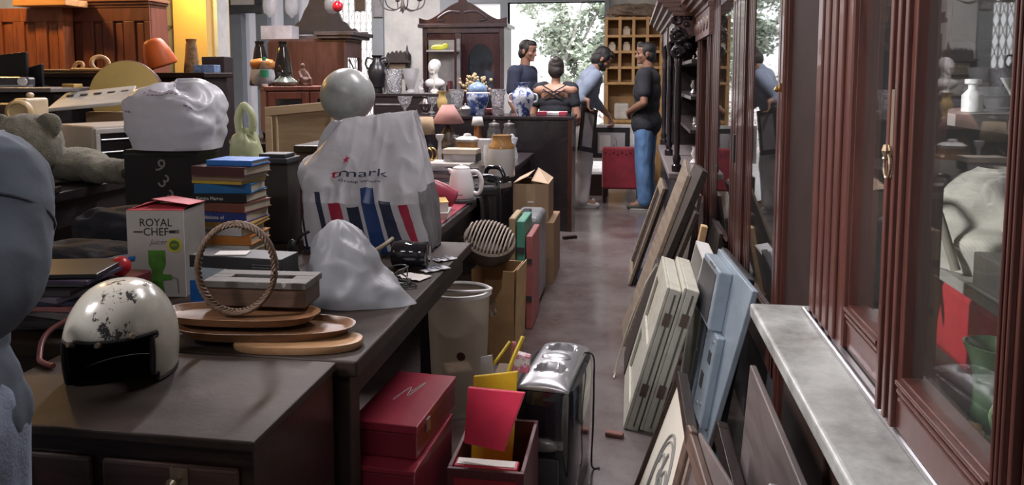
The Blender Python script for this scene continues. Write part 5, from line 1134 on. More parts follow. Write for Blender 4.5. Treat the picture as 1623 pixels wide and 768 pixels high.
# clear bin with white rim
bq_ = T('bin', 'tall clear plastic bin with a white rim, beside the end of the desk', 'bin', (-.690, 2.98, 0))
b = BM(); pr = [(.105, .0), (.108, .004), (.130, .50), (.127, .50), (.105, .008), (0, .006)]; lathe(b, pr, 40, sx=1, sy=.9, caps=False); P('body', b, film('bin_plastic', (.46, .40, .33), .45, .3, .05), bq_, smooth=50)
b = BM(); lathe(b, [(.129, .495), (.138, .497), (.138, .512), (.129, .514), (.126, .505)], 44, sx=1, sy=.9, caps=False); P('rim', b, M('rim_white', (.80, .80, .80), .4), bq_, smooth=50)
b = BM(); tube(b, [(.136 * math.cos(t), -.122 * math.sin(t) * 1.0, .517 + .02 * math.sin(t)) for t in [k * math.pi / 22 - .5 for k in range(26)]], .006, 8); P('handle', b, white_pl, bq_, smooth=60)
b = BM(); lathe(b, [(.018, 0), (.018, .001), (0, .001)], 20, (.035, -.112, .27), rot=(R(94), 0, 0)); P('sticker', b, M('sticker_brown', (.10, .03, .015), .5), bq_)
b = BM(); bx(b, -.06, .05, -.06, .05, .0085, .18); thing('crumpled_carton', b, card, 'brown carton inside the clear bin', 'carton', world=False, loc=(-.690, 2.98, .009), rz=.4, bev=.01)
# torn brown carton tube with a basket
ca = T('torn_carton', 'torn brown carton standing behind the clear bin', 'carton', (-.632, 3.60, 0), R(-4))
w2, d2, hh = .105, .11, .46
b = BM(); bx(b, -w2, -w2 + .006, -d2, d2, 0, hh); bx(b, w2 - .006, w2, -d2, d2, 0, hh); bx(b, -w2 + .006, w2 - .006, d2 - .006, d2, 0, hh); bx(b, -w2 + .006, w2 - .006, -d2 + .006, d2 - .006, 0, .006)
prism(b, [(-w2 + .006, 0), (w2 - .006, 0), (w2 - .006, hh), (.05, hh), (.045, hh * .82), (.012, hh * .70), (.02, hh * .55), (-.02, hh * .48), (-.045, hh * .60), (-.06, hh * .55), (-.07, hh * .8), (-w2 + .006, hh * .78)], .006, (0, -d2, 0))
P('body', b, M('carton_ochre', (.36, .22, .10), .75, var=.1, bump=.06), ca)
b = BM(); slab(b, [(w2, -d2, hh * .2), (w2, d2, hh * .2), (w2 + .012, d2, hh + .01), (w2 + .012, -d2, hh + .01)], (.005, 0, 0)); P('loose_flap', b, M('carton_tan', (.42, .28, .14), .75), ca)
lump('paper_wad', 'pale crumpled packing paper inside the torn brown carton', 'paper', (-.632, 3.60, .007), (.062, .062, .13), M('packing_paper', (.38, .30, .22), .8), 4, .03)
q = at(775, 388, 3.55); bk = T('basket', 'dark woven round basket tipped on the torn brown carton', 'basket', (q.x - .01, 3.60, .565), 0); bk.rotation_euler = (R(28), R(14), 0)
b = BM(); lathe(b, [(.11, -.055), (.125, -.03), (.128, .005), (.116, .035), (.10, .05), (.09, .045), (.10, .03), (.11, 0), (.10, -.035), (0, -.05)], 44)
P('wall', b, wood('wicker_dark', (.03, .018, .012), (.08, .055, .04), .55, 30), bk, smooth=50)
b = BM()
for k in range(13):
    x = -.105 + .0175 * k; r_ = math.sqrt(max(.0, .122 ** 2 - x * x)); tube(b, [(x, r_ * math.sin(t), .034 + .045 * math.cos(t)) for t in [-1.5 + .3 * j for j in range(11)]], .0045, 6)
P('woven_lid', b, M('wicker_pale', (.30, .25, .20), .5), bk, smooth=60)
b = BM(); lathe(b, [(.118, .028), (.128, .034), (.122, .042), (.112, .036)], 40, caps=False); P('rim', b, M('wicker_pale', (.30, .25, .20)), bk, smooth=60)
# upright flat cases
cases = [('folding_board', 'pale green edged folding board standing behind the torn carton', 'board', (818, 832), .600, 4.02, .30, M('case_green', (.08, .28, .20), .5)),
         ('folding_board', 'tan edged board standing left of the green edged one', 'board', (806, 817), .615, 4.02, .28, M('case_tan', (.34, .26, .14), .6)),
         ('game_case', 'faded red case standing right of the green edged board', 'case', (833, 844), .52, 4.02, .34, M('case_red', (.36, .11, .11), .5))]
for nm, lab, cat, (a_, c_), zt_, yy, L, mm in cases:
    x0, x1 = X_(a_, yy, 430), X_(c_, yy, 430); o = T(nm, lab, cat, ((x0 + x1) / 2, yy + L / 2, 0)); P('body', bx(BM(), x0 + .001, x1 - .001, yy, yy + L, 0, zt_), mm, o, world=True, bev=.006)
    for kz in (.3, .7): P('clasp', bx(BM(), x0 + .003, x1 - .003, yy - .003, yy, zt_ * kz, zt_ * (kz + .06)), dark_grey, o, world=True)
x0, x1 = X_(812, 4.45, 400), X_(856, 4.45, 400); sc = T('suitcase', 'grey hard suitcase standing behind the coloured boards', 'suitcase', ((x0 + x1) / 2, 4.6, 0))
P('shell', bx(BM(), x0, x1, 4.39, 4.80, .02, .55), M('case_grey', (.20, .21, .22), .35, var=.3), sc, world=True, bev=.035, seg=4)
b = BM(); bx(b, (x0 + x1) / 2 - .035, (x0 + x1) / 2 + .015, 4.44, 4.60, .551, .57); P('handle', b, black_plastic, sc, world=True, bev=.006)
for k in range(4): P('wheel', cyl(BM(), ((x0 + .03, x1 - .03)[k % 2] - .01, (4.45, 4.74)[k // 2], .02), ((x0 + .03, x1 - .03)[k % 2] + .01, (4.45, 4.74)[k // 2], .02), .019), black_plastic, sc, world=True)
# cardboard boxes
def carton_open(name, lab, x0, x1, y0, y1, z0, z1, flaps, mat):
    o = T(name, lab, 'box', ((x0 + x1) / 2, (y0 + y1) / 2, z0)); b = BM(); t = .005
    bx(b, x0, x1, y0, y0 + t, z0, z1); bx(b, x0, x1, y1 - t, y1, z0, z1); bx(b, x0, x0 + t, y0 + t, y1 - t, z0, z1); bx(b, x1 - t, x1, y0 + t, y1 - t, z0, z1); bx(b, x0 + t, x1 - t, y0 + t, y1 - t, z0, z0 + t)
    P('body', b, mat, o, world=True)
    xm = (x0 + x1) / 2
    if flaps:
        b = BM(); slab(b, [(x0, y0, z1), (x0, y1, z1), (xm - .012, y1 - .01, z1 + .055), (xm - .018, y0 + .01, z1 + .05)], (0, 0, .004)); P('flap', b, card_light, o, world=True)
        b = BM(); slab(b, [(x1, y0, z1), (x1, y1, z1), (xm + .012, y1, z1 + .07), (xm + .004, y0, z1 + .02)], (0, 0, .004)); P('flap', b, card_light, o, world=True)
    else: P('lid', bx(BM(), x0, x1, y0, y1, z1, z1 + .004), mat, o, world=True)
    b = BM(); bx(b, xm - .03, xm + .03, y0 - .001, y0, z0 + .01, z1 - .005); P('tape', b, M('tape', (.36, .25, .15), .35), o, world=True)
    b = BM(); bx(b, xm - .02, xm + .02, y0 - .002, y0 - .001, (z0 + z1) / 2, (z0 + z1) / 2 + .01); P('paper_tag', b, paper, o, world=True)
    return o
carton_open('cardboard_box', 'brown cardboard box with raised pale flaps, upper of the stack before the black counter', -.775, -.535, 5.0, 5.33, .413, .665, True, card)
carton_open('cardboard_box', 'brown cardboard box on the floor, lower of the stack before the black counter', -.745, -.495, 4.96, 5.42, 0, .408, False, M('cardboard_dark', (.27, .17, .10), .8, var=.1))
b = BM(); q = on(905, 378, 0); box(b, (q.x - .01, q.y, .012), (.13, .04, .022), (0, 0, .6)); thing('wood_scrap', b, dark_wood, 'dark scrap of wood on the floor beside the black counter', 'wood', bev=.004)

# ------------------------------------------------------------------ on the red sheet: kettle, bottle, magazines
b = BM(); rs = [on(660, 392, TZ), on(752, 322, TZ)]
bx(b, -1.25, -.835, 3.11, 3.95, TZ + .0008, TZ + .0045); prism(b, [(0, 0), (.014, 0), (.012, -.05), (-.002, -.06), (-.002, -.006)], .40, (-1.24, 3.112, TZ + .004), (0, -1, 0), (0, 0, 1), (1, 0, 0))
thing('plastic_sheet', b, M('sheet_red', (.52, .10, .14), .28, var=.08), 'pinkish red plastic sheet over the edge of the dark side table', 'sheet', bev=.002)
kq = on(735, 318, TZ + .004); kt = T('kettle', 'white electric kettle on the red sheet', 'kettle', (kq.x - .005, 3.87, TZ + .0055), R(0))
b = BM(); lathe(b, [(.066, .022), (.070, .03), (.066, .09), (.056, .15), (.050, .168), (.046, .174), (0, .174)], 36); P('body', b, white_pl, kt, smooth=45)
b = BM(); lathe(b, [(.078, 0), (.078, .014), (.068, .0215), (0, .0215)], 36); P('base', b, dark_grey, kt, smooth=45)
b = BM(); lathe(b, [(.046, .1745), (.044, .182), (.02, .190), (0, .19)], 30); ell(b, (0, 0, .19), (.012, .012, .008)); P('lid', b, white_pl, kt, smooth=45)
b = BM(); tube(b, smooth_path([(.05, 0, .160), (.085, 0, .158), (.108, 0, .12), (.106, 0, .07), (.088, 0, .045), (.064, 0, .05)], 6), .011, 10); P('handle', b, white_pl, kt, smooth=60)
b = BM(); prism(b, [(-.045, .135), (-.052, .172), (-.074, .176), (-.06, .15)], .034, (0, -.017, 0)); P('spout', b, white_pl, kt, bev=.006)
b = BM(); bx(b, -.022, .022, -.0700, -.0690, .042, .047); P('printed_mark', b, mid_grey, kt)
def at_on(px, py, z): q = on(px, py, z); return q
q = at(688, 284, 3.55); ho = T('water_bottle', 'dark red bottle with a green cap lying behind the shop bag', 'bottle', (q.x, 3.60, TZ + .093), R(0)); ho.rotation_euler = (0, 0, R(12))
b = BM(); lathe(b, [(.03, -.10), (.055, -.09), (.06, -.03), (.056, .03), (.03, .075), (.02, .085), (0, .085)], 28, rot=(0, R(-62), 0), sx=1, sy=.7); P('body', b, M('bottle_red', (.30, .03, .06), .4), ho, smooth=50)
b = BM(); lathe(b, [(.022, .086), (.022, .115), (0, .117)], 20, rot=(0, R(-62), 0)); P('cap', b, M('cap_green', (.03, .28, .14), .4), ho, smooth=45)
q = at(700, 318, 3.35); z0_ = TZ + .005
for i, (nm, lab, col, w_, d_, th, x, y, rz, cat) in enumerate((
    ('book', 'white paged book flat on the red sheet, bottom of the small pile by the kettle', (.55, .54, .52), .13, .17, .03, q.x - .05, 3.44, 8, 'book'),
    ('book', 'yellow covered book on the small pile beside the kettle', (.55, .36, .08), .12, .15, .045, q.x - .06, 3.45, 20, 'book'))):
    o = T(nm, lab, cat, (x, y, z0_), R(rz)); P('cover', bx(BM(), -w_ / 2, w_ / 2, -d_ / 2, d_ / 2, th - .004, th), M('cv%d' % i, col, .4), o, bev=.001); P('page_block', bx(BM(), -w_ / 2 + .003, w_ / 2 - .003, -d_ / 2 + .003, d_ / 2 - .003, 0, th - .0042), paper, o); z0_ += th + .001
z0_ = TZ + .0005; rm = random.Random(3)
mx_ = X_(705, 4.35, 260)
for i in range(7):
    th = rm.uniform(.018, .026); b = BM(); bx(b, -.15, .15, -.10, .10, 0, th); g_ = rm.choice([(.30, .30, .31), (.10, .10, .11), (.42, .40, .38), (.20, .14, .14)])
    if i == 6: g_ = (.58, .57, .55)
    lab = 'thick %s magazine %s of the pile behind the kettle' % ('white' if i == 6 else 'grey', ['at the bottom', 'second from the bottom', 'third from the bottom', 'in the middle', 'third from the top', 'second from the top', 'on top'][i])
    thing('magazine', b, M('mgz%d%d' % (i, int(g_[0] * 100)), g_, .4, var=.2), lab, 'magazine', 'magazines behind the kettle', loc=(mx_ + rm.uniform(-.02, .03), 4.40, z0_), rz=R(rm.uniform(-10, 10)), world=False, bev=.002); z0_ += th + .0008
q = at(732, 245, 4.45); bxz = z0_ + .0005
o = T('display_box', 'clear plastic box with a beige lid on the magazine pile behind the kettle', 'box', (q.x, 4.45, bxz), R(-2))
b = BM(); bx(b, -.10, .10, -.055, .055, 0, .045); P('body', b, film('clear_box', (.45, .42, .42), .4, .15, .4, 30), o, bev=.003); P('lid', bx(BM(), -.105, .105, -.06, .06, .0455, .075), M('beige_lid', (.50, .44, .36), .5), o, bev=.003)
b = BM(); bx(b, .1005, .106, -.06, .06, 0, .0452); P('dark_end', b, dark_wood, o)
q = at(683, 252, 4.35)
b = BM()
for k in range(2): tube(b, [(q.x + .02 * k - .03 + .038 * math.cos(t * .2618), 4.36 + .03 * k, bxz + .044 + .038 * math.sin(t * .2618)) for t in range(24)], .005, 8, True)
ck = thing('brass_rings', b, brass, 'pair of linked brass hoops standing on the magazine pile', 'hoops', smooth=60)
# telephones and black gadgets at the table edge
gz = TZ
for i, (px, py, yy, r_, lab) in enumerate(((772, 275, 4.12, 20, 'black telephone handset lying on the dark side table right of the kettle'), (790, 268, 4.42, -25, 'black electric iron on the dark side table behind the kettle'))):
    q = at(px, py, yy); o = T('telephone' if i == 0 else 'iron', lab, 'telephone' if i == 0 else 'iron', (q.x - .03 - .015 * i, yy + .05 * i, TZ + .001), R(r_))
    b = BM()
    if i == 0: bx(b, -.08, .08, -.06, .06, 0, .05); P('base', b, black_plastic, o, bev=.012); b = BM(); tube(b, smooth_path([(-.10, 0, .065), (-.07, 0, .098), (0, 0, .108), (.07, 0, .098), (.10, 0, .065)], 6), [.026, .02, .016, .014, .013, .013, .013, .013, .013, .013, .013, .013, .013, .013, .013, .013, .013, .013, .013, .013, .014, .016, .02, .024, .026], 10); P('handset', b, M('gloss_black', (.012, .012, .018)), o, smooth=60)
    else:
        prism(b, [(-.10, 0), (.0, .06), (.10, .06), (.10, -.06), (.0, -.06)], .03, (0, 0, .0), (1, 0, 0), (0, 1, 0), (0, 0, 1)); P('sole', b, silver, o, bev=.004); b = BM(); prism(b, [(-.085, 0), (.0, .05), (.095, .05), (.095, -.05), (0, -.05)], .04, (0, 0, .0305), (1, 0, 0), (0, 1, 0), (0, 0, 1)); P('body', b, black_plastic, o, bev=.01)
        b = BM(); tube(b, smooth_path([(-.05, 0, .07), (-.03, 0, .11), (.05, 0, .115), (.085, 0, .07)], 5), .013, 10); P('handle', b, M('gloss_black', (.012, .012, .018)), o, smooth=60)
q = at(766, 300, 3.97); b = BM(); lathe(b, [(.022, 0), (.024, .01), (.016, .05), (.010, .065), (.016, .075), (.014, .09), (0, .094)], 18); thing('salt_shaker', b, clear, 'small clear glass bottle right of the kettle', 'bottle', world=False, smooth=45, loc=(-.878, 4.02, TZ + .001))
b = BM(); rc_ = random.Random(4)
for k in range(5): tube(b, smooth_path([(-.90 + rc_.uniform(-.05, .04), 4.22 + rc_.uniform(-.08, .1), TZ + .006 + rc_.uniform(0, .03)) for j in range(7)], 6), .004, 6)
thing('cable', b, black_plastic, 'black cables bundled at the dark table edge behind the kettle', 'cable', smooth=60)
# dark cloth over the table edge
b = BM()
def drape(u, v):
    y = 3.98 + u * .65; return (-.803 + (.006 + .012 * math.sin(u * 22 + v)) * min(1, v * 3) if v > .15 else -.853 + v * .33, y, TZ + .007 - max(0, v - .15) * .55)
sheet(b, drape, 40, 20); thing('dark_cloth', b, blk_cloth, 'black cloth hanging over the dark table edge behind the kettle', 'cloth', thick=.004, smooth=70)

# ------------------------------------------------------------------ stoneware jars and lamps on the far dark table
stone = M('stoneware', (.50, .49, .46), .35, var=.06, coat=.3); tan_gl = M('tan_glaze', (.36, .19, .07), .2, var=.15, coat=.5)
def jar(lab, px, yy, r, hh, lidmat=None):
    o = T('stoneware_jar', lab, 'jar', (X_(px, yy, 240), yy, TZ + .001)); b = BM()
    lathe(b, [(r * .95, 0), (r, .008), (r, hh * .66), (r * .99, hh * .68)], 36); P('body', b, stone, o, smooth=45)
    b = BM(); lathe(b, [(r * .99, hh * .6805), (r * .97, hh * .76), (r * .76, hh * .83), (r * .74, hh * .96), (r * .78, hh), (r * .6, hh), (0, hh * .9)], 36); P('glazed_neck', b, tan_gl, o, smooth=45, label='tan glazed neck')
    if lidmat: b = BM(); lathe(b, [(r * .74, hh + .001), (r * .85, hh + .02), (r * .6, hh + .035), (r * .3, hh + .04), (r * .25, hh + .055), (0, hh + .06)], 30); P('lid', b, lidmat, o, smooth=45)
    return o
jar('cream stoneware jar with a tan glazed neck, right of the two', 795, 4.95, .088, .275)
jar('squat cream and tan stoneware jar with a white lid, left of the two', 741, 5.15, .098, .21, M('white_china', (.62, .61, .60), .25))
def lamp(lab, px, yy, base, shade, shade_mat, base_mat, zs, z0=TZ + .001):
    o = T('table_lamp', lab, 'lamp', (X_(px, yy, 200), yy, z0)); b = BM(); lathe(b, base, 30); P('base', b, base_mat, o, smooth=45)
    b = BM(); lathe(b, [(r, z + zs) for r, z in shade], 36, caps=False); P('lamp_shade', b, shade_mat, o, smooth=45, thick=.003); return o
lamp('table lamp with a dusty pink cone shade and dark ribbed base', 710, 5.85, [(.06, 0), (.08, .01), (.085, .10), (.07, .19), (.035, .25), (.02, .27), (.015, .34), (0, .34)], [(.13, 0), (.045, .145)], M('pink_shade', (.34, .17, .15), .8), stained('rib_brown', (.05, .03, .02), (.16, .11, .07), .4, 30, .45, .6), .295)
lamp('table lamp with a beige drum shade and black base, left of the pink shaded lamp', 672, 5.60, [(.06, 0), (.09, .02), (.085, .12), (.04, .17), (.02, .19), (.012, .3), (0, .3)], [(.085, 0), (.068, .13)], M('beige_shade', (.40, .29, .18), .8), black_plastic, .225)
q = X_(755, 5.95, 200); o = lamp('copper coloured table lamp base with small white shades', 757, 5.98, [(.05, 0), (.055, .01), (.045, .1), (.03, .2), (.026, .3), (0, .3)], [(.05, 0), (.035, .07)], M('pale_shade', (.55, .53, .50), .7), M('copper', (.45, .18, .08), .3, .6), .27)
for i, (px, yy, hh, lab) in enumerate(((697, 5.4, .24, 'white glass candlestick before the pink shaded lamp'), (722, 5.60, .22, 'tall clear glass candlestick right of the pink shaded lamp'))):
    b = BM(); lathe(b, [(.04, 0), (.042, .008), (.012, .02), (.016, .05), (.010, .08), (.018, .11), (.010, .15), (.014, .19), (.03, hh - .02), (.03, hh), (0, hh - .02)], 22); thing('candlestick', b, M('milk_glass', (.60, .60, .60), .2) if i == 0 else clear, lab, 'candlestick', world=False, smooth=45, loc=(X_(px, yy, 220), yy, TZ + .001))
for i, px in enumerate((783, 807)):
    yy = 5.75; o = T('glass_jar', 'clear glass storage jar with a metal lid, %s of two beside the tan necked jar' % ('left', 'right')[i], 'jar', (X_(px, yy, 200), yy, TZ + .001), 0, 'glass storage jars'); b = BM(); lathe(b, [(.05, 0), (.055, .01), (.055, .24), (.04, .27), (.04, .285), (.036, .285), (.05, .235), (.05, .012), (0, .01)], 26); P('body', b, clear, o, smooth=45); b = BM(); lathe(b, [(.042, .2855), (.042, .30), (.01, .31), (.01, .325), (0, .33)], 24); P('lid', b, silver, o, smooth=45)
lump('clear_bag', 'clump of crinkled clear plastic wrap at the table edge right of the jars', 'plastic wrap', (-.895, 5.55, TZ + .001), (.045, .10, .10), film('clear_crinkle', (.60, .64, .68), .35, .12, .8, 25), 6, .05)
b = BM(); box(b, (0, 0, .10), (.12, .10, .20)); thing('tissue_box', b, M('pale_box', (.52, .52, .54), .5, var=.2, scale=20), 'pale patterned carton behind the stoneware jars', 'box', world=False, bev=.004, loc=(X_(764, 5.5, 230), 5.52, TZ + .001))
for i, (px, yy, r, hh, lab, mm) in enumerate(((775, 5.35, .04, .17, 'white cylindrical china pot between the two stoneware jars', M('white_china', (.62, .61, .60))), (668, 5.15, .05, .10, 'dark brown round pot behind the shop bag', M('dark_pot', (.05, .03, .03), .3)), (708, 5.05, .045, .09, 'white rounded china cup behind the display box', M('white_china', (.62, .61, .60))))):
    b = BM(); lathe(b, [(r * .7, 0), (r, hh * .3), (r, hh * .8), (r * .85, hh), (r * .75, hh), (r * .9, hh * .8), (r * .9, hh * .3), (0, hh * .1)], 26); thing('china_pot', b, mm, lab, 'pot', world=False, smooth=45, loc=(X_(px, yy, 240), yy, TZ + .001))

# ------------------------------------------------------------------ on the black counter
cz = KZ + .001
blue_white = stained('blue_white_china', (.56, .60, .68), (.03, .07, .26), .18, 17, .48, .54, 0)
blue_deep = stained('deep_blue_china', (.03, .06, .19), (.48, .54, .64), .18, 12, .50, .60, 0)
def vcount(px, yy=6.85): return X_(px, yy, 170)
vz = T('vase', 'blue and white flowered china vase with two handles on the black counter', 'vase', (vcount(830), 6.80, cz)); b = BM()
lathe(b, [(.055, 0), (.058, .01), (.065, .04), (.095, .12), (.105, .165), (.095, .21), (.06, .245), (.045, .26), (.045, .285), (.062, .30), (.055, .30), (.038, .28), (0, .26)], 40); P('body', b, blue_white, vz, smooth=50)
for s in (-1, 1): b = BM(); tube(b, smooth_path([(s * .095, 0, .20), (s * .125, 0, .185), (s * .13, 0, .14), (s * .10, 0, .12)], 6), .009, 8); P('handle', b, M('pale_china', (.60, .63, .68), .2), vz, smooth=60)
gj = T('ginger_jar', 'dark blue and white lidded ginger jar on the black counter', 'jar', (vcount(757), 6.85, cz)); b = BM()
lathe(b, [(.065, 0), (.068, .01), (.072, .05), (.10, .13), (.108, .18), (.10, .205), (.082, .215), (0, .215)], 40); P('body', b, blue_deep, gj, smooth=50)
b = BM(); lathe(b, [(.082, .2155), (.088, .225), (.086, .25), (.075, .275), (.03, .30), (.012, .305), (.014, .32), (0, .325)], 36); P('lid', b, M('lid_blue', (.20, .30, .48), .2, var=.3, scale=30), gj, smooth=50); b = BM(); lathe(b, [(.102, .196), (.104, .2), (.102, .208), (.095, .212)], 36, caps=False); P('white_band', b, M('pale_china', (.60, .63, .68)), gj, smooth=50)
for i, (px, yy, r, hh, lab) in enumerate(((789, 6.86, .066, .24, 'tall cut crystal bucket vase between the two blue and white china pieces'), (724, 6.98, .066, .235, 'flared cut crystal vase left of the ginger jar'))):
    b = BM(); lathe(b, [(r * .75, 0), (r * .78, .012), (r * .85, hh * .4), (r * 1.1, hh * .9), (r * 1.16, hh), (r * 1.05, hh), (r * .72, hh * .35), (0, .03)], 26); thing('crystal_vase', b, crystal, lab, 'vase', world=False, loc=(vcount(px, yy), yy, cz))
sb2 = T('silver_tureen', 'small silver lidded tureen before the ginger jar', 'tureen', (vcount(738, 6.74), 6.735, cz)); b = BM(); lathe(b, [(.03, 0), (.032, .012), (.05, .04), (.055, .06), (.0, .06)], 26, sx=1, sy=.8); P('bowl', b, silver, sb2, smooth=45); b = BM(); lathe(b, [(.055, .0605), (.05, .075), (.02, .09), (.008, .095), (.010, .108), (0, .112)], 26, sy=.8); P('lid', b, silver, sb2, smooth=45)
b = BM(); lathe(b, [(.035, 0), (.025, .03), (.045, .08), (.05, .13), (.035, .16), (.032, .19), (.05, .22), (.045, .22), (.025, .19), (0, .15)], 26); thing('vase', b, M('amber_china', (.50, .36, .14), .2, var=.2), 'amber pitcher shaped vase above the pink lamp shade', 'vase', world=False, smooth=45, loc=(vcount(701, 6.86), 6.86, cz))
b = BM(); lathe(b, [(.04, 0), (.042, .01), (.02, .03), (.055, .07), (.06, .10), (.03, .13), (.02, .15), (.028, .17), (0, .172)], 26); thing('metal_pot', b, M('pewter', (.16, .14, .14), .25, .8), 'small round pewter pot on the left end of the black counter', 'pot', world=False, smooth=45, loc=(vcount(674, 6.85), 6.85, cz))
for i, (px, yy, hh) in enumerate(((642, 6.85, .17), (684, 7.05, .16))):
    b = BM(); lathe(b, [(.04, 0), (.042, .008), (.012, .03), (.012, .05), (.05, .10), (.07, hh), (.064, hh), (.04, .10), (0, .06)], 24); thing('crystal_goblet', b, crystal, 'cut crystal footed goblet at the left of the black counter, %s' % ('nearer one', 'farther one')[i], 'goblet', 'crystal goblets', world=False, loc=(vcount(px, yy), yy, cz))
o = T('tray', 'red and white printed tray at the right end of the black counter', 'tray', (vcount(875), 6.98, cz)); P('body', bx(BM(), -.14, .125, -.10, .10, 0, .03), M('tray_white', (.60, .58, .58), .4), o, bev=.006)
b = BM(); bx(b, -.1405, -.05, -.102, .0, .003, .032); bx(b, .06, .1255, -.102, .0, .003, .032); P('red_print', b, M('tray_red', (.45, .05, .10), .4), o)
fl = T('flower_vase', 'dried pale flower bunch in a pot behind the ginger jar', 'flowers', (vcount(752, 7.16), 7.165, cz)); b = BM(); lathe(b, [(.04, 0), (.06, .05), (.055, .14), (.04, .17), (0, .16)], 24); P('pot', b, M('dark_pot', (.05, .03, .03)), fl, smooth=45)
b = BM(); c_ = BM(); rf_ = random.Random(3)
for k in range(70):
    a_ = rf_.uniform(0, 6.28); r_ = rf_.uniform(.02, .17); z_ = .23 + rf_.uniform(0, .17) - r_ * .35; p_ = V(r_ * math.cos(a_), r_ * math.sin(a_) * .4, z_); cyl(c_, (0, 0, .155), p_, .0015, seg=4); ell(b, p_, rf_.uniform(.010, .018), u=7, v=5)
P('blooms', b, M('dried_bloom', (.42, .33, .20), .8, var=.4, scale=30), fl); P('stem', c_, M('dried_stem', (.2, .17, .1), .8), fl)
b = BM(); lathe(b, [(.06, 0), (.10, .03), (.105, .05), (.0, .05)], 24); o = thing('dish_stack', b, M('pink_dish', (.55, .22, .22), .3), 'pink and white dish behind the crystal bucket vase', 'dish', world=False, smooth=45, loc=(vcount(782, 7.1), 7.1, cz))
b = BM(); lathe(b, [(.03, 0), (.03, .15), (.09, .20), (.10, .21), (0, .21)], 24); thing('cake_stand', b, M('pale_pink', (.60, .42, .40), .3), 'pale pink footed cake stand behind the black counter vases', 'stand', world=False, smooth=45, loc=(vcount(787, 7.2), 7.14, cz)) if False else None

# ------------------------------------------------------------------ black cabinet with crystal and the amphora, farther left
B0, B1 = X_(592, 7.3, 150), X_(702, 7.3, 150); BZ = 1.215
bc_ = T('low_cabinet', 'low black cabinet carrying the amphora and the crystal, behind the grey globe', 'cabinet', ((B0 + B1) / 2, 7.6, 0)); b = BM(); bx(b, B0, B1, 7.30, 7.95, 0, BZ - .03); P('body', b, black_wood, bc_, world=True, bev=.004); P('top', bx(BM(), B0 - .02, B1 + .02, 7.29, 7.97, BZ - .03, BZ), black_wood, bc_, world=True, bev=.004); P('pale_strip', bx(BM(), B0 + .02, B0 + .32, 7.294, 7.299, BZ - .115, BZ - .10), M('pale_strip', (.45, .45, .47), .3, .5), bc_, world=True)
am = T('amphora', 'dark bronze amphora with two looped handles on the low black cabinet', 'vase', (X_(598, 7.5, 120), 7.5, BZ + .001)); brz = M('bronze', (.045, .045, .05), .3, .6, bump=.2)
b = BM(); lathe(b, [(.05, 0), (.055, .012), (.05, .05), (.07, .06), (.085, .14), (.10, .22), (.075, .29), (.045, .32), (.04, .36), (.062, .385), (.05, .385), (0, .33)], 32); P('body', b, brz, am, smooth=45)
for s in (-1, 1): b = BM(); tube(b, smooth_path([(s * .04, 0, .345), (s * .10, 0, .36), (s * .125, 0, .30), (s * .10, 0, .25), (s * .085, 0, .26)], 6), .010, 8); P('handle', b, brz, am, smooth=60)
b = BM(); lathe(b, [(.075, 0), (.08, .01), (.085, .15), (.095, .245), (.088, .245), (.07, .02), (0, .02)], 26); thing('crystal_vase', b, crystal, 'wide cut crystal vase beside the bronze amphora', 'vase', world=False, loc=(X_(624, 7.42, 130), 7.42, BZ + .001))
b = BM(); lathe(b, [(.045, 0), (.05, .01), (.03, .04), (.07, .16), (.085, .25), (.078, .25), (.06, .15), (0, .06)], 26); thing('crystal_vase', b, film('frosted_vase', (.5, .5, .52), .4, .3, .3, 40), 'frosted flared glass vase right of the wide crystal one', 'vase', world=False, smooth=45, loc=(X_(651, 7.42, 130), 7.42, BZ + .001))
bu = T('bust', 'white plaster bust on the low black cabinet before the carved wardrobe', 'bust', (X_(687, 7.55, 120), 7.6, BZ + .001)); pla = M('plaster_white', (.62, .62, .61), .5, var=.04)
b = BM(); lathe(b, [(.05, 0), (.05, .02), (.03, .04), (.03, .06), (0, .06)], 20); ell(b, (.0, 0, .10), (.11, .055, .055)); cap(b, (0, 0, .13), (-.005, -.01, .20), .042, .038); ell(b, (-.008, -.01, .262), (.058, .068, .078)); ell(b, (-.012, -.07, .25), (.014, .018, .018)); ell(b, (-.01, -.03, .215), (.038, .04, .03)); ell(b, (0, .02, .29), (.062, .065, .06))
organic('head_and_shoulders', b, pla, bu, .007, 4)
b = BM(); cyl(b, (0, 0, 0), (0, 0, .27), .006, .005, 10); lathe(b, [(.03, 0), (.03, .01), (0, .012)], 16); thing('taper_candle', b, M('candle', (.60, .54, .45), .5), 'thin pale taper candle beside the white bust', 'candle', world=False, smooth=45, loc=(X_(688, 7.4, 130), 7.40, BZ + .001))
b = BM(); tube(b, [(0, 0, .03), (-.02, 0, .07), (.01, 0, .11), (0, 0, .14)], [.03, .022, .016, .02], 10); lathe(b, [(.03, 0), (.032, .03), (0, .032)], 16); thing('glass_swan', b, film('milky', (.55, .55, .56), .25, .2, .2), 'small milky glass ornament left of the white bust', 'ornament', world=False, smooth=45, loc=(X_(669, 7.45, 130), 7.42, BZ + .001))
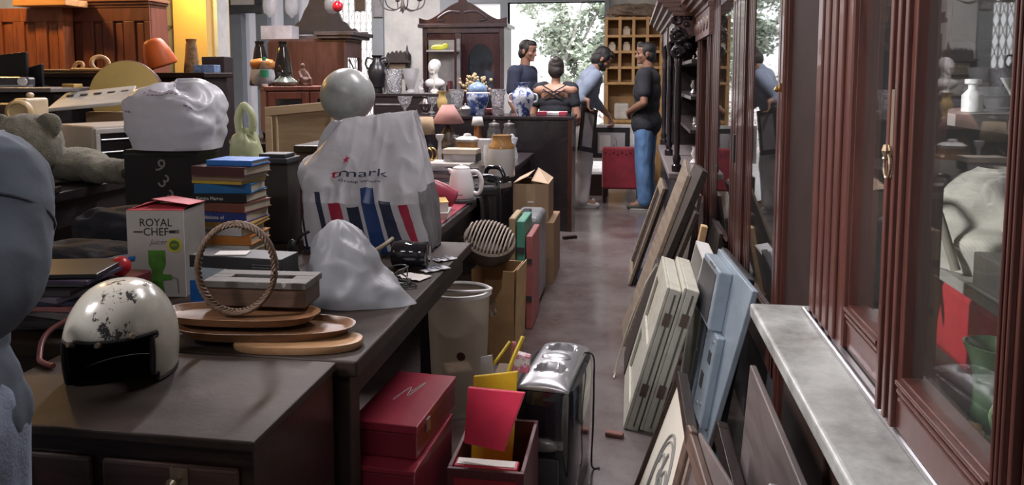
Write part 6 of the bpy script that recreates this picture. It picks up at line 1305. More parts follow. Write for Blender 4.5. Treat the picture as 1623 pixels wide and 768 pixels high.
# ------------------------------------------------------------------ orange panelled wardrobes at the far left
def panelled(name, lab, px0, px1, py0, Y, n, mat, pmat, depth=.55, top=None, lean_px=0):
    x0, x1 = X_(px0, Y, 60), X_(px1, Y, 60); zt = at((px0 + px1) / 2, py0, Y).z
    o = T(name, lab, 'cabinet', ((x0 + x1) / 2, Y + depth / 2, 0))
    P('carcass', bx(BM(), x0, x1, Y + .02, Y + depth, 0, zt), mat, o, world=True)
    b = BM(); wd = (x1 - x0) / n; s = .045
    bx(b, x0, x1, Y, Y + .02, zt - .10, zt); bx(b, x0, x1, Y, Y + .02, 0, .15)
    for k in range(n + 1):
        xx = x0 + wd * k; bx(b, max(x0, xx - s), min(x1, xx + s), Y, Y + .02, .15, zt - .10)
    P('face_frame', b, mat, o, world=True, bev=.004)
    b = BM()
    for k in range(n): bx(b, x0 + wd * k + s + .012, x0 + wd * (k + 1) - s - .012, Y + .012, Y + .0201, .165, zt - .115)
    P('panels', b, pmat, o, world=True, bev=.004)
    if top:
        b = BM()
        for k in range(3): bx(b, x0 - .015 * k, x1 + .015 * k, Y - .02 * k - .01, Y + depth, zt + .02 * k, zt + .0205 + .02 * k)
        P('cornice', b, top, o, world=True, bev=.004)
    return o, x0, x1, zt
w1, wx0, wx1, wz1 = panelled('wardrobe', 'bright orange teak wardrobe with tall panels, leftmost at the back', -40, 101, 13, 5.0, 4, teak, teak, .10)
w2, vx0, vx1, wz2 = panelled('wardrobe', 'darker red teak wardrobe with four tall panels, right of the bright orange one', 106, 238, 12, 5.14, 4, teak_dark, teak_dark, .22, top=wood('teak_cornice', (.16, .06, .03), (.30, .13, .07), .45, 3, (1, 8, 8)))
q0, q1 = at(26, 7, 4.9), at(110, 3, 4.9); b = BM(); bx(b, q0.x, q1.x, 4.86, 5.09, wz1 + .002, wz1 + .05); thing('plank', b, wood('pale_teak', (.42, .20, .08), (.62, .34, .14), .45, 3, (1, 9, 9)), 'pale orange plank lying flat on the bright orange wardrobe', 'plank', bev=.006)
# small red cabinet, turned, on a dark base; things on it
cqz = at(421, 137, 5.0); base_z = at(421, 214, 5.0).z - .05
rc = T('small_cabinet', 'small reddish cabinet with two glass doors, turned towards the aisle', 'cabinet', (cqz.x, cqz.y, base_z), R(32))
cw, cdp, chh = .60, .46, cqz.z - base_z
b = BM(); bx(b, 0, cw, .02, cdp, .05, chh - .03); P('body', b, cherry, rc, bev=.004)
b = BM(); bx(b, -.012, cw + .012, -.012, cdp + .012, chh - .03, chh); P('top', b, cherry, rc, bev=.004)
for k in range(2):
    x0, x1 = .01 + k * (cw - .02) / 2 + .004, .01 + (k + 1) * (cw - .02) / 2 - .004; b = BM(); z0_, z1_ = .06, chh - .04
    bx(b, x0, x0 + .05, 0, .02, z0_, z1_); bx(b, x1 - .05, x1, 0, .02, z0_, z1_); bx(b, x0 + .05, x1 - .05, 0, .02, z1_ - .05, z1_); bx(b, x0 + .05, x1 - .05, 0, .02, z0_, z0_ + .05); d = P('door', b, cherry, rc, bev=.003)
    P('glass_pane', bx(BM(), x0 + .05, x1 - .05, .008, .012, z0_ + .05, z1_ - .05), M('dark_pane', (.02, .022, .025), .1), d)
for x in (.03, cw - .03):
    for y in (.05, cdp - .03): P('leg', lathe(BM(), [(.018, 0), (.022, .03), (.025, .052), (0, .052)], 12, (x, y, 0)), black_wood, rc)
sbx = T('sideboard', 'dark base cabinet under the small reddish cabinet', 'cabinet', (cqz.x, 5.4, 0)); bzt = base_z - .001
P('body', bx(BM(), cqz.x - .36, cqz.x + .60, 4.92, 5.92, 0, bzt - .03), black_wood, sbx, world=True, bev=.004); P('top', bx(BM(), cqz.x - .38, cqz.x + .62, 4.90, 5.94, bzt - .03, bzt), black_wood, sbx, world=True, bev=.005)
tz = cqz.z + .001
def on_cab(px, f, w_=.0): # a point of the cabinet top under pixel column px, f metres back from its front
    m_ = Matrix.Rotation(R(32), 4, 'Z'); best = None
    for k in range(0, 61):
        p = m_ @ V(k * .01, f, 0) + V(cqz.x, cqz.y, 0)
        e = abs(X_(px, p.y, 130) - p.x)
        if best is None or e < best[0]: best = (e, p)
    return best[1]
p = Vector((X_(383, 5.12, 120), 5.12, 0)); p = on_cab(377, .20); pj_ = T('ginger_jar', 'squat orange lidded blue and white jar on the small reddish cabinet', 'jar', (p.x, p.y, tz)); b = BM(); lathe(b, [(.05, 0), (.075, .02), (.088, .07), (.08, .115), (.06, .125), (0, .125)], 32); P('body', b, stained('blue_smoke_china', (.50, .50, .54), (.14, .18, .36), .25, 9, .5, .7, 0), pj_, smooth=50); b = BM(); lathe(b, [(.066, .1255), (.085, .14), (.088, .17), (.07, .19), (.02, .20), (0, .20)], 32); P('lid', b, M('orange_lid', (.50, .20, .05), .3, var=.3), pj_, smooth=50)
for i, (f, px, hh, lab) in enumerate(((.38, 399, .33, 'shiny dark conical vase at the back of the small reddish cabinet, left of two'), (.34, 449, .33, 'shiny dark conical vase at the back of the small reddish cabinet, right of two'))):
    p = on_cab(px, f); b = BM(); lathe(b, [(.078, 0), (.082, .01), (.066, .12), (.038, hh * .85), (.03, hh * .92), (.036, hh), (.028, hh), (0, hh * .9)], 32); thing('vase', b, M('mirror_dark', (.06, .055, .05), .08, .7), lab, 'vase', world=False, smooth=45, loc=(p.x, p.y, tz))
p = on_cab(419, .07); bt = T('water_bottle', 'clear plastic water bottle with a green cap and label on the small reddish cabinet', 'bottle', (p.x, p.y, tz)); b = BM(); lathe(b, [(.026, 0), (.03, .006), (.03, .13), (.026, .145), (.012, .172), (.012, .18), (0, .18)], 26); P('body', b, clear, bt, smooth=50); b = BM(); lathe(b, [(.0308, .065), (.0308, .115), (.0302, .115), (.0302, .065)], 26, caps=False); P('label_band', b, M('label_green', (.03, .30, .16), .5), bt, smooth=50); b = BM(); lathe(b, [(.0135, .181), (.0135, .205), (0, .206)], 18); P('cap', b, M('label_green', (.03, .30, .16)), bt, smooth=45)
p = on_cab(453, .12); b = BM(); lathe(b, [(.07, 0), (.085, .012), (.09, .03), (.05, .06), (.035, .075), (.045, .085), (.036, .085), (0, .07)], 32); thing('vase', b, M('marbled_green', (.12, .14, .12), .15, var=.6, scale=14), 'low wide dark green vase on the small reddish cabinet', 'vase', world=False, smooth=45, loc=(p.x, p.y, tz))
p = on_cab(482, .14); st = T('statuette', 'small seated brown clay figure on the small reddish cabinet', 'statue', (p.x, p.y, tz), R(-30)); b = BM(); bx(b, -.04, .05, -.03, .03, 0, .02); ell(b, (0, 0, .04), (.045, .035, .03)); cap(b, (0, 0, .05), (-.005, 0, .11), .028, .022); ell(b, (-.008, 0, .145), (.018, .018, .022)); cap(b, (.01, .02, .10), (.045, .02, .06), .010, .009); cap(b, (-.02, -.02, .10), (.02, -.035, .06), .010, .009); cap(b, (.0, .02, .04), (.055, .02, .05), .016, .013); cap(b, (.055, .02, .05), (.06, .02, .01), .012, .011)
organic('figure', b, M('clay', (.15, .08, .06), .6), st, .005, 3)
b = BM(); lathe(b, [(.02, 0), (.02, .014), (0, .016)], 16); p = on_cab(409, .05); thing('white_cup', b, M('white_china', (.62, .61, .60)), 'tiny white cup beside the water bottle', 'cup', world=False, smooth=45, loc=(p.x, p.y, tz))
# dark cupboard left of it
x0, x1 = X_(330, 6.2, 120), X_(366, 6.2, 120); b = BM(); bx(b, x0, x1, 6.1, 6.25, 0, at(350, 90, 6.2).z); thing('dark_cupboard', b, black_wood, 'narrow dark cupboard in front of the yellow column', 'cupboard', bev=.008)
# tall dark china cabinet seen from behind
bx0, bx1 = X_(425, 7.4, 100), X_(549, 7.4, 100); zc = at(500, 66, 7.4).z; dpt = .46
cc_ = T('china_cabinet', 'tall dark china cabinet with an arched crest, seen from behind', 'cabinet', ((bx0 + bx1) / 2, 7.63, 0))
P('back_panel', bx(BM(), bx0, bx1 - .03, 7.40, 7.42, 0, zc), brown_wood, cc_, world=True)
b = BM(); bx(b, bx1 - .03, bx1, 7.40, 7.45, 0, zc); bx(b, bx1 - .03, bx1, 7.40 + dpt - .07, 7.40 + dpt, 0, zc); bx(b, bx1 - .03, bx1, 7.45, 7.40 + dpt - .07, 0, 1.0); bx(b, bx1 - .03, bx1, 7.45, 7.40 + dpt - .07, zc - .16, zc); bx(b, bx0, bx1 - .03, 7.42, 7.40 + dpt, 0, .9); bx(b, bx0, bx0 + .03, 7.42, 7.40 + dpt, .9, zc); bx(b, bx0, bx1, 7.42, 7.40 + dpt, zc, zc + .03)
P('carcass', b, wood('mauve_wood', (.07, .035, .035), (.14, .075, .075), .35, 4, (8, 8, 1)), cc_, world=True, bev=.003)
P('glass_pane', bx(BM(), bx1 - .02, bx1 - .015, 7.45, 7.40 + dpt - .07, 1.0, zc - .16), glass, cc_, world=True)
b = BM(); tube(b, smooth_path([(bx1 + .002, 7.47, zc - .18), (bx1 + .002, 7.60, zc - .28), (bx1 + .002, 7.74, zc - .48)], 6), .008, 8); P('glazing_bar', b, brown_wood, cc_, world=True)
b = BM(); bx(b, bx1 - .30, bx1 + .07, 7.36, 7.40 + dpt + .06, zc + .03, zc + .06); bx(b, bx1 - .32, bx1 + .10, 7.34, 7.40 + dpt + .09, zc + .06, zc + .10); bx(b, bx0 - .04, bx1 - .30, 7.70, 7.40 + dpt + .06, zc + .03, zc + .08); P('cornice', b, wood('dark_cornice', (.05, .04, .045), (.10, .08, .085), .35), cc_, world=True, bev=.006)
cy_ = 7.40 + dpt - .02; pts = []
def crest(t):
    a = abs(t); h_ = .40 * math.exp(-(a / .36) ** 2) + .16 * (1 - a) + .012 * math.cos(a * 34) * (a > .25)
    return max(.02, h_ * (1 if a < .97 else .3))
x0c, x1c = X_(438, cy_, 60), X_(582, cy_, 60); xm_, hw_ = (x0c + x1c) / 2, (x1c - x0c) / 2
poly = [(-hw_, 0)] + [(hw_ * t / 40, crest(t / 40)) for t in range(-40, 41)] + [(hw_, 0)]
b = BM(); prism(b, poly, .04, (xm_, cy_, zc + .10)); P('crest', b, M('crest_dark', (.035, .03, .034), .5), cc_, world=True, bev=.004)
b = BM(); a_, c_ = X_(412, 7.45, 60), X_(461, 7.45, 60); box(b, (0, 0, .07), (c_ - a_, .18, .14)); thing('white_box', b, M('box_lilac', (.50, .49, .53), .5), 'long white box lying on top of the dark china cabinet', 'box', world=False, bev=.003, loc=((a_ + c_) / 2, 7.56, zc + .031))
# carved wardrobe beside the doorway
wy = 9.6; a_, c_ = X_(670, wy, 80), X_(799, wy, 80); wzt = at(735, 40, wy).z
cwd = T('carved_wardrobe', 'dark carved wardrobe with a curved crest and arched mirror door, left of the doorway', 'wardrobe', ((a_ + c_) / 2, wy + .3, 0)); mah = wood('mahogany', (.03, .010, .014), (.085, .028, .034), .3, 4, (8, 8, 1))
b = BM(); bx(b, a_, c_, wy + .03, wy + .6, 0, wzt); P('carcass', b, mah, cwd, world=True)
wd = c_ - a_; b = BM(); bx(b, a_, a_ + .06, wy - .01, wy + .03, 0, wzt); bx(b, c_ - .06, c_, wy - .01, wy + .03, 0, wzt); bx(b, a_ + .06, c_ - .06, wy - .01, wy + .03, wzt - .10, wzt); bx(b, a_ + wd * .40, a_ + wd * .48, wy - .01, wy + .03, 0, wzt - .10); P('front_frame', b, M('mauve_gloss', (.10, .075, .09), .25), cwd, world=True, bev=.006)
for (u0, u1, nm, mm) in ((a_ + .065, a_ + wd * .40 - .005, 'left_door', M('mirror_left', (.10, .10, .11), .15, .5)), (a_ + wd * .48 + .005, c_ - .065, 'right_door', M('mirror_pane', (.14, .17, .22), .06, .85))):
    b = BM(); s = .07; bx(b, u0, u0 + s, wy, wy + .028, .05, wzt - .11); bx(b, u1 - s, u1, wy, wy + .028, .05, wzt - .11); bx(b, u0 + s, u1 - s, wy, wy + .028, .05, .5); hwm = (u1 - u0) / 2 - s; um = (u0 + u1) / 2; zb_ = wzt - .52
    prism(b, [(-hwm, wzt - .11 - zb_), (hwm, wzt - .11 - zb_)] + [(hwm * math.cos(k * math.pi / 16), .28 * math.sin(k * math.pi / 16)) for k in range(17)], .026, (um, wy + .001, zb_))
    d = P('door', b, mah, cwd, world=True, bev=.004); g_ = P('mirror', bx(BM(), u0 + s, u1 - s, wy + .012, wy + .0135, .5, zb_ + .285), mm, d); g_.location = -cwd.location
def wcrest(t): a = abs(t); return .06 + .24 * (.5 + .5 * math.cos(math.pi * min(1, a * 1.05))) ** 1.1 + .04 * max(0, (a - .8) / .2) + (.10 if a < .05 else .05 if a < .10 else 0)
poly = [(-wd / 2 - .04, 0)] + [((wd / 2 + .04) * t / 40, wcrest(t / 40)) for t in range(-40, 41)] + [(wd / 2 + .04, 0)]
b = BM(); prism(b, poly, .05, ((a_ + c_) / 2, wy - .03, wzt)); P('crest', b, mah, cwd, world=True, bev=.006)
b = BM(); bx(b, a_ - .05, c_ + .05, wy - .06, wy + .6, wzt - .03, wzt + .02); P('cornice', b, M('mauve_gloss', (.10, .075, .09)), cwd, world=True, bev=.01)
b = BM()
for s in (-1, 1): tube(b, smooth_path([((a_ + c_) / 2 + s * .03, wy - .035, wzt + .16), ((a_ + c_) / 2 + s * .18, wy - .035, wzt + .17), ((a_ + c_) / 2 + s * .32, wy - .035, wzt + .08), ((a_ + c_) / 2 + s * .22, wy - .035, wzt + .06)], 6), .016, 8)
P('carved_leaf', b, M('mauve_gloss', (.10, .075, .09)), cwd, world=True, smooth=60)
# little glass shelf case before it
sy_ = 9.2; a_, c_ = X_(672, sy_, 80), X_(723, sy_, 80); zt_ = at(700, 60, sy_).z; cs = T('glass_case', 'small white edged glass shelf case in front of the carved wardrobe', 'case', ((a_ + c_) / 2, sy_ + .1, 0)); b = BM()
for x in (a_, c_ - .025): bx(b, x, x + .025, sy_, sy_ + .02, 0, zt_)
bx(b, a_ + .025, c_ - .025, sy_, sy_ + .02, zt_ - .025, zt_); P('front_frame', b, mah, cs, world=True); zsh = at(700, 79, sy_).z
P('shelf', bx(BM(), a_ + .0, c_ - .0, sy_ + .021, sy_ + .22, zsh - .02, zsh), white_paint, cs, world=True); P('shelf', bx(BM(), a_, c_, sy_ + .021, sy_ + .22, .9, .93), mah, cs, world=True); P('base', bx(BM(), a_, c_, sy_ + .021, sy_ + .22, 0, .3), mah, cs, world=True)
P('back_panel', bx(BM(), a_, c_, sy_ + .221, sy_ + .235, 0, zt_), M('pale_back', (.30, .30, .31), .4), cs, world=True)
b = BM(); ell(b, (0, 0, .035), (.10, .04, .034)); ell(b, (.09, 0, .055), (.04, .03, .03)); thing('yellow_bundle', b, M('acid_yellow', (.55, .58, .05), .5), 'bright yellow cloth bundle on the white shelf of the glass case', 'bundle', world=False, smooth=60, loc=((a_ + c_) / 2 - .05, sy_ + .12, zsh + .001))
for k in range(6):
    b = BM(); hh = .30 + .05 * (k % 3); box(b, (0, 0, hh / 2), (.03, .14, hh)); thing('file', b, M('file%d' % (k % 3), ((.12, .12, .14), (.30, .30, .32), (.2, .05, .06))[k % 3], .5), 'slim %s file on the lower shelf of the glass case, %s from the left' % (('dark', 'grey', 'red')[k % 3], ('first', 'second', 'third', 'fourth', 'fifth', 'sixth')[k]), 'file', 'files in the glass case', world=False, loc=(a_ + .05 + .05 * k, sy_ + .12, .931))
# carved hat shelf and frames on the back wall
hs = T('wall_shelf', 'dark carved wall shelf with spindles on the stained back wall', 'shelf', (X_(625, 11.0, 90), 11.1, 0)); a_, c_ = X_(606, 11.0, 90), X_(646, 11.0, 90); zs_ = at(625, 96, 11.0).z
P('board', bx(BM(), a_, c_, 11.0, 11.199, zs_ - .03, zs_), M('crest_dark', (.035, .03, .034)), hs, world=True); b = BM(); prism(b, [(0, 0)] + [((c_ - a_) * k / 20, .07 + .05 * abs(math.sin(k * .94)) + .04 * math.sin(k * math.pi / 20)) for k in range(21)] + [(c_ - a_, 0)], .02, (a_, 11.17, zs_)); P('carved_back', b, M('crest_dark', (.035, .03, .034)), hs, world=True)
P('spindle', lathe(BM(), [(.03, zs_ - .45), (.03, zs_ - .05), (.018, zs_ + .02), (.03, zs_ + .1), (.008, zs_ + .22), (0, zs_ + .24)], 12, (c_ - .03, 11.08, 0)), M('crest_dark', (.035, .03, .034)), hs, world=True); P('bracket', bx(BM(), a_, a_ + .03, 11.05, 11.199, zs_ - .45, zs_ - .03), M('crest_dark', (.035, .03, .034)), hs, world=True)
def wall_pic(lab, px0, py0, px1, py1, Y, fmat, pmat, fw=.05, z1=None):
    a_, c_ = X_(px0, Y, (py0 + py1) / 2), X_(px1, Y, (py0 + py1) / 2); zb, zt = at((px0 + px1) / 2, py1, Y).z, at((px0 + px1) / 2, py0, Y).z if z1 is None else z1
    o = T('wall_picture', lab, 'framed picture', ((a_ + c_) / 2, Y, zb)); b = BM(); bx(b, a_, c_, Y, Y + .03, zb, zb + fw); bx(b, a_, c_, Y, Y + .03, zt - fw, zt); bx(b, a_, a_ + fw, Y, Y + .03, zb + fw, zt - fw); bx(b, c_ - fw, c_, Y, Y + .03, zb + fw, zt - fw); P('frame', b, fmat, o, world=True, bev=.008); P('picture', bx(BM(), a_ + fw, c_ - fw, Y + .012, Y + .03, zb + fw, zt - fw), pmat, o, world=True); return o
wall_pic('white mounted print in a black frame hung on the grey wall below the carved shelf', 612, 98, 648, 122, 11.165, black_plastic, paper, .035)
wall_pic('dark framed picture with a pale mount hung high beside the yellow column', 352, -40, 415, 21, 11.10, M('frame_pewter', (.07, .075, .085), .3), paper, .13)
wall_pic('small dark brown plaque hung on the folding gate', 562, -14, 578, 18, 11.20, M('plaque', (.10, .07, .05), .5), M('plaque', (.10, .07, .05)), .02)
wall_pic('grey board fixed to the top of the post right of the folding gate', 591, -30, 606, 27, 11.10, M('grey_board_p', (.22, .22, .24), .6), M('grey_board_p', (.22, .22, .24)), .02)
# hanging glass lamps, red bauble, candelabra
def hang(name, lab, cat, px, py, Y, prof, mat, group=None):
    z = at(px, py, Y).z; o = T(name, lab, cat, (X_(px, Y, py), Y, z), 0, group); b = BM(); lathe(b, prof, 28, caps=False); P('glass_shade' if mat is not _mats.get('bauble') else 'ball', b, mat, o, smooth=50); b = BM(); cyl(b, (0, 0, prof[-1][1] - .01), (0, 0, 3.4 - z), .008, seg=8); lathe(b, [(.03, prof[-1][1] - .01), (.035, prof[-1][1] + .02), (.01, prof[-1][1] + .05)], 14); P('hanging_rod', b, dark_grey, o); return o
shade_m = film('lamp_glass', (.55, .56, .60), .72, .1, .1)
sp_ = [(.0, 0), (.012, .004), (.02, .02), (.055, .05), (.066, .10), (.062, .17), (.05, .22)]
hang('hanging_lamp', 'clear bell shaped hanging glass lamp, left one above the dark china cabinet', 'lamp', 428, 28, 6.9, sp_, shade_m, 'hanging glass lamps'); hang('hanging_lamp', 'clear bell shaped hanging glass lamp, right one above the dark china cabinet', 'lamp', 463, 29, 6.9, sp_, shade_m, 'hanging glass lamps')
hang('hanging_lamp', 'grey round hanging globe lamp beside the red bauble', 'lamp', 527, 22, 6.9, [(0, 0), (.04, .01), (.07, .05), (.075, .10), (.06, .15), (.03, .17)], film('smoke_glass', (.30, .30, .31), .35, .1, .05))
bl = T('bauble', 'shiny red hanging bauble above the dark china cabinet', 'ornament', (X_(535, 6.7, 10), 6.7, at(535, 19, 6.7).z)); b = BM(); ell(b, (0, 0, .05), .05, u=28, v=18); P('ball', b, M('bauble', (.40, .01, .02), .1, coat=.8), bl, smooth=60); b = BM(); cyl(b, (0, 0, .098), (0, 0, 3.4 - bl.location.z), .003, seg=6); lathe(b, [(.012, .096), (.012, .115), (0, .116)], 10); P('cord', b, silver, bl)
ch_ = T('chandelier', 'thin dark metal chandelier with curled arms near the stained wall', 'chandelier', (X_(638, 8.2, 0), 8.2, at(638, 22, 8.2).z)); b = BM(); irn = M('iron', (.20, .19, .19), .4, .6); cyl(b, (0, 0, .02), (0, 0, 3.4 - ch_.location.z), .010, seg=8); lathe(b, [(0, 0), (.012, .02), (.03, .08), (.012, .14), (.025, .2), (.01, .26)], 14); P('stem', b, irn, ch_, smooth=45)
for k in range(6):
    a_ = k * math.pi / 3; ca, sa = math.cos(a_), math.sin(a_); b = BM(); tube(b, smooth_path([(0, 0, .10), (.10 * ca, .10 * sa, .04), (.22 * ca, .22 * sa, .07), (.26 * ca, .26 * sa, .16)], 6), .007, 7); lathe(b, [(.012, 0), (.035, .012), (.03, .018)], 12, (.26 * ca, .26 * sa, .155)); lathe(b, [(.010, 0), (.010, .07), (0, .072)], 10, (.26 * ca, .26 * sa, .172)); P('arm', b, irn, ch_, smooth=50)
# yellow pine shelf unit right of the doorway
ys = 10.2; a_, c_ = X_(958, ys, 110), X_(1050, ys, 110); zt_ = at(1000, 26, ys).z; psu = T('shelf_unit', 'honey pine open shelf unit standing right of the bright doorway', 'shelf', ((a_ + c_) / 2, ys + .2, 0)); honey = wood('honey', (.36, .20, .07), (.58, .36, .15), .5, 4, (8, 8, 1)); zm = at(1000, 130, ys).z
b = BM()
for k in range(5):
    xx = a_ + (c_ - a_ - .04) * k / 4; bx(b, xx, xx + .04, ys, ys + .30, zm, zt_)
P('upright_panels', b, honey, psu, world=True, bev=.003)
for k, py in enumerate((27, 55, 80, 105, 130)):
    z = at(1000, py, ys).z; P('shelf', bx(BM(), a_, c_, ys - .004, ys + .30, z - .035, z), honey, psu, world=True, bev=.003)
P('back_panel', bx(BM(), a_, c_, ys + .30, ys + .32, 0, zt_), wood('honey_back', (.26, .14, .05), (.42, .25, .10), .6, 4), psu, world=True)
zl = at(1000, 190, ys).z; b = BM(); bx(b, a_, a_ + .05, ys, ys + .30, 0, zm - .036); bx(b, c_ - .05, c_, ys, ys + .30, 0, zm - .036); bx(b, a_ + .05, c_ - .05, ys, ys + .3, zl - .04, zl); bx(b, a_ + .05, c_ - .05, ys + .02, ys + .3, 0, zl - .04); P('lower_case', b, honey, psu, world=True, bev=.003)
for i, (px, py) in enumerate(((970, 80), (993, 80), (1015, 80), (993, 55), (1015, 105))):
    z = at(1000, py, ys).z + .001; b = BM(); box(b, (0, 0, .04), (.09, .12, .08)); ell(b, (0, 0, .09), (.04, .04, .03)); thing('ornament', b, M('pale_orn', (.60, .52, .40), .5), 'small pale ornament on the pine shelf unit, %s' % ('left on the third board', 'centre of the third board', 'right on the third board', 'on the second board', 'on the fourth board')[i], 'ornament', 'ornaments on the pine shelf', world=False, smooth=60, loc=(X_(px, ys + .1, py), ys + .12, z + .001))
for i, px in enumerate((985, 1016)):
    b = BM(); box(b, (0, 0, .11), (.20, .2, .22)); thing('white_bundle', b, M('bundle_white', (.56, .54, .50), .7, bump=.3), 'pale wrapped parcel on the low shelf of the pine unit, %s' % ('left one', 'right one')[i], 'parcel', world=False, bev=.03, loc=(X_(px, ys, 170), ys + .14, zl + .001))
lump('dry_thatch', 'bundle of dry brown grass lying on top of the pine shelf unit', 'dried grass', ((a_ + c_) / 2 + .05, ys + .16, zt_ + .001), ((c_ - a_) * .5, .13, .07), M('thatch', (.20, .15, .11), .9, var=.5, scale=40, bump=.8), 5, .06)
# red armchair
cq_ = on(990, 318, 0); rch_ = T('armchair', 'red upholstered low armchair seen from behind in the aisle', 'armchair', (-.085, 8.52, 0), R(0)); redf = M('red_fabric', (.22, .010, .022), .75, var=.2, bump=.25, bscale=60, sheen=.3)
zt_ = at(990, 233, 8.27).z
b = BM(); bx(b, -.215, .215, -.26, -.16, .16, zt_); P('backrest', b, redf, rch_, bev=.03, seg=4)
b = BM(); bx(b, -.165, .165, -.158, .28, .16, .34); P('seat', b, redf, rch_, bev=.03, seg=4)
for s in (-1, 1): P('armrest', bx(BM(), s * .167 - (.05 if s < 0 else 0), s * .167 + (.05 if s > 0 else 0), -.158, .26, .16, .41), redf, rch_, bev=.025, seg=4)
for x in (-.185, .185):
    for y in (-.22, .23): P('leg', lathe(BM(), [(.018, 0), (.026, .08), (.028, .162), (0, .162)], 12, (x, y, 0)), dark_wood, rch_)
b = BM()
for k in range(9): lathe(b, [(.010, 0), (.006, .006), (0, .007)], 8, (-.18 + .045 * k, -.262, zt_ - .06 - .02 * (k % 2)), rot=(R(90), 0, 0))
P('buttons', b, M('dark_red_btn', (.12, .006, .012), .5), rch_)
# picture held by the bending man
FY = 8.55; f0, f1 = at(935, 197, FY), at(1003, 256, FY); fr = T('framed_print', 'framed print with a white border and black mount held up by the bending man', 'framed picture', ((f0.x + f1.x) / 2, FY, f1.z)); fwd, fhh = f1.x - f0.x, f0.z - f1.z
b = BM(); hw_ = fwd / 2; s = .035; bx(b, -hw_, hw_, 0, .025, 0, s); bx(b, -hw_, hw_, 0, .025, fhh - s, fhh); bx(b, -hw_, -hw_ + s, 0, .025, s, fhh - s); bx(b, hw_ - s, hw_, 0, .025, s, fhh - s); P('frame', b, M('frame_white', (.60, .60, .60), .4), fr, bev=.003)
P('mount', bx(BM(), -hw_ + s, hw_ - s, .008, .025, s, fhh - s), M('mount_black', (.015, .015, .018), .5), fr); m2 = s + .055
P('print', bx(BM(), -hw_ + m2, hw_ - m2, .004, .0078, m2, fhh - m2), M('print_grey', (.42, .42, .43), .5, var=.1), fr); b = BM(); bx(b, -hw_ + m2 + .02, -.01, .002, .0039, m2 + .03, fhh - m2 - .03); P('printed_panel', b, paper, fr)
b = BM(); tube(b, smooth_path([(.02, .002, m2 + .03), (.03, .002, m2 + .10), (.05, .002, m2 + .06), (.06, .002, m2 + .14), (.04, .002, m2 + .17)], 5), .004, 6); bx(b, .015, .07, .001, .0035, m2 + .02, m2 + .03); P('printed_drawing', b, mid_grey, fr)
f2 = T('framed_picture', 'dark wooden picture frame held edge on beside the bending man', 'framed picture', (X_(930, 7.72, 190), 7.72, .62), R(62)); b = BM(); bx(b, -.15, .15, 0, .02, 0, .05); bx(b, -.15, .15, 0, .02, .40, .45); bx(b, -.15, -.10, 0, .02, .05, .40); bx(b, .10, .15, 0, .02, .05, .40); P('frame', b, dark_wood, f2, bev=.004); P('picture', bx(BM(), -.10, .10, .006, .018, .05, .40), M('pict_grey', (.28, .25, .25), .5), f2); f2.rotation_euler = (0, R(10), R(62))
# low stand behind, white cloth bundle by the shelf
b = BM(); bx(b, -.12, .12, -.12, .12, 0, .25); o = thing('wooden_stool', b, dark_wood, 'low dark block on the floor left of the red armchair', 'stool', world=False, bev=.01, loc=(X_(948, 8.9, 250), 8.95, 0))
lump('bundle', 'pale cloth bundle at the foot of the pine shelf unit, behind the red armchair', 'bundle', (X_(1008, 9.6, 230), 9.6, 0), (.13, .13, .33), M('bundle_white', (.56, .54, .50)), 7, .05)
# ------------------------------------------------------------------ people
def rotm(yaw=0, pitch=0, roll=0): return Euler((pitch, roll, yaw)).to_matrix()
def head_on(bm, c, q, k=1.0, beard=False):
    """skull, jaw, nose, ears, lips; q turns the head (its face looks along -y)"""
    def E_(o, r, rot=None): ell(bm, c + q @ (V(*o) * k), [x * k for x in r], q @ (Euler(rot).to_matrix() if rot else Matrix.Identity(3)), 18, 12)
    E_((0, .012, .03), (.074, .093, .085)); E_((0, -.022, -.02), (.060, .066, .075)); E_((0, -.045, -.068), (.036, .034, .030)); E_((0, -.02, .055), (.066, .072, .052))
    cap(bm, c + q @ (V(0, -.082, .012) * k), c + q @ (V(0, -.102, -.022) * k), .009 * k, .014 * k); E_((0, -.094, -.026), (.017, .013, .009))
    for s in (-1, 1):
        E_((s * .077, .012, -.008), (.010, .020, .032), (0, 0, s * .35)); E_((s * .030, -.074, .022), (.020, .012, .008)); E_((s * .042, -.05, -.02), (.022, .026, .022))
    E_((0, -.083, -.050), (.021, .010, .006)); E_((0, -.081, -.060), (.018, .010, .006)); E_((0, -.075, -.082), (.02, .018, .016))
def eyes(parent, c, q, k=1.0):
    for s in (-1, 1):
        b = BM(); ell(b, c + q @ (V(s * .030, -.079, .010) * k), (.011 * k, .008 * k, .007 * k), q, 10, 8); P('eye', b, M('eye_dark', (.05, .04, .035), .2), parent, smooth=60)
        b = BM(); tube(b, [c + q @ (V(s * x, -.084 + .012 * (x - .03) ** 2 * 90, z) * k) for x, z in ((.014, .027), (.03, .032), (.046, .027))], [.003, .005, .003], 6); P('eyebrow', b, black_hair, parent, smooth=60)
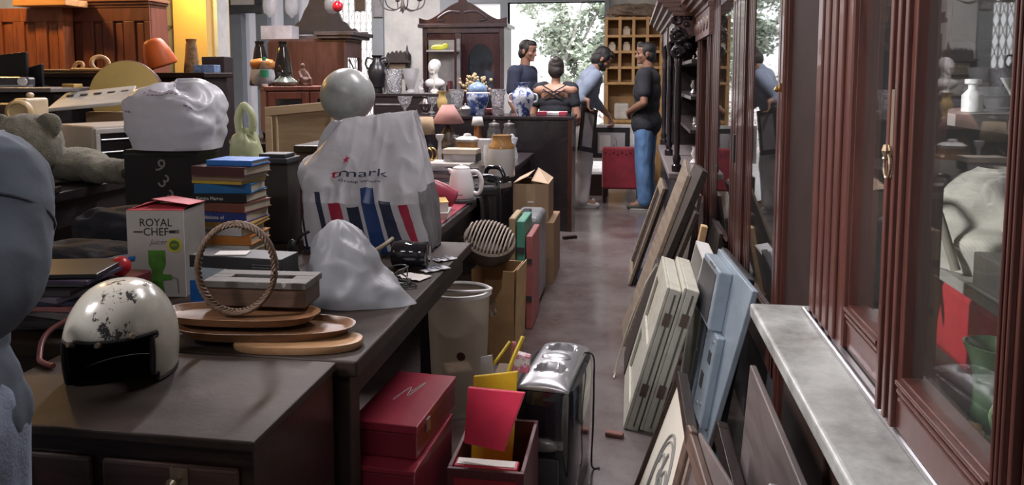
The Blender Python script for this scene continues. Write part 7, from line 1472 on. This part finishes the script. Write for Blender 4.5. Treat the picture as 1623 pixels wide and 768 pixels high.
def hand_on(bm, w, d, up, k=1.0, curl=.6, side=1):
    """palm, four unequal fingers bent at the knuckles, thumb from the palm's side; d runs down the hand, up is the back of the hand"""
    d = d.normalized(); up = (up - d * up.dot(d)).normalized(); s = d.cross(up) * side
    for t in (-.024, -.008, .008, .024): cap(bm, w + s * t * k * .8 + d * .012 * k, w + s * t * k + d * .075 * k, .015 * k, .0125 * k, 10)
    for i, L in enumerate((.072, .082, .076, .060)):
        t = (.029, .010, -.010, -.028)[i]; p = w + s * t * k + d * .082 * k; a1 = curl * .7; dir1 = (d * math.cos(a1) - up * math.sin(a1)); p1 = p + dir1 * L * .5 * k; a2 = curl * 1.7; dir2 = (d * math.cos(a2) - up * math.sin(a2)); p2 = p1 + dir2 * L * .3 * k; a3 = curl * 2.4; p3 = p2 + (d * math.cos(a3) - up * math.sin(a3)) * L * .22 * k
        cap(bm, p, p1, .0092 * k, .0085 * k, 9); cap(bm, p1, p2, .0085 * k, .008 * k, 9); cap(bm, p2, p3, .008 * k, .0068 * k, 9)
    p = w + s * .03 * k + d * .03 * k; p1 = p + (s * .022 + d * .030 - up * .010) * k; p2 = p1 + (d * .030 - up * .010 + s * .002) * k; cap(bm, p, p1, .0125 * k, .0105 * k, 9); cap(bm, p1, p2, .0105 * k, .008 * k, 9)
def arm(bm, sh, el, wr, r=(.050, .042, .028)):
    cap(bm, sh, el, r[0], r[1] * .88); cap(bm, el, el + (wr - el) * .35, r[1] * .9, r[1]); cap(bm, el + (wr - el) * .35, wr, r[1], r[2])
def leg(bm, hip, kn, an, r=(.085, .058, .042)):
    cap(bm, hip, kn, r[0], r[1]); cap(bm, kn, kn + (an - kn) * .35, r[1], r[1] * .98); cap(bm, kn + (an - kn) * .35, an, r[1] * .95, r[2])
def torso(bm, pel, nk, q, w=1.0, g=0.0, fem=False):
    """trunk between pelvis and the base of the neck; q turns the shoulders"""
    ax = nk - pel; L = ax.length; z = ax.normalized(); x = q @ V(1, 0, 0); x = (x - z * x.dot(z)).normalized(); y = z.cross(x); m = Matrix((x, y, z)).transposed()
    for (t, a, d, h) in ((.02, .165, .115, .13), (.30, .142 if not fem else .125, .105, .16), (.58, .168, .118, .17), (.80, .172, .105, .12)): ell(bm, pel + ax * t, (a * w + g, d * w + g, h * L / .52 + g * .5), m)
    return m
def shoe(bm, an, d, L=.25):
    d = V(d[0], d[1], 0).normalized(); h = V(an.x, an.y, 0)
    cap(bm, h - d * .045 + V(0, 0, .045), h + d * .06 + V(0, 0, .042), .043, .042); cap(bm, h + d * .06 + V(0, 0, .036), h + d * (L - .09) + V(0, 0, .030), .040, .030); cap(bm, h + V(0, 0, .05), h + V(0, 0, .10), .045, .045)
def sole(bm, an, d, L=.26):
    d = V(d[0], d[1], 0).normalized(); n = V(-d.y, d.x, 0); h = V(an.x, an.y, 0); pts = []
    for k in range(28):
        t = 2 * math.pi * k / 28; pts.append((math.cos(t) * L / 2 * 1.02 + .035, math.sin(t) * (.045 + .004 * math.cos(t))))
    prism(bm, pts, .018, h + V(0, 0, .0), d, n, (0, 0, 1))
def hair_cap(bm, c, q, k=1.0, back=.0, low=-.02):
    """short hair over skull, open at the face"""
    for o, r in (((0, .020, .052), (.080, .094, .080)), ((0, .042, .0 + low), (.074, .068, .078)), ((0, -.035, .088), (.064, .052, .040))): ell(bm, c + q @ (V(*o) * k), [x * k for x in r], q, 18, 12)
    for s in (-1, 1): ell(bm, c + q @ (V(s * .068, -.005, .03) * k), (.014 * k, .030 * k, .045 * k), q, 12, 8)
def mk_person(lab, loc, J, clothes, sk, yaw):
    """J: joints in the person's own frame (feet on z=0, facing -y); everything grown as one skin"""
    o = T('person', lab, 'person', loc, yaw); b = BM(); hq = J['hq']
    torso(b, J['pel'], J['neck'], J['tq'], J.get('w', 1), 0, J.get('fem', False)); cap(b, J['neck'] - V(0, 0, .03), J['head'] + hq @ V(0, .015, -.05), .058 if not J.get('fem') else .048, .052 if not J.get('fem') else .044); head_on(b, J['head'], hq, J.get('hk', 1))
    cap(b, J['shL'], J['shR'], .062, .062)
    for s in 'LR':
        arm(b, J['sh' + s], J['el' + s], J['wr' + s]); hand_on(b, J['wr' + s], J['hd' + s], J['hu' + s], 1.0, J.get('curl' + s, .5), 1 if s == 'R' else -1); leg(b, J['hip' + s], J['kn' + s], J['an' + s]); cap(b, J['an' + s], J['an' + s] + J['ft' + s] * .13 + V(0, 0, -.045), .04, .03)
    organic('body', b, sk, o, .007, 3); eyes(o, J['head'], hq, J.get('hk', 1))
    return o
def shirt(o, J, mat, sleeve=.75, g=.016, hem=.0, name='t_shirt', long=False, fold=.006, seed=0, collar=None, voxel=.009):
    b = BM(); m = torso(b, J['pel'], J['neck'], J['tq'], J.get('w', 1), g, J.get('fem', False)); cap(b, J['shL'], J['shR'], .062 + g * .8, .062 + g * .8)
    ell(b, J['pel'] - V(0, 0, .02) + V(0, 0, 0), (.178 * J.get('w', 1) + g, .133 * J.get('w', 1) + g, .14 + hem)); cap(b, J['neck'] - V(0, 0, .05), J['neck'] + V(0, 0, .005), .07, .06)
    for s in 'LR':
        sh, el, wr = J['sh' + s], J['el' + s], J['wr' + s]; cap(b, sh, sh + (el - sh) * min(1, sleeve), .056 + g, .046 + g)
        if long: cap(b, el, el + (wr - el) * (sleeve - 1), .046 + g * .9, .040 + g * .6)
    return organic(name, b, mat, o, voxel, 4, fold=fold, fscale=8, seed=seed)
def trousers(o, J, mat, name='trousers', g=.016, fold=.006, seed=1, to=.97, r=(.085, .062, .052)):
    b = BM(); ell(b, J['pel'], (.164 * J.get('w', 1) + g * .4, .118 * J.get('w', 1) + g * .4, .11))
    for s in 'LR':
        an = J['kn' + s] + (J['an' + s] - J['kn' + s]) * to; cap(b, J['hip' + s], J['kn' + s], r[0] + g, r[1] + g); cap(b, J['kn' + s], an, r[1] + g, r[2] + g)
    return organic(name, b, mat, o, .009, 4, fold=fold, fscale=9, seed=seed)
def shoes(o, J, mat, smat):
    for s in 'LR': b = BM(); shoe(b, J['an' + s], J['ft' + s]); x = organic('shoe', b, mat, o, .007, 3); b = BM(); sole(b, J['an' + s], J['ft' + s]); q_ = P('sole', b, smat, x, bev=.004)
def stand(h=1.72, sw=.19, w=1.0, fem=False):
    k = h / 1.74; J = dict(w=w, fem=fem, tq=rotm(), hq=rotm(), pel=V(0, 0, .93 * k), neck=V(0, .01, 1.45 * k), head=V(0, -.015, 1.615 * k))
    for s, c in (('L', 1), ('R', -1)):
        J['sh' + s] = V(c * sw, .01, 1.40 * k); J['el' + s] = V(c * (sw + .05), .02, 1.10 * k); J['wr' + s] = V(c * (sw + .05), -.05, .86 * k); J['hd' + s] = V(0, -.1, -1); J['hu' + s] = V(c, 0, 0)
        J['hip' + s] = V(c * .088 * k, 0, .90 * k); J['kn' + s] = V(c * .10 * k, -.01, .49 * k); J['an' + s] = V(c * .11 * k, .02, .085); J['ft' + s] = V(c * .15, -1, 0)
    return J
white_sole = M('sole', (.35, .34, .32), .7)
navy = M('navy_tee', (.022, .028, .055), .85, bump=.2); charcoal = M('charcoal_tee', (.020, .022, .028), .85, bump=.2); denim = M('denim', (.10, .20, .38), .85, var=.25, scale=6, bump=.2, bscale=160); steel_shirt = M('steel_shirt', (.22, .27, .36), .8, var=.12, bump=.2); off_white = M('off_white_trousers', (.64, .60, .58), .85, var=.1, bump=.2)
# man in jeans, right, seen from behind and turned to the left
mq = on(1024, 322, 0); J = stand(1.74, .20, 1.06); J['hq'] = rotm(R(12), R(2)); J['elL'] = V(.27, .03, 1.12); J['wrL'] = V(.12, -.16, 1.02); J['hdL'] = V(-1, -.3, -.1); J['huL'] = V(0, -1, .2); J['elR'] = V(-.26, .0, 1.12); J['wrR'] = V(-.10, -.19, 1.02); J['hdR'] = V(1, -.2, -.1); J['huR'] = V(0, -1, .2)
pm = mk_person('person in charcoal T-shirt and blue jeans standing with folded hands by the black cabinet', (.165, 8.03, 0), J, None, skin, R(-103))
shirt(pm, J, charcoal, .62, .018, .03); trousers(pm, J, denim, 'jeans', .018, .007); shoes(pm, J, M('shoe_olive', (.06, .06, .045), .7), white_sole)
b = BM(); hair_cap(b, J['head'], J['hq'], .98); organic('hair', b, black_hair, pm, .007, 3); b = BM(); ell(b, J['head'] + J['hq'] @ V(0, -.093, -.042), (.024, .009, .007), J['hq']); P('moustache', b, black_hair, pm, smooth=60)
# man in navy behind the counter, in profile to the right
q = at(834, 66, 8.2); J = stand(1.78, .20, 1.05); J['head'] = V(0, -.05, 1.655); J['hq'] = rotm(R(0), R(10)); J['neck'] = V(0, -.01, 1.48); J['elL'] = V(.26, .02, 1.12); J['wrL'] = V(.20, -.20, 1.00); J['hdL'] = V(-.3, -1, -.2); J['huL'] = V(.3, 0, 1); J['elR'] = V(-.26, .02, 1.12); J['wrR'] = V(-.24, -.12, .90); J['hdR'] = V(0, -.4, -1); J['huR'] = V(-1, 0, 0)
pn = mk_person('person in a navy T-shirt standing behind the black counter, face in profile', (q.x - .03, 8.22, 0), J, None, skin, R(72))
shirt(pn, J, navy, .62, .018, .03, seed=3); trousers(pn, J, M('dark_trousers', (.03, .03, .035), .85)); shoes(pn, J, dark_grey, white_sole)
b = BM(); hair_cap(b, J['head'], J['hq'], 1.0); organic('hair', b, black_hair, pn, .007, 3)
b = BM(); ell(b, J['head'] + J['hq'] @ V(0, -.05, -.072), (.045, .042, .028), J['hq']); 
# woman in black with her hair in a bun, seen from behind
q = at(881, 84, 7.49); J = stand(1.56, .165, .88, True); J['hk'] = .95; kx_ = 1.56 / 1.74; J['head'] = V(0, -.02, 1.615 * kx_); J['hq'] = rotm(R(12), R(6)); J['elL'] = V(.23, .0, .99); J['wrL'] = V(.20, -.18, .88); J['hdL'] = V(-.2, -1, -.1); J['huL'] = V(0, 0, 1); J['elR'] = V(-.22, .02, .99); J['wrR'] = V(-.17, -.20, .92); J['hdR'] = V(.2, -1, 0); J['huR'] = V(0, 0, 1)
pw = mk_person('person with dark hair bun in a black top with crossed back straps, seen from behind', (q.x, 7.49, 0), J, None, skin_light, R(176))
b = BM(); m = torso(b, J['pel'], J['neck'] - V(0, 0, .10), J['tq'], .88, .014, True); 
for s in 'LR': cap(b, J['sh' + s] + V(0, -.01, -.01), J['sh' + s] + (J['el' + s] - J['sh' + s]) * .5, .058, .054)
for c in (1, -1): cap(b, V(c * .165, .0, 1.262), V(c * .112, .0, 1.285), .066, .056)
for c in (1, -1): cap(b, V(c * .155, -.02, 1.27), V(c * .135, -.03, 1.18), .058, .06)
organic('top', b, M('black_top', (.012, .014, .020), .85, bump=.2), pw, .008, 4, fold=.004)
b = BM()
for (a_, c_) in (((-.115, 1.30), (.10, 1.18)), ((.115, 1.30), (-.10, 1.18)), ((-.12, 1.24), (.12, 1.235)), ((-.11, 1.26), (.09, 1.15)), ((.11, 1.26), (-.09, 1.15))): tube(b, [(a_[0] + (c_[0] - a_[0]) * t, .094 + .022 * math.sin(math.pi * t) , a_[1] + (c_[1] - a_[1]) * t) for t in [k / 8 for k in range(9)]], .006, 6)
P('crossed_straps', b, M('black_top', (.012, .014, .020)), pw, smooth=60)
trousers(pw, J, M('dark_trousers', (.03, .03, .035), .85), r=(.078, .055, .045)); shoes(pw, J, dark_grey, white_sole)
b = BM(); hair_cap(b, J['head'], J['hq'], .97, low=-.01); ell(b, J['head'] + J['hq'] @ V(.005, .075, .085), (.042, .040, .042)); ell(b, J['head'] + V(0, .05, .0), (.07, .055, .085)); organic('hair', b, M('brown_black_hair', (.018, .014, .013), .5, bump=.5, bscale=120), pw, .007, 3, fold=.003, fscale=22)
# bending man holding the print
J = stand(1.80, .20, 1.0); YB = R(102); BL = V(-.50, 8.08, 0); mz = Matrix.Rotation(-YB, 3, 'Z')
J['pel'] = V(0, .05, .96); J['neck'] = V(0, -.11, 1.45); J['head'] = V(0, -.20, 1.565); J['hq'] = rotm(R(0), R(38))
for s, c in (('L', 1), ('R', -1)): J['sh' + s] = V(c * .185, -.09, 1.385); J['hip' + s] = V(c * .088, .04, .92)
hand = mz @ (V(-.212, FY + .0, fr.location.z + fhh + .085) - BL); J['wrL'] = hand + V(-.01, .02, .01); J['elL'] = (J['shL'] + J['wrL']) * .5 + V(.05, .06, -.04); J['hdL'] = V(-.1, -.35, -1); J['huL'] = V(.2, -1, .3); J['curlL'] = 1.0
J['elR'] = V(-.27, .10, 1.16); J['wrR'] = mz @ (V(-.43, 7.76, 1.14) - BL); J['hdR'] = V(-.2, 0, -1); J['huR'] = V(0, 1, 0); J['curlR'] = .9
pb2 = mk_person('person in grey blue shirt and off white trousers bending to lift a framed print', BL, J, None, skin, YB)
shirt(pb2, J, steel_shirt, 1.35, .018, .05, 'shirt', True, .007, 5); trousers(pb2, J, off_white, 'trousers', .022, .008, 6, .98); shoes(pb2, J, M('shoe_white', (.50, .49, .48), .6), white_sole)
b = BM(); hair_cap(b, J['head'], J['hq'], 1.02); organic('hair', b, black_hair, pb2, .007, 3, fold=.004, fscale=25)
b = BM(); ell(b, J['head'] + J['hq'] @ V(0, -.048, -.070), (.052, .052, .034), J['hq']); ell(b, J['head'] + J['hq'] @ V(.056, -.01, -.045), (.014, .035, .04), J['hq']); ell(b, J['head'] + J['hq'] @ V(-.056, -.01, -.045), (.014, .035, .04), J['hq']); organic('beard', b, black_hair, pb2, .006, 2)
# person in the foreground, at the left edge, seen from behind
J = stand(1.60, .20, .86); J['neck'] = V(.04, -.03, 1.28); J['head'] = V(.12, -.10, 1.43); J['shL'] = V(.21, -.01, 1.22); J['shR'] = V(-.185, -.01, 1.21); J['elR'] = V(-.245, .07, 1.085); J['wrR'] = V(.0, -.19, 1.06); J['hdR'] = V(1, -.2, 0); J['huR'] = V(0, 0, 1); J['elL'] = V(.24, .05, 1.0); J['wrL'] = V(.16, -.18, .98); J['hdL'] = V(-.2, -1, 0); J['huL'] = V(0, 0, 1)
pl = mk_person('person in loose grey blue shirt and pale jeans at the left edge, seen from behind', (-1.14, 1.01, 0), J, None, skin, R(172))
grey_shirt = M('grey_blue_shirt', (.095, .118, .15), .9, var=.10, scale=7, bump=.06, bscale=120)
shirt(pl, J, grey_shirt, 1.45, .030, -.03, 'shirt', True, .017, 9, voxel=.009); b = BM(); tube(b, smooth_path([(-.235, .075, 1.245), (-.15, .128, 1.215), (0, .15, 1.205), (.15, .128, 1.215)], 6), .004, 6); P('yoke_seam', b, grey_shirt, pl, smooth=60); b = BM(); ax_ = (J['elR'] - J['shR']).normalized(); e1 = ax_.orthogonal().normalized(); e2 = ax_.cross(e1); pc = J['shR'] + ax_ * .055; tube(b, [pc + (e1 * math.cos(t * .2244) + e2 * math.sin(t * .2244)) * .092 for t in range(28)], .0028, 6, True); P('sleeve_seam', b, M('seam_dark', (.05, .06, .08), .9), pl, smooth=60)
trousers(pl, J, M('pale_jeans', (.22, .27, .36), .85, var=.3, scale=5, bump=.25, bscale=170), 'jeans', .022, .009, 4); shoes(pl, J, dark_grey, white_sole)
b = BM(); hair_cap(b, J['head'], J['hq'], 1.0); organic('hair', b, black_hair, pl, .008, 3)
